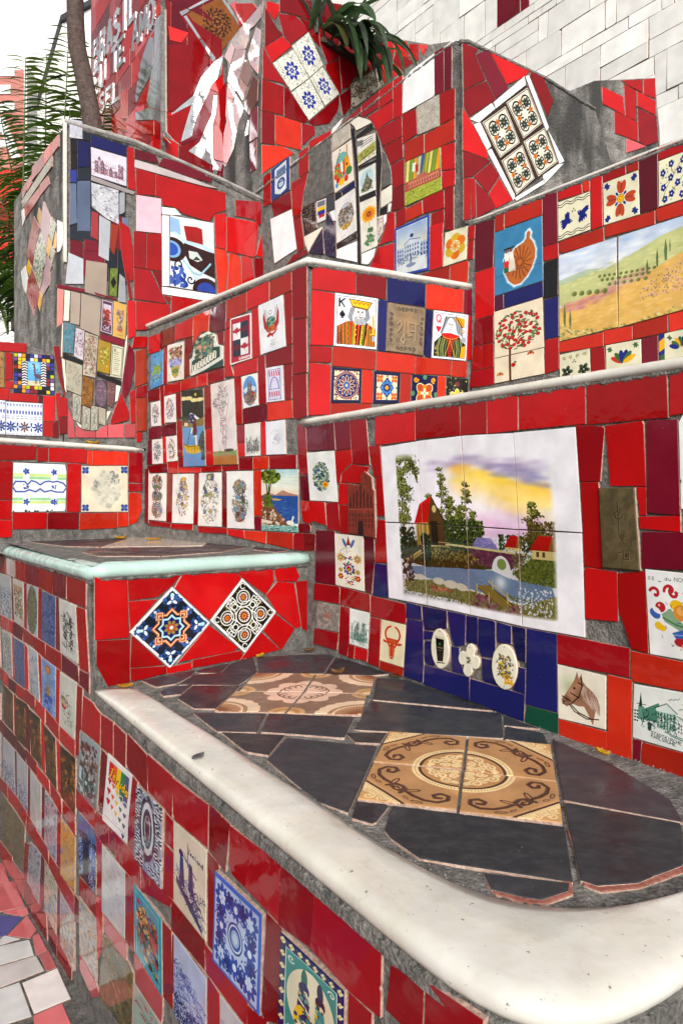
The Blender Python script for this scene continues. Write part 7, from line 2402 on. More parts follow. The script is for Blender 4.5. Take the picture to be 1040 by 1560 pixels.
ART = {}
def get_art(name):
    """canvas for one print, made on first use"""
    f = {
        'painting': art_painting, 'king': art_king, 'queen': art_queen, 'hindi': art_hindi, 'island': art_island,
        'dec1': lambda: art_dec(1), 'dec2': lambda: art_dec(2), 'dec3': lambda: art_dec(3), 'dec4': lambda: art_dec(4),
        'appletop': lambda: art_apple(0), 'applelow': lambda: art_apple(1), 'swallow': art_swallow, 'fourpetal': art_fourpetal, 'bluefloral': art_bluefloral,
        'landscapeleft': lambda: half(landscape(), 0), 'landscaperight': lambda: half(landscape(), 1), 'scrolltile': art_scrolltile, 'tulip': art_tulip, 'cornflower': art_cornflower,
        'stardiamond': art_stardiamond, 'knotdiamond': art_knotdiamond, 'horse': art_horse, 'bull': art_bull, 'stadt': art_stadt, 'norse': art_norse, 'folk': art_folk, 'alhambra': art_alhambra,
        'church': art_church, 'slateplaque': art_slateplaque, 'stoutglass': art_stoutglass, 'clover': art_clover, 'ovalflower': art_ovalflower, 'oldtile': art_oldtile,
        'greenchurch': lambda: art_sketch('dfe2de', '3c6a60', 3, 110, 190, .12), 'floorflower': lambda: art_floor('floorflower'), 'floorscroll': lambda: art_floor('floorscroll'),
        'ornate': art_ornate, 'bluefour': art_bluefour, 'brownflower': art_brownflower, 'mandala': art_mandala, 'numeral': art_numeral, 'azulejo': art_azulejo, 'giraffe': art_giraffe,
        'greenpattern': art_greenpattern, 'ovalportrait': art_ovalportrait, 'bluetile': art_bluetile, 'knights': art_knights, 'hearts': art_hearts, 'wave': art_wave, 'zeeland': art_zeeland,
        'oval1': lambda: art_oval(0), 'oval2': lambda: art_oval(1), 'oval3': lambda: art_oval(2), 'oval4': lambda: art_oval(3),
        'ovala': lambda: art_ovalx(0), 'ovalb': lambda: art_ovalx(1), 'ovalc': lambda: art_ovalx(2), 'ovald': lambda: art_ovalx(3), 'coast': art_coast, 'gondola': art_gondola, 'figure': art_figure,
        'cathedral': art_cathedral, 'arch': art_arch, 'sketchcity': lambda: art_sketch('dcdad4', '3c3838', 8, y0=.3), 'blanksketch': lambda: art_mix(['c4c4d0', 'b4b4c4', 'cfcfd6'], 2, 'dedee0', 110, 160, 20, 'a8a8bc', .3),
        'canada': art_canada, 'peru': art_peru, 'dolphin': art_dolphin, 'crest': art_crest, 'thai': art_thai, 'flag': art_flag, 'sunflower': art_sunflower, 'guitar': art_guitar, 'ovaltown': art_ovaltown,
        'caracas': art_caracas, 'statue': art_statue, 'bluebuilding': art_building, 'yellowflower': art_yellowflower, 'cityart': art_cityart, 'bluecoat': art_bluecoat,
        'redbits': lambda: art_mix(['a83c38', '6c6c68', '3c3834', 'c8b8b0'], 4, 'dcd6d0', n=60, ink='3c3432', m=.1), 'brownpat': lambda: art_mix(['c8b4a4', '2a1c1a', 'c0a898'], 6, '2a1c1a', 130, 200, 230, None, 0, .01),
        'navyfloral': lambda: art_mix(['2c3c5c', '23284a', '3c5458', '4a5c5c'], 9, '1e2444', n=90, ink='6a8488', m=.02), 'pale': lambda: art_mix(['9a9cb4', 'c8c8cc', '8a8ca8', 'd8d4d0'], 3, 'c0c0c8', 90, 120, 50),
        'coatart': lambda: art_sketch('d2ccd4', '6a4a58', 5, 120, 130, .2, 60, ['b03c38']), 'greyart': lambda: art_mix(['b8b8bc', 'c8c8cc', '8a8a90', 'd4d4d6'], 12, 'bcbcc0', 110, 150, 90, '5c5c64'), 'greendiamond': art_greendiamond,
        'cardred': lambda: art_card('5c3c54', 0), 'cardyellow': lambda: art_card('c8a868', 1), 'deco1': lambda: art_mix(['5c8490', '6a94a0', 'b8745c', '4a7080'], 21, '5a8490', 80, 220, 130, '3c5058', .05),
        'deco2': lambda: art_mix(['8a6a84', 'c8c0c4', '5c4454', '9c8494'], 22, 'c8c0c4', 80, 220, 110, '3c3038', .06), 'deco3': lambda: art_mix(['9c7468', '8a9078', 'c8c0b0', '7c5450', 'a8a090'], 23, 'bcb4a4', 110, 300, 260, '4c403c', .04),
        'yellowgreen': lambda: art_mix(['c8c060', '6a7a34', '9a8a30', 'd8d088'], 24, 'a08838', 90, 230, 60, '5c5c24', .2), 'page': art_page, 'greytile': lambda: art_mix(['b4b0a0', 'a09c8c', '8c887c'], 25, 'aca898', 120, 180, 60, '6c685c', .08),
        'brownfig': lambda: art_mix(['9a7038', '6c4a24', 'b08848', '4c3418'], 26, '8a6430', 80, 190, 120, '3c2814'), 'ovaldeco': lambda: blob(['6c5c68', '8a7884', '5c4c5c', '746470'], '54484f', 27, 90, 210, .46, .48, 'c0a8a8', 70, True, '74646f'),
        'carpet': lambda: art_mix(['8a6458', '6c5058', 'a8846c', '5c4c58'], 28, '7c5c5c', 70, 180, 120, '4a343c', .08), 'arch1': art_arch1, 'stripe': lambda: art_mix(['b0a894', '6c6454', '3c382c', 'c8c0ac'], 29, '8c8474', 200, 60, 300, None, 0, .02),
        'sprig': lambda: art_mix(['c8ccb0', '7c8a6c', 'a8acb8', '5c6484', 'd8d4c4'], 30, 'c8c8b4', 110, 150, 150, '5c5c54'), 'brownscroll': lambda: art_mix(['8a6c44', '3c2c1c', 'a8845c'], 31, '9c7c50', 110, 160, 50, '3c2818', .12),
        'delft1': lambda: art_blue(41, .28, 130, 'b0b4b4'), 'delft2': lambda: art_blue(43, .04, 260, '6a7490'), 'figs1': lambda: art_mix(['a89878', '8a8470', 'b8845c', '7c8468'], 44, 'c8c4bc', n=150, ink='5c4c3c', m=.14), 'figs2': lambda: art_mix(['9ca4ac', '8a9484', 'b0a48c', '7c8ca0'], 45, 'b4b4b0', n=150, ink='5c5c54', m=.08),
        'greenoval': lambda: blob(['6c7458', '8a8a6c', '545c44', '9c9c80', '7c848c'], 'b8bcc4', 46, 90, 230, .48, .5, '3c3c2c', 170, True, '7c8068'), 'inktrees': lambda: art_mix(['c8c8c2'], 47, 'd0d0ca', 110, 230, 10, None), 'palegrey': lambda: art_mix(['9ca4b0', 'b8bcc4', '8c94a8'], 48, 'b8bcc2', n=70, ink='7c84a0', m=.06),
        'saint': art_saint, 'rosesketch': art_rose, 'gold': lambda: art_gold(7), 'bluesketch': lambda: art_blue(51, .5, 90, 'bcbcc0'), 'whitetile': lambda: art_mix(['c4c4c2', 'bcbcbc'], 52, 'c6c6c4', n=20, ink=None),
        'greyscene': lambda: art_mix(['9c9ca4', '7c7c8c', 'b8b8bc', '8a8494'], 53, 'b0b0b4', n=100, ink='4c4c5c'), 'yellowscene': lambda: art_mix(['c89c50', 'b8a078', '9c94a0', 'a89060'], 54, 'c8a058', n=90, ink='6c5c3c'), 'stonegrey': lambda: art_mix(['7c7460', '8a8474', '5c5848', '948c78'], 55, '7c7464', n=260, s=.02),
        'pirate': art_pirate, 'waterfall': art_waterfall, 'greenbrown': lambda: art_mix(['a8a48c', 'c8c4b8', '7c6c3c', '8a8c78'], 56, 'bcb8ac', n=70, ink='6c6448'), 'palecollage': lambda: art_mix(['b8b0a8', '9c8c7c', 'c8a888', 'a8a4a8', '8c7c74'], 57, 'b8b4b0', n=130, ink='6c6058'),
        'whitesketch': lambda: art_mix(['c0c2c2', 'b0b4b4', 'c8c8c6'], 58, 'c4c6c6', n=40, ink='94989a', m=.1), 'tancollage': lambda: art_mix(['7c7050', '5c5c44', '94804c', '4c5c54', '8c7c64'], 59, '746848', 130, 260, 200, '34342c'), 'heartfamily': art_family,
        'redfloral': lambda: art_mix(['b05c60', '8cb0a0', 'c8a8a4', '7c9c90'], 60, 'a8b4ac', n=90, ink='7c4448', m=.1), 'shipblue': art_shipblue,
    }
    if name not in ART:
        c = f[name]()
        if name == 'inktrees':
            for x in (.36, .68): c.strokes(90, x - .09, .22, x + .1, .85, ['2c302c', '44483f', '1c201c'], .06, .02, .85)
        c.a = np.clip(c.a, 0, 1)
        g = c.a.mean(axis=2, keepdims=True)                 # printed glaze: full tones
        c.a = np.clip(g + (c.a - g) * 1.12, 0, 1) ** 1.18
        h, w = c.a.shape[:2]
        img = bpy.data.images.new('print_' + name, w, h, alpha=False)
        px = np.ones((h, w, 4), np.float32)
        px[..., :3] = np.clip(c.a[::-1], 0, 1)
        img.pixels.foreach_set(px.ravel())
        img.update()
        img.pack()
        ART[name] = img
    return ART[name]

LABEL = {
 'painting': 'white tile holding part of the lake and cottage picture', 'king': 'playing card tile with the king of spades', 'queen': 'playing card tile with the queen of hearts', 'hindi': 'grey relief plaque with Devanagari letters',
 'island': 'blue tile with an orange island and dancers', 'appletop': 'cream tile with the crown of an apple tree', 'applelow': 'cream tile with apple tree trunk and butterflies', 'swallow': 'cream tile with two blue birds', 'fourpetal': 'cream tile with an orange four petal flower',
 'bluefloral': 'cream tile with small blue flowers', 'landscapeleft': 'left tile of the yellow hill landscape', 'landscaperight': 'right tile of the yellow hill landscape', 'stardiamond': 'diagonal tile with an orange interlaced star', 'knotdiamond': 'diagonal tile with white knots and rosettes',
 'horse': 'cream tile with a bridled brown horse head', 'bull': 'cream tile with a red bull head', 'stadt': 'white tile with a green church drawing and lettering', 'norse': 'white tile with painted scrolling flowers', 'folk': 'white tile with folk flowers', 'alhambra': 'white tile with a mottled oval picture',
 'church': 'brown relief plaque of a brick gable church', 'slateplaque': 'brown slate plaque with incised scrolls', 'stoutglass': 'white oval plaque with a glass of black beer', 'clover': 'white clover shaped plaque', 'ovalflower': 'white oval plaque with yellow flowers', 'oldtile': 'worn grey tile',
 'greenchurch': 'white tile with a green church sketch', 'canada': 'red tile with four maple leaf squares', 'peru': 'white tile with a red coat of arms', 'thai': 'green arched ceramic plaque', 'gondola': 'tall tile with a woman in a yellow boat', 'figure': 'tall pale tile with a drawn dancing figure',
 'coast': 'tile with a pine tree over a blue bay', 'giraffe': 'mosaic tile with a giraffe', 'azulejo': 'white tile with blue friezes', 'greenpattern': 'white tile with green and blue bands', 'ovalportrait': 'cream tile with a faded oval and blue corners', 'bluetile': 'thick blue and white flower tile', 'knights': 'tile with two figures and a navy flower border',
 'hearts': 'white tile with rows of rainbow hearts', 'wave': 'tile with a dark wavy medallion', 'zeeland': 'cream tile with a blue windmill sketch', 'pirate': 'grey tile with red and grey figures', 'waterfall': 'blue tile with a dark rock and waterfall', 'heartfamily': 'turquoise bordered tile with a red heart', 'shipblue': 'pale tile with blue waves',
 'bluefour': 'white tile with a blue flower wreath', 'ornate': 'tile with dark leaf rings and orange buds', 'mandala': 'brown tile with a dark rosette', 'numeral': 'white and blue house number tile', 'floorflower': 'beige floor tile with pink petals', 'floorscroll': 'tan floor tile with brown scrolls and ring', 'sunflower': 'white tile with a sunflower', 'guitar': 'white tile with a colourful guitar design',
 'ovaltown': 'white tile with an oval town view', 'bluebuilding': 'blue bordered tile with a town hall', 'yellowflower': 'cream tile with an orange six petal flower', 'cityart': 'yellow tile with a red roofed palace', 'bluecoat': 'blue tile with a white emblem', 'flag': 'tile with a yellow, blue and red flag', 'saint': 'pale blue tile with a small golden figure', 'gold': 'dark tile with golden brown figures',
}

# ------------------------------------------------------------------ materials
MATS = {}
def L(c):
    return tuple(c) + (1.0,)

def glaze(name, col, rough=.06, var=.22, spec=.28, wear=.5, bump=.04):
    m = bpy.data.materials.new(name)
    m.use_nodes = True
    n, l = m.node_tree.nodes, m.node_tree.links
    b = n['Principled BSDF']
    geo = n.new('ShaderNodeNewGeometry'); oi = n.new('ShaderNodeObjectInfo')
    n1 = n.new('ShaderNodeTexNoise'); n1.inputs['Scale'].default_value = 9; n1.inputs['Detail'].default_value = 5
    n2 = n.new('ShaderNodeTexNoise'); n2.inputs['Scale'].default_value = 240; n2.inputs['Detail'].default_value = 2
    n3 = n.new('ShaderNodeTexNoise'); n3.inputs['Scale'].default_value = 26; n3.inputs['Detail'].default_value = 2
    for t in (n1, n2, n3): l.new(geo.outputs['Position'], t.inputs['Vector'])
    hs = n.new('ShaderNodeHueSaturation'); hs.inputs['Color'].default_value = L(col)
    mr = n.new('ShaderNodeMapRange'); mr.inputs['To Min'].default_value = 1 - var; mr.inputs['To Max'].default_value = 1 + var
    l.new(oi.outputs['Random'], mr.inputs['Value']); l.new(mr.outputs[0], hs.inputs['Value'])
    mr1 = n.new('ShaderNodeMapRange'); mr1.inputs['From Min'].default_value = .3; mr1.inputs['From Max'].default_value = .7; mr1.inputs['To Min'].default_value = .88; mr1.inputs['To Max'].default_value = 1.1
    l.new(n1.outputs[0], mr1.inputs['Value'])
    mx = n.new('ShaderNodeMix'); mx.data_type = 'RGBA'; mx.blend_type = 'MULTIPLY'; mx.inputs[0].default_value = 1
    l.new(hs.outputs[0], mx.inputs[6]); l.new(mr1.outputs[0], mx.inputs[7])
    rp = n.new('ShaderNodeMapRange'); rp.inputs['From Min'].default_value = .74; rp.inputs['From Max'].default_value = .8; rp.inputs['To Max'].default_value = wear
    l.new(n2.outputs[0], rp.inputs['Value'])
    mx2 = n.new('ShaderNodeMix'); mx2.data_type = 'RGBA'; mx2.inputs[7].default_value = (.4, .36, .32, 1)
    l.new(rp.outputs[0], mx2.inputs[0]); l.new(mx.outputs[2], mx2.inputs[6]); l.new(mx2.outputs[2], b.inputs['Base Color'])
    rr = n.new('ShaderNodeMapRange'); rr.inputs['From Min'].default_value = .35; rr.inputs['From Max'].default_value = .7; rr.inputs['To Min'].default_value = rough * .6; rr.inputs['To Max'].default_value = rough * 2.2
    l.new(n1.outputs[0], rr.inputs['Value']); l.new(rr.outputs[0], b.inputs['Roughness'])
    b.inputs['Specular IOR Level'].default_value = spec
    bp = n.new('ShaderNodeBump'); bp.inputs['Strength'].default_value = bump; bp.inputs['Distance'].default_value = .02
    l.new(n3.outputs[0], bp.inputs['Height']); l.new(bp.outputs[0], b.inputs['Normal'])
    MATS[name] = m
    return m

def rough_mat(name, c0, c1, scale=18, bump=.5, rough=.85, fine=130, stain=None, dist=.006):
    m = bpy.data.materials.new(name)
    m.use_nodes = True
    n, l = m.node_tree.nodes, m.node_tree.links
    b = n['Principled BSDF']
    geo = n.new('ShaderNodeNewGeometry')
    n1 = n.new('ShaderNodeTexNoise'); n1.inputs['Scale'].default_value = scale; n1.inputs['Detail'].default_value = 8; n1.inputs['Roughness'].default_value = .65
    n2 = n.new('ShaderNodeTexNoise'); n2.inputs['Scale'].default_value = fine; n2.inputs['Detail'].default_value = 4
    for t in (n1, n2): l.new(geo.outputs['Position'], t.inputs['Vector'])
    mr = n.new('ShaderNodeMapRange'); mr.inputs['From Min'].default_value = .32; mr.inputs['From Max'].default_value = .68
    l.new(n1.outputs[0], mr.inputs['Value'])
    mx = n.new('ShaderNodeMix'); mx.data_type = 'RGBA'; mx.inputs[6].default_value = L(c0); mx.inputs[7].default_value = L(c1)
    l.new(mr.outputs[0], mx.inputs[0])
    mr2 = n.new('ShaderNodeMapRange'); mr2.inputs['From Min'].default_value = .3; mr2.inputs['From Max'].default_value = .7; mr2.inputs['To Min'].default_value = .7; mr2.inputs['To Max'].default_value = 1.25
    l.new(n2.outputs[0], mr2.inputs['Value'])
    mm = n.new('ShaderNodeMix'); mm.data_type = 'RGBA'; mm.blend_type = 'MULTIPLY'; mm.inputs[0].default_value = 1
    l.new(mx.outputs[2], mm.inputs[6]); l.new(mr2.outputs[0], mm.inputs[7])
    out = mm.outputs[2]
    if stain:
        n3 = n.new('ShaderNodeTexNoise'); n3.inputs['Scale'].default_value = 5; n3.inputs['Detail'].default_value = 6
        mp = n.new('ShaderNodeMapping'); mp.inputs['Scale'].default_value = (1, 1, .25)
        l.new(geo.outputs['Position'], mp.inputs[0]); l.new(mp.outputs[0], n3.inputs['Vector'])
        m3 = n.new('ShaderNodeMapRange'); m3.inputs['From Min'].default_value = .48; m3.inputs['From Max'].default_value = .62
        l.new(n3.outputs[0], m3.inputs['Value'])
        ms = n.new('ShaderNodeMix'); ms.data_type = 'RGBA'; ms.inputs[7].default_value = L(stain)
        l.new(m3.outputs[0], ms.inputs[0]); l.new(out, ms.inputs[6]); out = ms.outputs[2]
    l.new(out, b.inputs['Base Color'])
    b.inputs['Roughness'].default_value = rough
    b.inputs['Specular IOR Level'].default_value = .3
    ad = n.new('ShaderNodeMath'); ad.operation = 'ADD'
    l.new(n1.outputs[0], ad.inputs[0]); l.new(n2.outputs[0], ad.inputs[1])
    bp = n.new('ShaderNodeBump'); bp.inputs['Strength'].default_value = bump; bp.inputs['Distance'].default_value = dist
    l.new(ad.outputs[0], bp.inputs['Height']); l.new(bp.outputs[0], b.inputs['Normal'])
    MATS[name] = m
    return m

COLS = {
 'r': (.37, .004, .005), 'o': (.44, .018, .006), 'd': (.215, .003, .006), 'm': (.12, .004, .013), 'p': (.46, .07, .08), 'red2': (.24, .025, .03), 'lr': (.66, .02, .02),
 'k': (.010, .010, .011), 'dk': (.012, .016, .024), 'dg': (.035, .037, .042), 'n': (.008, .009, .075), 'g': (.006, .05, .028), 'w': (.76, .76, .75), 'c': (.68, .64, .53), 'wt': (.70, .69, .655),
 'tau': (.34, .26, .25), 'pk': (.55, .33, .38), 'gp': (.62, .13, .14), 'mi': (.74, .75, .77), 'y': (.62, .33, .03), 'wd': (.26, .21, .17), 'sb': (.05, .075, .13), 'sal': (.5, .18, .15), 'gr': (.32, .32, .33), 'bei': (.44, .35, .28),
 'br': (.13, .04, .03), 'br-': (.04, .018, .015), 'bl': (.018, .03, .2), 'pu': (.06, .006, .03), 'rb': (.24, .022, .008), 'vi': (.10, .09, .30), 'wp': (.72, .66, .64),
}
for k, c in COLS.items():
    glaze('glaze_' + k, c, rough=.06 if k not in ('wd',) else .5, var=.06 if k in ('w', 'c', 'k') else (.12 if k == 'wt' else .36))
for k in ('pk', 'w', 'wp', 'vi'):
    pass
for k in ('gr', 'sb', 'tau', 'mi'):                              # scraps of mirror and silvered glass
    b = MATS['glaze_' + k].node_tree.nodes['Principled BSDF']
    b.inputs['Metallic'].default_value = .85
for k, c in (('gr', (.62, .62, .64)), ('sb', (.16, .2, .3)), ('tau', (.55, .46, .44))):
    next(x for x in MATS['glaze_' + k].node_tree.nodes if x.type == 'HUE_SAT').inputs['Color'].default_value = L(c)
rough_mat('glaze_stn', (.30, .27, .22), (.48, .44, .37), 30, .4, .7)
rough_mat('glaze_slt', (.06, .055, .05), (.16, .15, .135), 26, .7, .8)
rough_mat('glaze_tc-', (.22, .07, .05), (.32, .12, .09), 40, .4, .8)
def slate(name, c):
    m = glaze(name, c, rough=.34, var=.3, wear=.9, bump=.05, spec=.28)
    n, l = m.node_tree.nodes, m.node_tree.links
    b = n['Principled BSDF']
    src = b.inputs['Base Color'].links[0].from_socket
    geo = next(x for x in n if x.type == 'NEW_GEOMETRY')
    t = n.new('ShaderNodeTexNoise'); t.inputs['Scale'].default_value = 16; t.inputs['Detail'].default_value = 10; t.inputs['Roughness'].default_value = .75
    mp = n.new('ShaderNodeMapping'); mp.inputs['Scale'].default_value = (1.2, 2, 1); mp.inputs['Rotation'].default_value = (0, 0, .5)
    l.new(geo.outputs['Position'], mp.inputs[0]); l.new(mp.outputs[0], t.inputs['Vector'])
    r = n.new('ShaderNodeMapRange'); r.inputs['From Min'].default_value = .45; r.inputs['From Max'].default_value = .72; r.inputs['To Max'].default_value = .38
    l.new(t.outputs[0], r.inputs['Value'])
    x = n.new('ShaderNodeMix'); x.data_type = 'RGBA'; x.inputs[7].default_value = (.10, .10, .102, 1)
    l.new(r.outputs[0], x.inputs[0]); l.new(src, x.inputs[6]); l.new(x.outputs[2], b.inputs['Base Color'])
slate('glaze_bk', (.025, .027, .032))
slate('glaze_bd', (.036, .024, .030))
rough_mat('biscuit', (.34, .20, .15), (.52, .40, .32), 60, .4, .8)
rough_mat('mortar', (.07, .067, .062), (.25, .235, .215), 26, 1.0, .95, 140, dist=.010)
rough_mat('pale_cement', (.20, .185, .17), (.42, .40, .37), 12, .6, .8, 120)
rough_mat('facade_joint', (.22, .22, .21), (.34, .34, .325), 22, .6, .9, 160)
rough_mat('old_cement', (.085, .08, .074), (.33, .31, .285), 13, 1.0, .95, 95, stain=(.05, .048, .045), dist=.014)
def stained(name, c0, c1, c2):
    m = glaze(name, c0, rough=.13, var=.02, wear=.7, bump=.09, spec=.5)
    n, l = m.node_tree.nodes, m.node_tree.links
    hs = next(x for x in n if x.type == 'HUE_SAT')
    geo = next(x for x in n if x.type == 'NEW_GEOMETRY')
    a = n.new('ShaderNodeTexNoise'); a.inputs['Scale'].default_value = 7; a.inputs['Detail'].default_value = 9; a.inputs['Roughness'].default_value = .7
    b = n.new('ShaderNodeTexNoise'); b.inputs['Scale'].default_value = 34; b.inputs['Detail'].default_value = 9; b.inputs['Roughness'].default_value = .75
    for t in (a, b): l.new(geo.outputs['Position'], t.inputs['Vector'])
    r1 = n.new('ShaderNodeMapRange'); r1.inputs['From Min'].default_value = .42; r1.inputs['From Max'].default_value = .62
    r2 = n.new('ShaderNodeMapRange'); r2.inputs['From Min'].default_value = .6; r2.inputs['From Max'].default_value = .78; r2.inputs['To Max'].default_value = .8
    l.new(a.outputs[0], r1.inputs['Value']); l.new(b.outputs[0], r2.inputs['Value'])
    m1 = n.new('ShaderNodeMix'); m1.data_type = 'RGBA'; m1.inputs[6].default_value = L(c0); m1.inputs[7].default_value = L(c1)
    m2 = n.new('ShaderNodeMix'); m2.data_type = 'RGBA'; m2.inputs[7].default_value = L(c2)
    pn = n.new('ShaderNodeTexNoise'); pn.inputs['Scale'].default_value = 95; pn.inputs['Detail'].default_value = 3
    l.new(geo.outputs['Position'], pn.inputs['Vector'])
    pr = n.new('ShaderNodeMapRange'); pr.inputs['From Min'].default_value = .70; pr.inputs['From Max'].default_value = .735; pr.inputs['To Max'].default_value = .8
    l.new(pn.outputs[0], pr.inputs['Value'])
    ck = n.new('ShaderNodeTexVoronoi'); ck.feature = 'DISTANCE_TO_EDGE'; ck.inputs['Scale'].default_value = 5.5
    wp = n.new('ShaderNodeVectorMath'); wp.operation = 'MULTIPLY_ADD'; wp.inputs[1].default_value = (.09, .09, .09)
    l.new(b.outputs['Color'], wp.inputs[0]); l.new(geo.outputs['Position'], wp.inputs[2]); l.new(wp.outputs[0], ck.inputs['Vector'])
    cr = n.new('ShaderNodeMapRange'); cr.inputs['From Min'].default_value = .0; cr.inputs['From Max'].default_value = .006; cr.inputs['To Min'].default_value = .42; cr.inputs['To Max'].default_value = 0
    l.new(ck.outputs['Distance'], cr.inputs['Value'])
    cm = n.new('ShaderNodeMath'); cm.operation = 'MULTIPLY'; l.new(cr.outputs[0], cm.inputs[0]); l.new(r1.outputs[0], cm.inputs[1])      # hairlines only here and there
    mxx = n.new('ShaderNodeMath'); mxx.operation = 'MAXIMUM'; l.new(pr.outputs[0], mxx.inputs[0]); l.new(cm.outputs[0], mxx.inputs[1])
    m3 = n.new('ShaderNodeMix'); m3.data_type = 'RGBA'; m3.inputs[7].default_value = (.13, .12, .10, 1)
    l.new(mxx.outputs[0], m3.inputs[0])
    l.new(r1.outputs[0], m1.inputs[0]); l.new(m1.outputs[2], m2.inputs[6]); l.new(r2.outputs[0], m2.inputs[0]); l.new(m2.outputs[2], m3.inputs[6]); l.new(m3.outputs[2], hs.inputs['Color'])
    return m
stained('white_glaze', (.62, .60, .545), (.59, .56, .48), (.36, .335, .28))
glaze('mint_glaze', (.43, .60, .54), rough=.2, var=.02, wear=.5, bump=.07)
rough_mat('brown_plaster', (.30, .20, .16), (.40, .30, .25), 2, .2, .85, 60)
rough_mat('white_plaster', (.66, .64, .60), (.76, .745, .71), 3, .15, .8, 60)
rough_mat('bark', (.045, .03, .026), (.12, .085, .072), 30, 1.0, .9, 90)
rough_mat('soil', (.03, .024, .018), (.08, .06, .045), 30, 1.0, 1.0, 90)

def leaf_mat(name, c0, c1):
    m = rough_mat(name, c0, c1, 14, .1, .45, 60)
    b = m.node_tree.nodes['Principled BSDF']
    b.inputs['Specular IOR Level'].default_value = .5
    n, l = m.node_tree.nodes, m.node_tree.links
    tr = n.new('ShaderNodeBsdfTranslucent'); mx = n.new('ShaderNodeMixShader'); mx.inputs[0].default_value = .45
    l.new(b.inputs['Base Color'].links[0].from_socket, tr.inputs['Color'])
    l.new(b.outputs[0], mx.inputs[1]); l.new(tr.outputs[0], mx.inputs[2])
    l.new(mx.outputs[0], next(x for x in n if x.type == 'OUTPUT_MATERIAL').inputs['Surface'])
    return m
leaf_mat('palm_leaf', (.06, .13, .015), (.15, .25, .035))
leaf_mat('palm_leaf_dark', (.02, .05, .015), (.05, .095, .025))
leaf_mat('strap_leaf', (.025, .06, .022), (.065, .12, .045))
leaf_mat('strap_leaf_grey', (.06, .085, .06), (.12, .15, .11))
leaf_mat('strap_leaf_yellow', (.10, .09, .02), (.06, .08, .03))
leaf_mat('strap_leaf_dry', (.12, .07, .045), (.2, .13, .09))
leaf_mat('yellow_leaf', (.55, .30, .01), (.75, .46, .03))
leaf_mat('brown_leaf', (.16, .08, .03), (.32, .18, .07))
leaf_mat('grey_leaf', (.10, .10, .11), (.25, .24, .25))

def art_mat(name):
    key = 'print_' + name
    if key in MATS: return MATS[key]
    m = bpy.data.materials.new(key)
    m.use_nodes = True
    n, l = m.node_tree.nodes, m.node_tree.links
    b = n['Principled BSDF']
    t = n.new('ShaderNodeTexImage'); t.image = get_art(name); t.extension = 'EXTEND'
    geo = n.new('ShaderNodeNewGeometry')
    n1 = n.new('ShaderNodeTexNoise'); n1.inputs['Scale'].default_value = 14; n1.inputs['Detail'].default_value = 6
    n2 = n.new('ShaderNodeTexNoise'); n2.inputs['Scale'].default_value = 22
    l.new(geo.outputs['Position'], n1.inputs['Vector']); l.new(geo.outputs['Position'], n2.inputs['Vector'])
    mr = n.new('ShaderNodeMapRange'); mr.inputs['From Min'].default_value = .3; mr.inputs['From Max'].default_value = .7; mr.inputs['To Min'].default_value = .80; mr.inputs['To Max'].default_value = 1.04
    l.new(n1.outputs[0], mr.inputs['Value'])
    mx = n.new('ShaderNodeMix'); mx.data_type = 'RGBA'; mx.blend_type = 'MULTIPLY'; mx.inputs[0].default_value = 1
    l.new(t.outputs[0], mx.inputs[6]); l.new(mr.outputs[0], mx.inputs[7]); l.new(mx.outputs[2], b.inputs['Base Color'])
    rough = .10
    b.inputs['Specular IOR Level'].default_value = .28
    if name in ('church', 'slateplaque', 'hindi', 'oldtile', 'stonegrey'): rough = .55
    if name.startswith('floor'): rough = .4
    b.inputs['Roughness'].default_value = rough
    bp = n.new('ShaderNodeBump'); bp.inputs['Strength'].default_value = .04; bp.inputs['Distance'].default_value = .02
    l.new(n2.outputs[0], bp.inputs['Height'])
    last = bp
    if name in ('church', 'slateplaque', 'hindi', 'thai'):       # moulded relief follows the print
        b2 = n.new('ShaderNodeBump'); b2.inputs['Strength'].default_value = .8; b2.inputs['Distance'].default_value = .006
        l.new(t.outputs[0], b2.inputs['Height']); l.new(bp.outputs[0], b2.inputs['Normal']); last = b2
    l.new(last.outputs[0], b.inputs['Normal'])
    MATS[key] = m
    return m

# ------------------------------------------------------------------ helpers
def link(name, me, mats=(), parent=None):
    o = bpy.data.objects.new(name, me)
    COL.objects.link(o)
    for m in mats: me.materials.append(MATS[m] if isinstance(m, str) else m)
    if parent is not None: o.parent = parent
    return o

def tag(o, label=None, cat=None, group=None, kind=None):
    if label: o['label'] = label
    if cat: o['category'] = cat
    if group: o['group'] = group
    if kind: o['kind'] = kind
    return o

def empty(name, loc, rz=0.0):
    o = bpy.data.objects.new(name, None)
    o.empty_display_size = .1
    COL.objects.link(o)
    o.location = loc
    o.rotation_euler = (0, 0, rz)
    return o

def mesh(name, verts, faces, mi=None, smooth=False):
    me = bpy.data.meshes.new(name)
    me.from_pydata(verts, [], faces)
    if mi: me.polygons.foreach_set('material_index', mi)
    if smooth: me.polygons.foreach_set('use_smooth', [True] * len(me.polygons))
    me.update()
    return me

def parse(s):
    """first corner, then steps from corner to corner, in millimetres"""
    x = y = 0
    out = []
    for p in s.split():
        a, b = p.split(','); x += int(a); y += int(b); out.append((x / 1000, y / 1000))
    return out

def area(P):
    return sum(P[i - 1][0] * P[i][1] - P[i][0] * P[i - 1][1] for i in range(len(P))) / 2

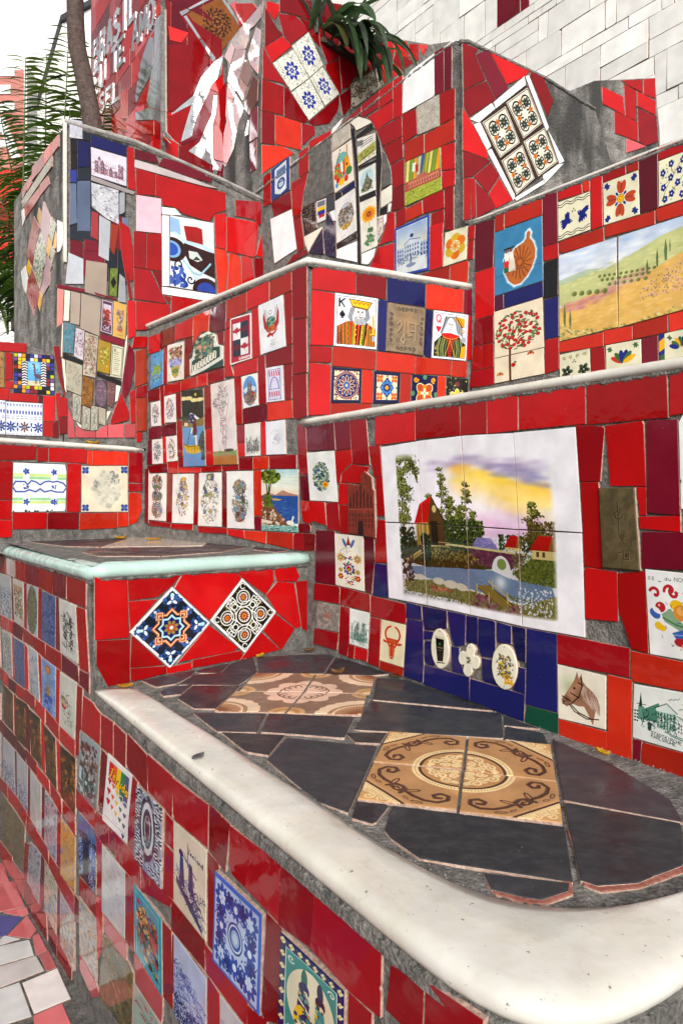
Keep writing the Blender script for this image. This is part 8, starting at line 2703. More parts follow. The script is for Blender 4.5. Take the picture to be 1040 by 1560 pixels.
def offset(P, d):
    """polygon (counter-clockwise) moved inwards by d"""
    out = []
    n = len(P)
    for i in range(n):
        a, b, c = P[i - 1], P[i], P[(i + 1) % n]
        e1 = Vector((b[0] - a[0], b[1] - a[1])); e2 = Vector((c[0] - b[0], c[1] - b[1]))
        if e1.length < 1e-6 or e2.length < 1e-6: out.append(b); continue
        e1.normalize(); e2.normalize()
        nn = Vector((-e1.y - e2.y, e1.x + e2.x))
        if nn.length < .2: nn = Vector((-e1.y, e1.x)) * 1.0
        k = 1 / max(.45, (nn.normalized()).dot(Vector((-e1.y, e1.x))))
        nn = nn.normalized() * d * k
        out.append((b[0] + nn.x, b[1] + nn.y))
    return out

def homography(Q):
    """maps corner 0..3 of the quad to (0,1)(1,1)(1,0)(0,0)"""
    T = [(0, 1), (1, 1), (1, 0), (0, 0)]
    A, B = [], []
    for (x, y), (u, v) in zip(Q, T):
        A.append([x, y, 1, 0, 0, 0, -u * x, -u * y]); B.append(u)
        A.append([0, 0, 0, x, y, 1, -v * x, -v * y]); B.append(v)
    h = np.linalg.solve(np.array(A), np.array(B))
    def f(x, y):
        w = h[6] * x + h[7] * y + 1
        return ((h[0] * x + h[1] * y + h[2]) / w, (h[3] * x + h[4] * y + h[5]) / w)
    return f

def slab(P, base, top, chamfer, rnd, wob=.0006, step=.06, tilt=.006, chip=False):
    """a tile: outline P in its plane, from height base to top, with a small rounded arris, a slightly uneven
    outline and a slight tilt. Returns verts as (u, v, height), faces, material indices"""
    if area(P) < 0: P = P[::-1]
    if chip and len(P) < 9:                                   # broken corners and nibbled edges
        R = []
        for i, b in enumerate(P):
            a, c = Vector(P[i - 1]), Vector(P[(i + 1) % len(P)])
            b = Vector(b)
            la, lc = (a - b).length, (c - b).length
            if rnd.random() < .16 and min(la, lc) > .03:
                k = rnd.uniform(.003, .010)
                p, q = b + (a - b) / la * k * rnd.uniform(.5, 1.6), b + (c - b) / lc * k * rnd.uniform(.5, 1.6)
                R += [tuple(p), tuple((p + q) / 2 + ((b - (p + q) / 2) * rnd.uniform(-.1, .35))), tuple(q)]
            else: R.append(tuple(b))
            if rnd.random() < .10 and lc > .06:
                t = rnd.uniform(.2, .75); d = (c - b) / lc; nn = Vector((-d.y, d.x)); w = rnd.uniform(.003, .007)
                o = b + d * lc * t
                R += [tuple(o), tuple(o + d * w * .7 + nn * rnd.uniform(.001, .003)), tuple(o + d * w * 1.8)]
        P = R
    Q = []
    n = len(P)
    for i in range(n):
        a, b = P[i], P[(i + 1) % n]
        l = math.hypot(b[0] - a[0], b[1] - a[1])
        k = min(4, max(1, int(l / step))) if n < 16 else 1
        for j in range(k):
            t = j / k
            w = wob * (1 if j else .5)
            Q.append((a[0] + (b[0] - a[0]) * t + rnd.uniform(-w, w), a[1] + (b[1] - a[1]) * t + rnd.uniform(-w, w)))
    cx = sum(p[0] for p in Q) / len(Q); cy = sum(p[1] for p in Q) / len(Q)
    tx, ty = rnd.gauss(0, tilt), rnd.gauss(0, tilt)
    top += rnd.uniform(-.0006, .0006)
    lim = (top - base) * .45
    def h(p): return max(-lim, min(lim, (p[0] - cx) * tx + (p[1] - cy) * ty))
    I = offset(Q, chamfer)
    m = len(Q)
    V = [(p[0], p[1], base) for p in Q] + [(p[0], p[1], top - chamfer * .8 + h(p)) for p in Q] + [(p[0], p[1], top + h(q)) for p, q in zip(I, Q)]
    Fc, M = [list(range(2 * m, 3 * m))], [0]
    for i in range(m):
        j = (i + 1) % m
        Fc.append([m + i, m + j, 2 * m + j, 2 * m + i]); M.append(0)
        Fc.append([i, j, m + j, m + i]); M.append(1)
    return V, Fc, M, (cx, cy)

RND = random.Random(3)
def tile_object(code, P, root, name=None, thick=.006, base=-.004, to3=lambda u, v, h: (u, -h, v), chamfer=.0012, tilt=.007):
    art = None
    uvr = None
    if code.startswith('A '):
        art = code[2:]
        cut = art.endswith('!')
        art = art.rstrip('!')
        if '@' in art:
            art, r = art.split('@'); uvr = [float(t) for t in r.split(',')]
        if cut or art in ('church', 'slateplaque', 'thai', 'hindi', 'bluetile', 'wave', 'knights'): thick += .006; chamfer = .0025
        elif art != 'painting': thick += .0012 if root is not ROOT.get('L') else .0042
    if code.endswith('-'): thick -= .0025
    if code.endswith('+'): thick += .003; code = code[:-1]
    if area(P) == 0: return None
    V, Fc, M, (cx, cy) = slab(P, base, thick, chamfer, RND, tilt=tilt if not code.startswith('A painting') else .002, chip=art is None)
    me = mesh('tile', [to3(u - cx, v - cy, h) for u, v, h in V], Fc, M)
    if name is None: name = 'ceramic_plaque' if art in ('church', 'slateplaque', 'thai', 'hindi', 'stoutglass', 'clover', 'ovalflower') else ('picture_tile' if art else 'tile')
    o = link(name, me, [art_mat(art) if art else 'glaze_' + code, 'biscuit'], root)
    o.location = to3(cx, cy, 0)
    if art:
        if len(P) == 4: f = homography(P)
        else:
            x0, x1 = min(p[0] for p in P), max(p[0] for p in P); y0, y1 = min(p[1] for p in P), max(p[1] for p in P)
            f = lambda x, y: ((x - x0) / (x1 - x0), (y - y0) / (y1 - y0))
        uv = me.uv_layers.new(name='uv')
        for lp in me.loops:
            u, v, h = V[lp.vertex_index]
            a, b = f(u, v)
            a = min(1, max(0, a)); b = min(1, max(0, b))
            if uvr: a, b = uvr[0] + a * (uvr[2] - uvr[0]), 1 - (uvr[3] - b * (uvr[3] - uvr[1]))
            uv.data[lp.index].uv = (a, b)
        if art in LABEL: o['label'] = LABEL[art]
    return o

def prism(P, t0, t1, to3):
    if area(P) < 0: P = P[::-1]
    n = len(P)
    V = [to3(u, v, t0) for u, v in P] + [to3(u, v, t1) for u, v in P]
    Fc = [list(range(n, 2 * n)), list(range(n - 1, -1, -1))] + [[i, (i + 1) % n, n + (i + 1) % n, n + i] for i in range(n)]
    return V, Fc

def sweep(path, prof, wob=0.0, step=.03, closed_ends=True, seed=1):
    """profile (outwards, up) swept along a 3-D path; outwards is to the right of the walking direction"""
    r = random.Random(seed)
    pts = []
    for a, b in zip(path[:-1], path[1:]):
        a, b = Vector(a), Vector(b)
        k = max(1, int((b - a).length / step))
        pts += [a.lerp(b, i / k) for i in range(k)]
    pts.append(Vector(path[-1]))
    V, Fc = [], []
    m = len(prof)
    for i, p in enumerate(pts):
        q0 = pts[max(0, i - 1)]; q1 = pts[min(len(pts) - 1, i + 1)]
        t = (q1 - q0); t.z = 0; t.normalize()
        o = Vector((t.y, -t.x, 0))
        s = 1 + r.uniform(-wob, wob); dz = r.uniform(-wob, wob) * .01
        for (x, z) in prof: V.append(tuple(p + o * (x * s) + Vector((0, 0, z * s + dz))))
    for i in range(len(pts) - 1):
        for j in range(m):
            k = (j + 1) % m
            Fc.append([i * m + j, i * m + k, (i + 1) * m + k, (i + 1) * m + j])
    Fc.append(list(range(m))[::-1]); Fc.append([(len(pts) - 1) * m + j for j in range(m)])
    return V, Fc

# ------------------------------------------------------------------ walls
WALL_INFO = {
 'A': ('tiled_wall', 'red tiled wall behind the bench with the lake and cottage picture', 'wall'),
 'B': ('tiled_wall', 'red tiled wall with the maple leaf tile and oval souvenir tiles', 'wall'),
 'E': ('tiled_wall', 'red tiled wall with the king and queen card tiles', 'wall'),
 'H': ('tiled_wall', 'red tiled wall with the yellow landscape and the apple tree', 'wall'),
 'I': ('tiled_wall', 'red tiled wall with the large oval of black framed tiles', 'wall'),
 'J': ('tiled_wall', 'bare concrete and red wall with a tilted brown ornamental panel', 'wall'),
 'T': ('tiled_wall', 'low grey cement wall end with salmon red tiles in front of the white facade', 'wall'),
 'K': ('tiled_wall', 'red tiled wall under the hanging plant with a tilted blue flower panel', 'wall'),
 'S': ('tiled_wall', 'narrow wall face with a slanting band of white tiles', 'wall'),
 'M': ('tiled_wall', 'red wall with a white bird and a tilted brown rosette tile', 'wall'),
 'R': ('tiled_wall', 'red wall with white mosaic lettering beside the tree trunk', 'wall'),
 'L': ('tiled_wall', 'tall pillar wall with the house number tile and a long mosaic oval', 'wall'),
 'Q': ('tiled_wall', 'grey cement wall side with diamond mosaic beside the palm', 'wall'),
 'P': ('tiled_wall', 'low red wall with the giraffe mosaic tile', 'wall'),
 'C': ('tiled_wall', 'low red wall with the blue banded tile and faded oval tile', 'wall'),
 'D': ('tiled_wall', 'bright red riser wall with two diagonal patterned tiles', 'wall'),
 'F': ('tiled_wall', 'long dark red outer wall below the bench with rows of picture tiles', 'wall'),
 'N': ('house_facade', 'white house facade covered in slanting rows of white tiles', 'building'),
}
ROOT = {}
def wall_mesh_front(P, to3, seed):
    """mortar bed: a slightly uneven front sheet on a solid core"""
    V, Fc = prism(P, -.10, 0.0, to3)
    return V, Fc

for wid, (px, py, ex, ey, outline) in WALLS.items():
    name, lab, cat = WALL_INFO[wid]
    rz = math.atan2(ey, ex)
    root = empty(name, (px, py, 0), rz)
    tag(root, lab, cat, kind='thing')
    ROOT[wid] = root
    to3 = lambda u, v, h: (u, -h, v)
    P = parse(outline)
    uc = (min(p[0] for p in P) + max(p[0] for p in P)) / 2; uw = max(p[0] for p in P) - min(p[0] for p in P)
    bt = .06 if wid != 'N' else .25
    V, Fc = prism(P, -bt, 0.0, lambda u, v, h: (u if h == 0 else uc + (u - uc) * (1 - 2.4 * bt / uw), -h, v))     # ends mitred at the corners
    bed = 'old_cement' if wid in ('J', 'T', 'Q', 'S') else ('facade_joint' if wid == 'N' else 'mortar')
    link('mortar_bed', mesh('mortar_bed', V, Fc), [bed], root)
    for line in TILES.get(wid, '').split('\n'):
        if not line: continue
        code, pts = line.split('|')
        kw = {}
        if wid == 'N': kw = dict(thick=.012, tilt=.012)
        if wid == 'F': kw = dict(tilt=.009)
        tile_object(code, parse(pts), root, **kw)

# mosaic letters on the wall beside the trunk: quads of the lettering rows, in millimetres
def letter_row(root, text, P00, P10, P01, w, code='mi'):
    """text laid out from P00 along P00->P10, height P00->P01 (all in wall coordinates)"""
    n = len(text)
    for i, ch in enumerate(text):
        if ch == ' ': continue
        bm = bmesh.new()
        for st in FONT[ch]:
            for (x0, y0), (x1, y1) in zip(st[:-1], st[1:]):
                def at(x, y):
                    t = (i + .08 + .74 * x) / n
                    return Vector((P00[0] + (P10[0] - P00[0]) * t + (P01[0] - P00[0]) * y, P00[1] + (P10[1] - P00[1]) * t + (P01[1] - P00[1]) * y))
                a, b = at(x0, y0), at(x1, y1)
                dd = (b - a).normalized(); a -= dd * w * .35; b += dd * w * .35
                nn = Vector((-dd.y, dd.x)) * w / 2
                q = [a - nn, b - nn, b + nn, a + nn]
                hh = .0135 + RND.uniform(-.0012, .0012)
                lo = [bm.verts.new((p.x, -.002, p.y)) for p in q]; hi = [bm.verts.new((p.x, -hh, p.y)) for p in q]
                bm.faces.new(hi)
                for k in range(4): bm.faces.new([lo[k], lo[(k + 1) % 4], hi[(k + 1) % 4], hi[k]])
        me = bpy.data.meshes.new('letter'); bm.to_mesh(me); bm.free()
        o = link('letter', me, ['glaze_' + code], root)
        o['label'] = 'white mosaic letter ' + ch

letter_row(ROOT['R'], 'BRASIL', (-1.4784, 5.6943), (-0.4843, 5.5939), (-1.4784, 5.4728), 0.045)
letter_row(ROOT['R'], 'EU TE AMO', (-1.4784, 5.4285), (-0.1229, 5.2879), (-1.4784, 5.2379), 0.036)
letter_row(ROOT['R'], 'SEL', (-1.3193, 5.1553), (-0.8587, 5.0666), (-1.3193, 5.0079), 0.030)


# white glazed lips on the wall tops
LIP = [(-.060, -.004), (-.060, .016), (-.035, .024), (-.008, .026), (.010, .021), (.019, .010), (.018, -.003), (.010, -.011), (.0, -.013)]
THIN = [(-.040, -.002), (-.040, .012), (.004, .014), (.010, .007), (.008, -.004), (0, -.005)]
for k, (wid, pts, s, m) in enumerate(LEDGES):
    prof = [(x * s, z * s) for x, z in (LIP if s > .7 else THIN)]
    V, Fc = sweep(pts, prof, .025, .05, seed=k)
    root = ROOT[wid]
    inv = root.matrix_basis.inverted()
    o = link('ledge', mesh('ledge', [tuple(inv @ Vector(v)) for v in V], Fc, smooth=True), [m], root)
    # rough cement bed under the lip
    V, Fc = sweep([(x, y, z - .012 * s) for x, y, z in pts], [(-.05 * s, 0), (.0075, .004), (.0085, -.008 * s), (.004, -.016 * s), (-.05 * s, -.016 * s)], .2, .012, seed=k + 40)
    link('mortar_fillet', mesh('mortar_fillet', [tuple(inv @ Vector(v)) for v in V], Fc), ['mortar'], root)

# pale metal strip on the pillar's corner
q = ROOT['L']
pl = [float(t) / 1000 for t in WALLS['L'][4].split()[0].split(',')]
V, Fc = prism([(pl[0] - .004, 3.02), (pl[0] + .012, 3.02), (pl[0] + .012, pl[1] + .01), (pl[0] - .004, pl[1] + .01)], -.012, .012, lambda u, v, h: (u, -h, v))
link('corner_strip', mesh('corner_strip', V, Fc), ['white_glaze'], q)
# unseen house across the steps, added to block sky reflections in the tiles
D1 = Vector((-.590, .807, 0)); NN = Vector((-.807, -.590, 0))
across = empty('house', tuple(Vector((-.8, 2.1, -2)) + NN * 3.7), math.atan2(D1.y, D1.x))
tag(across, 'unseen brown plastered house with dark windows, added across the steps to block sky reflections', 'building')
V, Fc = prism([(-16, -14), (80, -14), (80, 4.5), (-16, 4.5)], 0, .4, lambda u, v, h: (u, -h + .4, v))
link('wall', mesh('wall', V, Fc), ['brown_plaster'], across)
for k in range(-4, 20):
    u = 2.7 * k
    V, Fc = prism([(u, 3.2), (u + 1.0, 3.2), (u + 1.0, 4.2), (u, 4.2)], -.02, .03, lambda a, b, h: (a, -h, b))
    w = link('window', mesh('window', V, Fc), ['glaze_dg'], across)

# ------------------------------------------------------------------ bench
bench = empty('tiled_bench', (-.2, 1.9, 0))
tag(bench, 'bench seat of black slabs and beige floor tiles behind a wide white rim', 'bench')
BZ = 1.06                                                   # seat height in the world
def rel(root, V):
    l = root.location
    return [(x - l.x, y - l.y, z - l.z) for x, y, z in V]
poly = [(p[0], p[1]) for p in BENCH]
rim_in = [Vector((p[0], p[1])) for p in RIM_IN]
rim_out = [Vector((p[0], p[1])) for p in RIM_OUT]
def resample(P, n, lens=None):
    d = [0]
    for a, b in zip(P[:-1], P[1:]): d.append(d[-1] + (b - a).length)
    out = []
    for i in range(n):
        t = d[-1] * i / (n - 1)
        k = max(j for j in range(len(d)) if d[j] <= t + 1e-9)
        k = min(k, len(P) - 2)
        out.append(P[k].lerp(P[k + 1], (t - d[k]) / max(1e-9, d[k + 1] - d[k])))
    return out
NR = 70
ri = resample(rim_in, NR)
def smooth_line(P, it=6):
    for _ in range(it): P = [P[0]] + [(P[i - 1] + P[i] * 2 + P[i + 1]) / 4 for i in range(1, len(P) - 1)] + [P[-1]]
    return P
ri = smooth_line(ri); ro = smooth_line(resample(rim_out, NR), 3)
# seat bed: from the walls to the middle of the rim
bed = [tuple(p) for p in poly] + [tuple(p) for p in [(a + b) / 2 for a, b in zip(ri, ro)][::-1]]
# as a grid so that the cement can be really uneven
def inside(P, x, y):
    c = False
    for i in range(len(P)):
        (x0, y0), (x1, y1) = P[i - 1], P[i]
        if (y0 > y) != (y1 > y) and x < (x1 - x0) * (y - y0) / (y1 - y0) + x0: c = not c
    return c
def cement_sheet(P, z, cell, amp, name, root, mat='mortar'):
    bm = bmesh.new()
    vs_ = [bm.verts.new((x, y, z)) for x, y in P]
    f = bm.faces.new(vs_)
    if f.normal.z < 0: f.normal_flip()
    xs = [p[0] for p in P]; ys = [p[1] for p in P]
    x = min(xs) + cell
    while x < max(xs):
        bmesh.ops.bisect_plane(bm, geom=bm.verts[:] + bm.edges[:] + bm.faces[:], plane_co=(x, 0, 0), plane_no=(1, 0, 0)); x += cell
    y = min(ys) + cell
    while y < max(ys):
        bmesh.ops.bisect_plane(bm, geom=bm.verts[:] + bm.edges[:] + bm.faces[:], plane_co=(0, y, 0), plane_no=(0, 1, 0)); y += cell
    for v in bm.verts:
        v.co.z += amp * (noise.noise(v.co * 28) + .6 * noise.noise(v.co * 90))
    me = bpy.data.meshes.new(name); bm.to_mesh(me); bm.free()
    me.transform(Matrix.Translation(-root.location))
    return link(name, me, [mat], root)
cement_sheet(bed, BZ - .001, .016, .0022, 'mortar_bed', bench)
for line in TILES['W'].split('\n'):
    code, pts = line.split('|')
    P = [(x, y) for x, y in parse(pts)]
    tile_object(code, [(x + .2, y - 1.9) for x, y in P], bench, name='floor_tile' if code[0] == 'A' else 'paving_slab', thick=BZ + .0052 if not code.endswith('-') else BZ + .006, base=BZ - .006,
                to3=lambda u, v, h: (u, v, h), chamfer=.0018, tilt=.002)
# wide white rim with a rolled outer edge
prof = [(.006, -.016), (-.003, -.013), (-.008, -.006), (-.009, .002), (-.005, .010), (.006, .017), (.030, .021), (.085, .020)]
V, Fc = [], []
m = len(prof) + 5
for i in range(NR):
    a, b = ro[i], ri[i]
    dv = b - a
    w = dv.length; dv.normalize()
    s = min(1.0, .35 + i * .12)
    for (t, z) in prof: V.append((a.x + dv.x * t * min(1, w / .12), a.y + dv.y * t * min(1, w / .12), BZ + z * (s if z > 0 else 1)))
    t0 = .085 * min(1, w / .12)
    for k in range(1, 5):
        t = t0 + (w - t0) * k / 4
        zz = .020 * (1 - (k / 4) ** 2) * s + .008 * (k / 4) * s + .0015 * noise.noise(Vector((a.x * 6, a.y * 6, k)))
        V.append((a.x + dv.x * t, a.y + dv.y * t, BZ + zz))
    V.append((b.x + dv.x * .004, b.y + dv.y * .004, BZ - .012 + .002 * noise.noise(Vector((b.x * 50, b.y * 50, 0)))))
for i in range(NR - 1):
    for j in range(m - 1): Fc.append([i * m + j, (i + 1) * m + j, (i + 1) * m + j + 1, i * m + j + 1])
Fc.append([j for j in range(m)])
rim = link('rim', mesh('rim', rel(bench, V), Fc, smooth=True), ['white_glaze'], bench)
# broken cement line along both rim edges
def crumb_line(P, z, w, h, name, root, seed):
    path = [(p.x, p.y, z) for p in P]
    r = random.Random(seed)
    V, Fc = [], []
    for i, p in enumerate(resample(P, 320)):
        q = resample_cache(P, i)
        o = Vector((q.y, -q.x))
        k = r.uniform(.4, 1.2)
        for x, zz in ((-w * k, -.012), (-w * .7 * k, h * .5 * k), (0, h * k), (w * .7, h * .4 * k), (w, -.012)):
            V.append((p.x + o.x * x, p.y + o.y * x, z + zz + r.uniform(-.0008, .0008)))
    for i in range(319):
        for j in range(4): Fc.append([i * 5 + j, i * 5 + j + 1, i * 5 + 6 + j, i * 5 + 5 + j])
    link(name, mesh(name, rel(root, V), Fc), ['mortar'], root)
def resample_cache(P, i, n=320):
    t = i / (n - 1) * (len(P) - 1)
    k = min(len(P) - 2, int(t))
    return (P[k + 1] - P[k]).normalized()
crumb_line(ri, BZ, .016, .007, 'mortar_joint', bench, 5)
low = [a - (b - a).normalized() * -.002 for a, b in zip(ro, ri)]
crumb_line(low, BZ - .024, .010, .010, 'mortar_joint', bench, 6)
# side of the bench round the corner
cw = [p for p in ro if True]
V, Fc = [], []
for p in cw: V += [(p.x, p.y, -.6), (p.x, p.y, BZ - .012)]
k0 = next(i for i, p in enumerate(cw) if p.x > .095)
for i in range(k0 - 1, len(cw) - 1): Fc.append([2 * i, 2 * i + 2, 2 * i + 3, 2 * i + 1])
link('mortar_wall', mesh('mortar_wall', rel(bench, V), Fc), ['mortar'], bench)

r7 = random.Random(17)                                      # tiles round the corner of the bench
for row in range(5):
    i = k0 + 1 + row % 2
    while i < NR - 6:
        n = r7.choice([2, 3, 4, 5])
        j = min(i + n, NR - 2)
        a, b = Vector(cw[i]), Vector(cw[j])
        t = (b - a).normalized(); nn = Vector((t.y, -t.x))
        a += t * .003; b -= t * .003
        if nn.dot(Vector((.3, 1.2)) - a) > 0: nn = -nn
        z1 = BZ - .075 - .17 * row; z0 = z1 - .163
        V = [(p.x + nn.x * h, p.y + nn.y * h, z) for h in (-.02, .007) for p, z in ((a, z0), (b, z0), (b, z1), (a, z1))]
        Fc = [[4, 5, 6, 7], [0, 1, 5, 4], [1, 2, 6, 5], [2, 3, 7, 6], [3, 0, 4, 7]]
        link('tile', mesh('tile', rel(bench, V), Fc), [r7.choice(['glaze_d', 'glaze_r', 'glaze_d', 'glaze_m'])], bench)
        i = j

# ------------------------------------------------------------------ upper tread with the mint lip
tread = empty('terrace_seat', (-.8, 2.6, 0))
tag(tread, 'upper seat of dark and beige slabs behind a mint green lip', 'seat')
TZ = 1.455
mp = [Vector((p[0], p[1])) for p in MINT]
P = [tuple(p) for p in mp] + [(-.152, 2.724), (-1.187, 3.923), (-2.1, 3.08)]
cement_sheet(P, TZ - .001, .03, .002, 'mortar_bed', tread)
for line in TILES['U'].split('\n'):
    code, pts = line.split('|')
    tile_object(code, [(x + .8, y - 2.6) for x, y in parse(pts)], tread, name='paving_slab', thick=TZ + .004, base=TZ - .005, to3=lambda u, v, h: (u, v, h), chamfer=.0015, tilt=.001)
V, Fc = sweep([(p[0], p[1], p[2] - .024) for p in MINT], [(-.085, .008), (-.078, .026), (-.04, .034), (-.008, .033), (.012, .026), (.022, .012), (.020, -.004), (.010, -.014), (0, -.016)], .003, .06, seed=9)
link('lip', mesh('lip', rel(tread, V), Fc, smooth=True), ['mint_glaze'], tread)
V, Fc = sweep([(p[0], p[1], p[2] - .042) for p in MINT], [(-.05, 0), (.009, .006), (.010, -.004), (.004, -.010), (-.05, -.010)], .3, .02, seed=10)
link('mortar_fillet', mesh('mortar_fillet', rel(tread, V), Fc), ['mortar'], tread)

# tops of the higher terraces (above the eye) and the ground
def flat(name, P, z, mat, t=.08):
    V, Fc = prism(P, z - t, z, lambda u, v, h: (u, v, h))
    return tag(link(name, mesh(name, V, Fc), [mat]), kind='structure')
flat('terrace_ground', [(-.16, 2.78), (.6, 3.07), (1.5, 2.1), (.93, 1.27)], 1.985, 'soil')
flat('terrace_ground', [(-.2, 2.80), (.58, 3.10), (-.52, 4.33), (-1.17, 3.95)], 2.66, 'soil')
flat('terrace_ground', [(.64, 3.09), (2.0, 3.66), (1.9, 1.75), (1.27, 2.37)], 2.97, 'soil')
flat('terrace_ground', [(-.50, 4.42), (.9, 5.40), (1.9, 4.4), (.62, 3.12)], 3.80, 'soil')
flat('terrace_ground', [(-.56, 4.42), (-1.5, 3.72), (-2.4, 4.7), (-2.2, 5.8), (-1.28, 4.55), (-.9, 4.85)], 3.0, 'soil')
flat('terrace_ground', [(-1.2, 3.95), (-1.8, 3.42), (-2.3, 3.3), (-2.9, 4.9), (-1.6, 3.7)], 1.96, 'soil')

def ground_z(x, y):
    s = (x + .777) * -.590 + (y - 2.07) * .807
    return -.17 * s
GX = [(-60, -20), (40, -20), (40, 90), (-60, 90)]
V = [(x, y, ground_z(x, y) if abs(x) < 1e9 else 0) for x, y in GX]
V = []
xs = [-80, -30, -8, -3, -1, 1, 4, 30, 80]; ys = [-60, -20, -4, 0, 2, 4, 8, 20, 120]
for y in ys:
    for x in xs:
        z = ground_z(max(-4, min(2, x)), max(-2, min(7, y)))
        V.append((x, y, z - .0008))
nx = len(xs)
Fc = [[j * nx + i, j * nx + i + 1, (j + 1) * nx + i + 1, (j + 1) * nx + i] for j in range(len(ys) - 1) for i in range(nx - 1)]
ground = tag(link('ground', mesh('ground', V, Fc), ['mortar']), kind='structure')
pave = empty('pavement', (-1.9, 2.3, 0))
tag(pave, kind='structure')
def gtile(code, P):
    o = tile_object(code, [(x + 1.9, y - 2.3) for x, y in P], pave, name='tile', thick=.0028, base=-.006, to3=lambda u, v, h: (u, v, h), chamfer=.0012, tilt=.002)
    if o:
        for v in o.data.vertices:
            w = v.co + o.location
            v.co.z += ground_z(w.x - 1.9, w.y + 2.3) 
traced = []
for line in TILES['G'].split('\n'):
    code, pts = line.split('|')
    P = parse(pts); traced.append(P)
    gtile('gp' if code == 'pk' else code, P)  # red paving lightened to salmon: sky glare put into the colour
# the rest of the paving, outside the traced corner
r5 = random.Random(8)
for i in range(0, 11):
    for j in range(-11, 16):
        u0, v0 = .27 * i + r5.uniform(-.01, .01), .2 * j + (.1 if i % 2 else 0)
        q = []
        for du, dv in ((0, 0), (.26, 0), (.26, .19), (0, .19)):
            u, v = u0 + du, v0 + dv
            q.append((-1.15 - .81 * u - .59 * v, 2.15 - .59 * u + .81 * v))
        c = (sum(p[0] for p in q) / 4, sum(p[1] for p in q) / 4)
        if c[1] < -1.5 or any(inside(T, *p) for T in traced for p in q + [c]): continue
        if (c[0] + .80) * .807 + (c[1] - 2.10) * .59 > -.17: continue
        if any(abs(c[0] - sum(p[0] for p in T) / len(T)) < .16 and abs(c[1] - sum(p[1] for p in T) / len(T)) < .16 for T in traced): continue
        gtile(r5.choice(['w', 'gp', 'gp', 'r', 'w', 'vi']), q)

# ------------------------------------------------------------------ plants, tree, background
def blade(p0, d0, length, width, droop, n=7, twist=0.0, fold=.12):
    """a leaf blade: starts at p0 in direction d0 and bends down; returns verts, faces (two-sided strip with a fold)"""
    p = Vector(p0); d = Vector(d0).normalized()
    V, Fc = [], []
    for i in range(n + 1):
        t = i / n
        w = width * (math.sin(math.pi * (.12 + .86 * t)) ** .7) * .5 if i < n else .0008
        side = d.cross(Vector((0, 0, 1)))
        if side.length < .05: side = Vector((1, 0, 0))
        side.normalize()
        up = side.cross(d).normalized()
        side = side * math.cos(twist) + up * math.sin(twist)
        up = side.cross(d).normalized()
        V += [tuple(p - side * w), tuple(p + up * (-fold * w * 2)), tuple(p + side * w)]
        d = (d + Vector((0, 0, -droop / n))).normalized()
        p = p + d * (length / n)
    for i in range(n):
        for j in range(2): Fc.append([3 * i + j, 3 * i + j + 1, 3 * i + 4 + j, 3 * i + 3 + j])
    return V, Fc

def add_blade(root, name, mat, *a, **k):
    V, Fc = blade(*a, **k)
    return link(name, mesh(name, V, Fc, smooth=True), [mat], root)

rp = random.Random(21)
plant = empty('strap_leaf_plant', (-.10, 4.66, 5.02))
tag(plant, 'dark drooping strap leaf plant on top of the red wall above the blue flower panel', 'plant')
kx, ky = .814, .581                                        # along the wall; outwards is (ky, -kx)
# crown leaves fan out from the wall top and hang over its face
specs = []
for i in range(46):
    u = rp.uniform(-.06, .40)
    ln = rp.uniform(.3, .74); dr = rp.uniform(1.8, 4.2)
    specs.append((u, rp.uniform(-.5, .9), rp.uniform(.1, .9), ln, rp.uniform(.05, .085), dr, rp.choice(['strap_leaf', 'strap_leaf', 'strap_leaf', 'strap_leaf', 'strap_leaf_grey', 'strap_leaf_grey', 'strap_leaf_yellow'] + ['strap_leaf_dry'] * (i % 4 == 0))))
for u, a, up, ln, wd, dr, mt in specs:
    d = Vector((ky + kx * a, -kx + ky * a, up + .2))
    add_blade(plant, 'leaf', mt, (kx * u + ky * .02, ky * u - kx * .02, .02 - .14 * u), d, ln, wd, dr, n=9, twist=rp.uniform(-.5, .5))
for i in range(10):                                        # upright ones
    u = rp.uniform(-.16, .2)
    add_blade(plant, 'leaf', rp.choice(['strap_leaf', 'strap_leaf', 'strap_leaf_grey']), (kx * u, ky * u, 0), (rp.uniform(-.5, .7), rp.uniform(-.5, .1), 1), rp.uniform(.3, .5), .05, rp.uniform(.2, 1.2), n=7)
V, Fc = sweep([(-.06, 0, -.05), (.3 * kx, .3 * ky, -.10)], [(-.05, 0), (-.02, .05), (.03, .05), (.05, 0)], .3, .03)
link('root_mass', mesh('root_mass', V, Fc), ['soil'], plant)

# tree trunk
tree = empty('tree', (-1.86, 4.86, 2.9))
tag(tree, 'slender leaning dark tree trunk behind the tall pillar wall', 'tree')
def tube(path, radii, n=12, seed=0, wob=.06):
    r = random.Random(seed)
    V, Fc = [], []
    for i, (p, ra) in enumerate(zip(path, radii)):
        p = Vector(p); a = Vector(path[max(0, i - 1)]); b = Vector(path[min(len(path) - 1, i + 1)])
        t = (b - a).normalized()
        s = t.cross(Vector((0, 1, 0))).normalized(); q = s.cross(t)
        for k in range(n):
            an = 6.28318 * k / n
            rr = ra * (1 + wob * noise.noise(Vector((math.cos(an) * 1.5, math.sin(an) * 1.5, i * .35 + seed))))
            V.append(tuple(p + s * math.cos(an) * rr + q * math.sin(an) * rr))
    for i in range(len(path) - 1):
        for k in range(n):
            j = (k + 1) % n
            Fc.append([i * n + k, i * n + j, (i + 1) * n + j, (i + 1) * n + k])
    Fc.append([(len(path) - 1) * n + k for k in range(n)])
    return V, Fc
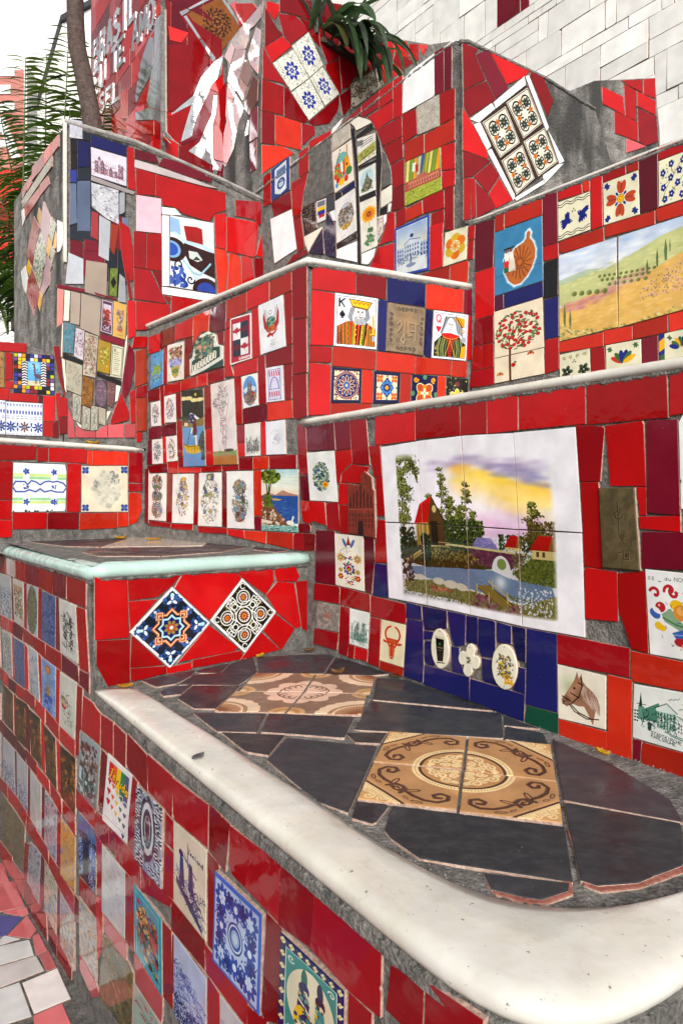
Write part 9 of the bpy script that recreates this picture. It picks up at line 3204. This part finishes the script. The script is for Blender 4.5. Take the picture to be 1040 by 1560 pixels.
# centre line measured from the base: x, z
tp = [(.10, 0, -.3), (.06, 0, 0), (.035, 0, .9), (0, 0, 1.55), (-.03, 0, 1.75), (-.075, 0, 1.98), (-.125, 0, 2.2), (-.135, 0, 2.38), (-.14, 0, 2.6), (-.145, 0, 2.9), (-.13, 0, 3.3), (-.09, .05, 3.9), (-.05, .1, 4.6)]
V, Fc = tube(tp, [.09, .085, .078, .072, .068, .066, .064, .062, .06, .058, .055, .05, .04], 14, 2)
link('trunk', mesh('trunk', V, Fc, smooth=True), ['bark'], tree)
for k, (a, z, ln) in enumerate(((.6, 3.9, .9), (2.4, 4.3, .8), (4.2, 4.1, .9))):
    b0 = Vector((-.09, .05, z)); e = b0 + Vector((math.cos(a) * ln, math.sin(a) * ln, .7))
    V, Fc = tube([b0, b0.lerp(e, .5) + Vector((0, 0, .05)), e], [.04, .028, .012], 8, k)
    link('limb', mesh('limb', V, Fc, smooth=True), ['bark'], tree)
    V, Fc = [], []
    for _ in range(140):
        p = e + Vector((rp.gauss(0, .4), rp.gauss(0, .4), rp.gauss(.15, .25)))
        v, f = blade(p, (rp.uniform(-1, 1), rp.uniform(-1, 1), rp.uniform(-.4, .4)), .14, .05, .8, n=2)
        Fc += [[i + len(V) for i in q] for q in f]; V += v
    link('crown', mesh('crown', V, Fc), ['palm_leaf'], tree)

# palms: fronds with a thin stalk and pairs of narrow leaflets
def palm(loc, fronds, label, seed):
    r = random.Random(seed)
    root = empty('palm_plant', loc)
    tag(root, label, 'palm')
    for (az, el, ln, dr, base, ll) in fronds:
        d = Vector((math.cos(az) * math.cos(el), math.sin(az) * math.cos(el), math.sin(el)))
        p = Vector(base)
        pts, dirs = [p.copy()], [d.copy()]
        for i in range(16):
            d = (d + Vector((0, 0, -dr / 16))).normalized(); p = p + d * (ln / 16); pts.append(p.copy()); dirs.append(d.copy())
        V, Fc = tube(pts, [.008 * (1 - .8 * i / 16) + .0015 for i in range(17)], 5, 1, 0)
        fr = link('frond', mesh('frond', V, Fc, smooth=True), ['palm_leaf'], root)
        V, Fc = [], []
        for i in range(2, 17):
            for h in range(3):
                t = (i + .33 * h) / 17
                k = min(16, i)
                side = dirs[k].cross(Vector((.3, -1, .2)))
                side = Vector((side.x, side.y * .5, side.z)).normalized() if side.length > .1 else Vector((1, 0, 0))
                for s in (-1, 1):
                    dd = side * s + dirs[k] * r.uniform(.15, .45) + Vector((0, r.uniform(-.3, .15), .12))
                    l2 = ll * (math.sin(math.pi * min(1, .18 + .8 * t)) ** .6) * r.uniform(.8, 1.1)
                    v, f = blade(pts[k] - dirs[k] * (ln / 48 * h), dd, l2, .023, r.uniform(.5, 1.1), n=5, twist=r.uniform(.1, .6))
                    lf = link('leaflet', mesh('leaflet', v, f, smooth=True), [r.choice(['palm_leaf', 'palm_leaf', 'palm_leaf', 'palm_leaf_dark'])], fr)
    return root
palm((-2.22, 5.0, 3.5), [
    (1.4, 1.5, 1.95, .15, (.03, 0, .0), .36), (1.7, 1.52, 1.6, .1, (-.2, -.1, .0), .36), (1.2, 1.45, 1.5, .3, (.2, .15, 0), .34), (1.9, 1.5, 1.8, .2, (-.12, .1, 0), .38), (1.3, 1.5, 1.25, .2, (.1, -.1, 0), .34), (2.6, 1.35, 1.5, .4, (-.25, .1, 0), .36), (.4, 1.25, 1.2, .5, (-.05, .05, 0), .34), (2.9, 1.2, 1.2, .7, (-.2, .05, 0), .34),
    (2.2, 1.35, .95, .3, (-.12, .1, .1), .34), (1.0, 1.4, .9, .4, (.1, .1, .2), .32)],
    'feathery green palm rising behind the grey wall side, beside the tree trunk', 4)
palm((-2.58, 5.0, 3.0), [
    (2.6, 1.2, .95, .8, (0, 0, 0), .3), (1.2, 1.3, 1.1, .5, (.06, .05, 0), .3), (3.6, 1.0, .9, 1.2, (0, 0, .1), .3), (.4, 1.1, .8, .8, (.05, 0, .2), .28), (2.0, 1.4, 1.25, .3, (-.05, .1, 0), .3), (4.4, .9, .8, 1.4, (0, -.05, .15), .28)],
    'low spreading palm at the left edge below the taller palm', 6)

# grit swept against the walls and along the rim
V, Fc = [], []
rg = random.Random(77)
def pebble(x, y, z, s):
    k = len(V)
    for a in range(5): 
        t = 1.2566 * a + rg.uniform(-.4, .4); V.append((x + s * math.cos(t) * rg.uniform(.6, 1), y + s * math.sin(t) * rg.uniform(.6, 1), z))
    V.append((x + s * rg.uniform(-.3, .3), y + s * rg.uniform(-.3, .3), z + s * rg.uniform(.5, 1)))
    for a in range(5): Fc.append([k + a, k + (a + 1) % 5, k + 5])
base_line = [Vector(p) for p in BENCH[:8]]
for _ in range(620):
    i = rg.randrange(len(base_line) - 1)
    p = base_line[i].lerp(base_line[i + 1], rg.random())
    q = Vector((.25, 1.75)) - p; q.normalize()
    p = p + q * abs(rg.gauss(.012, .022))
    pebble(p.x, p.y, BZ + .002, rg.choice([.0012, .0016, .002, .0035]))
for _ in range(420):
    i = rg.randrange(NR); p = ri[i] - (ro[i] - ri[i]).normalized() * abs(rg.gauss(0, .022))
    pebble(p.x, p.y, BZ + .003, rg.choice([.001, .0014, .002, .003]))
for _ in range(260):
    x, y = rg.uniform(-.6, .8), rg.uniform(1.0, 2.5)
    if inside(poly, x, y): pebble(x, y, BZ + .0055, rg.choice([.0006, .0008, .0012]))
tag(link('grit', mesh('grit', V, Fc), ['old_cement']), 'fine grit and crumbs lying on the bench seat', 'grit', kind='stuff')

palm((-2.42, 5.3, 2.8), [
    (.9, 1.3, 1.7, .4, (.2, 0, 0), .36), (2.1, 1.4, 2.1, .25, (0, 0, 0), .38), (2.7, 1.2, 1.7, .6, (-.1, 0, 0), .36), (1.5, 1.5, 1.9, .15, (.12, .1, .2), .38), (3.3, 1.15, 1.4, .8, (-.1, 0, .3), .34), (1.1, 1.45, 1.3, .3, (.05, -.1, .1), .34), (.2, 1.2, 1.5, .6, (.2, 0, .3), .34)],
    'dense palm farther back between the trunk and the red lettered wall', 9)

# fallen leaves
def fallen(x, y, z, s, mat, label, rz, curl=.35, name='fallen_leaf'):
    V, Fc = [], []
    n = 8
    for i in range(n + 1):
        t = i / n - .5
        w = s * .26 * math.cos(math.pi * t) ** .8 + .0006
        for k in (-1, 0, 1): V.append((t * s, k * w, curl * s * (abs(k) * .45 + 2.2 * t * t * .5) + .0015))
    for i in range(n):
        for j in range(2): Fc.append([3 * i + j, 3 * i + 3 + j, 3 * i + 4 + j, 3 * i + 1 + j])
    o = link(name, mesh(name, V, Fc, smooth=True), [mat])
    o.location = (x, y, z); o.rotation_euler = (0, 0, rz)
    sm = o.modifiers.new('thickness', 'SOLIDIFY'); sm.thickness = .0008
    return tag(o, label, 'leaf', 'fallen leaves')
fallen(-.692, 2.075, BZ + .012, .05, 'yellow_leaf', 'bright yellow fallen leaf on the far end of the white rim', .35, .3)
fallen(-.314, 2.50, BZ + .007, .042, 'yellow_leaf', 'greenish yellow curled leaf below the two diagonal tiles', 1.0, .5)
fallen(-.13, 2.60, BZ + .007, .04, 'brown_leaf', 'brown fallen leaf in the inner corner of the bench', .2, .5)
fallen(-.012, 2.235, BZ + .012, .05, 'brown_leaf', 'brown fallen leaf lying on the pinkish beige floor tiles', .3, .6)
fallen(.19, 2.215, BZ + .007, .05, 'brown_leaf', 'brown fallen leaf at the foot of the wall beside the bull tile', .1, .25)
fallen(.612, 1.515, BZ + .012, .032, 'yellow_leaf', 'small yellow leaf at the foot of the wall below the horse tile', 2.3, .6)
fallen(-.327, 1.475, BZ + .021, .036, 'grey_leaf', 'withered grey leaf stuck on the white rim', 1.0, .25)
fallen(-1.25, 3.66, TZ + .006, .06, 'yellow_leaf', 'yellow leaf in the far corner of the mint lipped seat', .5, .5)
fallen(-1.04, 3.58, TZ + .006, .08, 'yellow_leaf', 'flat yellow leaf below the row of oval picture tiles', .2, .25)
fallen(-1.43, 3.72, 1.66 + .345, .07, 'yellow_leaf', 'yellow leaf on the white ledge under the long mosaic oval', .5, .4)

# far houses: a pale gabled one and a red wall with big white letters
house = empty('house', (-5.5, 12.0, -1.0))
tag(house, 'pale plastered house with a dark roof edge behind the palm and trunk', 'building')
hx0 = [(-.30, 0), (4.0, 0), (4.0, 14), (.35, 11.6), (-.30, 9.4)]
V, Fc = prism([(x, z) for x, z in hx0], 0, 4.0, lambda u, v, h: (u, h, v))
link('wall', mesh('wall', V, Fc), ['white_plaster'], house)
V, Fc = sweep([(-.34, -.03, 9.3), (.33, -.03, 11.63), (1.2, -.03, 12.1)], [(-.03, -.05), (-.03, .05), (.05, .05), (.05, -.05)], 0, .5)
link('roof_edge', mesh('roof_edge', V, Fc), ['glaze_dg'], house)
for k in range(2):
    V, Fc = prism([(.9 + k * 1.3, 9.6), (1.6 + k * 1.3, 9.6), (1.6 + k * 1.3, 10.9), (.9 + k * 1.3, 10.9)], -.03, .02, lambda u, v, h: (u, h, v))
back = tag(link('house', mesh('house', *prism([(-26, -1), (-5.75, -1), (-5.75, 17.0), (-26, 17.0)], 0, 5, lambda u, v, h: (u, 16 + h, v))), ['white_plaster']), 'whitish house block behind the red lettered wall, enlarged to stand in for bright sky', 'building')  # white block stretched over the left edge in place of bright sky
sign = empty('painted_wall', (-5.1, 8.6, -1.5))
tag(sign, 'red wall with big white letters far behind the palm', 'wall')
V, Fc = prism([(-1.6, 0), (.92, 0), (.92, 9.0), (.5, 9.1), (-1.6, 9.4)], 0, .3, lambda u, v, h: (u, h, v))
link('wall', mesh('wall', V, Fc), ['white_plaster'], sign)
rr = random.Random(2)
for i in range(5):
    for j in range(6):
        x = -1.06 + .39 * i; z = 6.3 + .44 * j
        V, Fc, M, c = slab([(x, z), (x + .38, z), (x + .38, z + .43), (x, z + .43)], 0, .012, .003, rr)
        link('tile', mesh('tile', [(u, -h, v) for u, v, h in V], Fc, M), [rr.choice(['glaze_lr', 'glaze_r', 'glaze_sal', 'glaze_lr']), 'biscuit'], sign)
def big_letter(ch, x, z, w, h, t):
    V, Fc = [], []
    for st in FONT[ch]:
        for (x0, y0), (x1, y1) in zip(st[:-1], st[1:]):
            a = Vector((x + x0 * w, z + (1 - y0) * h)); b = Vector((x + x1 * w, z + (1 - y1) * h))
            dd = (b - a).normalized(); nn = Vector((-dd.y, dd.x)) * t / 2; a -= dd * t * .4; b += dd * t * .4
            q = [a - nn, b - nn, b + nn, a + nn]; k = len(V)
            yy = -.024 - .001 * len(V) / 8
            V += [(p.x, .0, p.y) for p in q] + [(p.x, yy, p.y) for p in q]
            Fc += [[k + 4, k + 5, k + 6, k + 7]] + [[k + i, k + (i + 1) % 4, k + 4 + (i + 1) % 4, k + 4 + i] for i in range(4)]
    o = link('letter', mesh('letter', V, Fc), ['glaze_w'], sign); o['label'] = 'big white letter ' + ch
big_letter('E', .46, 8.42, .26, .48, .12)
big_letter('A', .40, 7.78, .38, .48, .11)
bpy.context.view_layer.update()
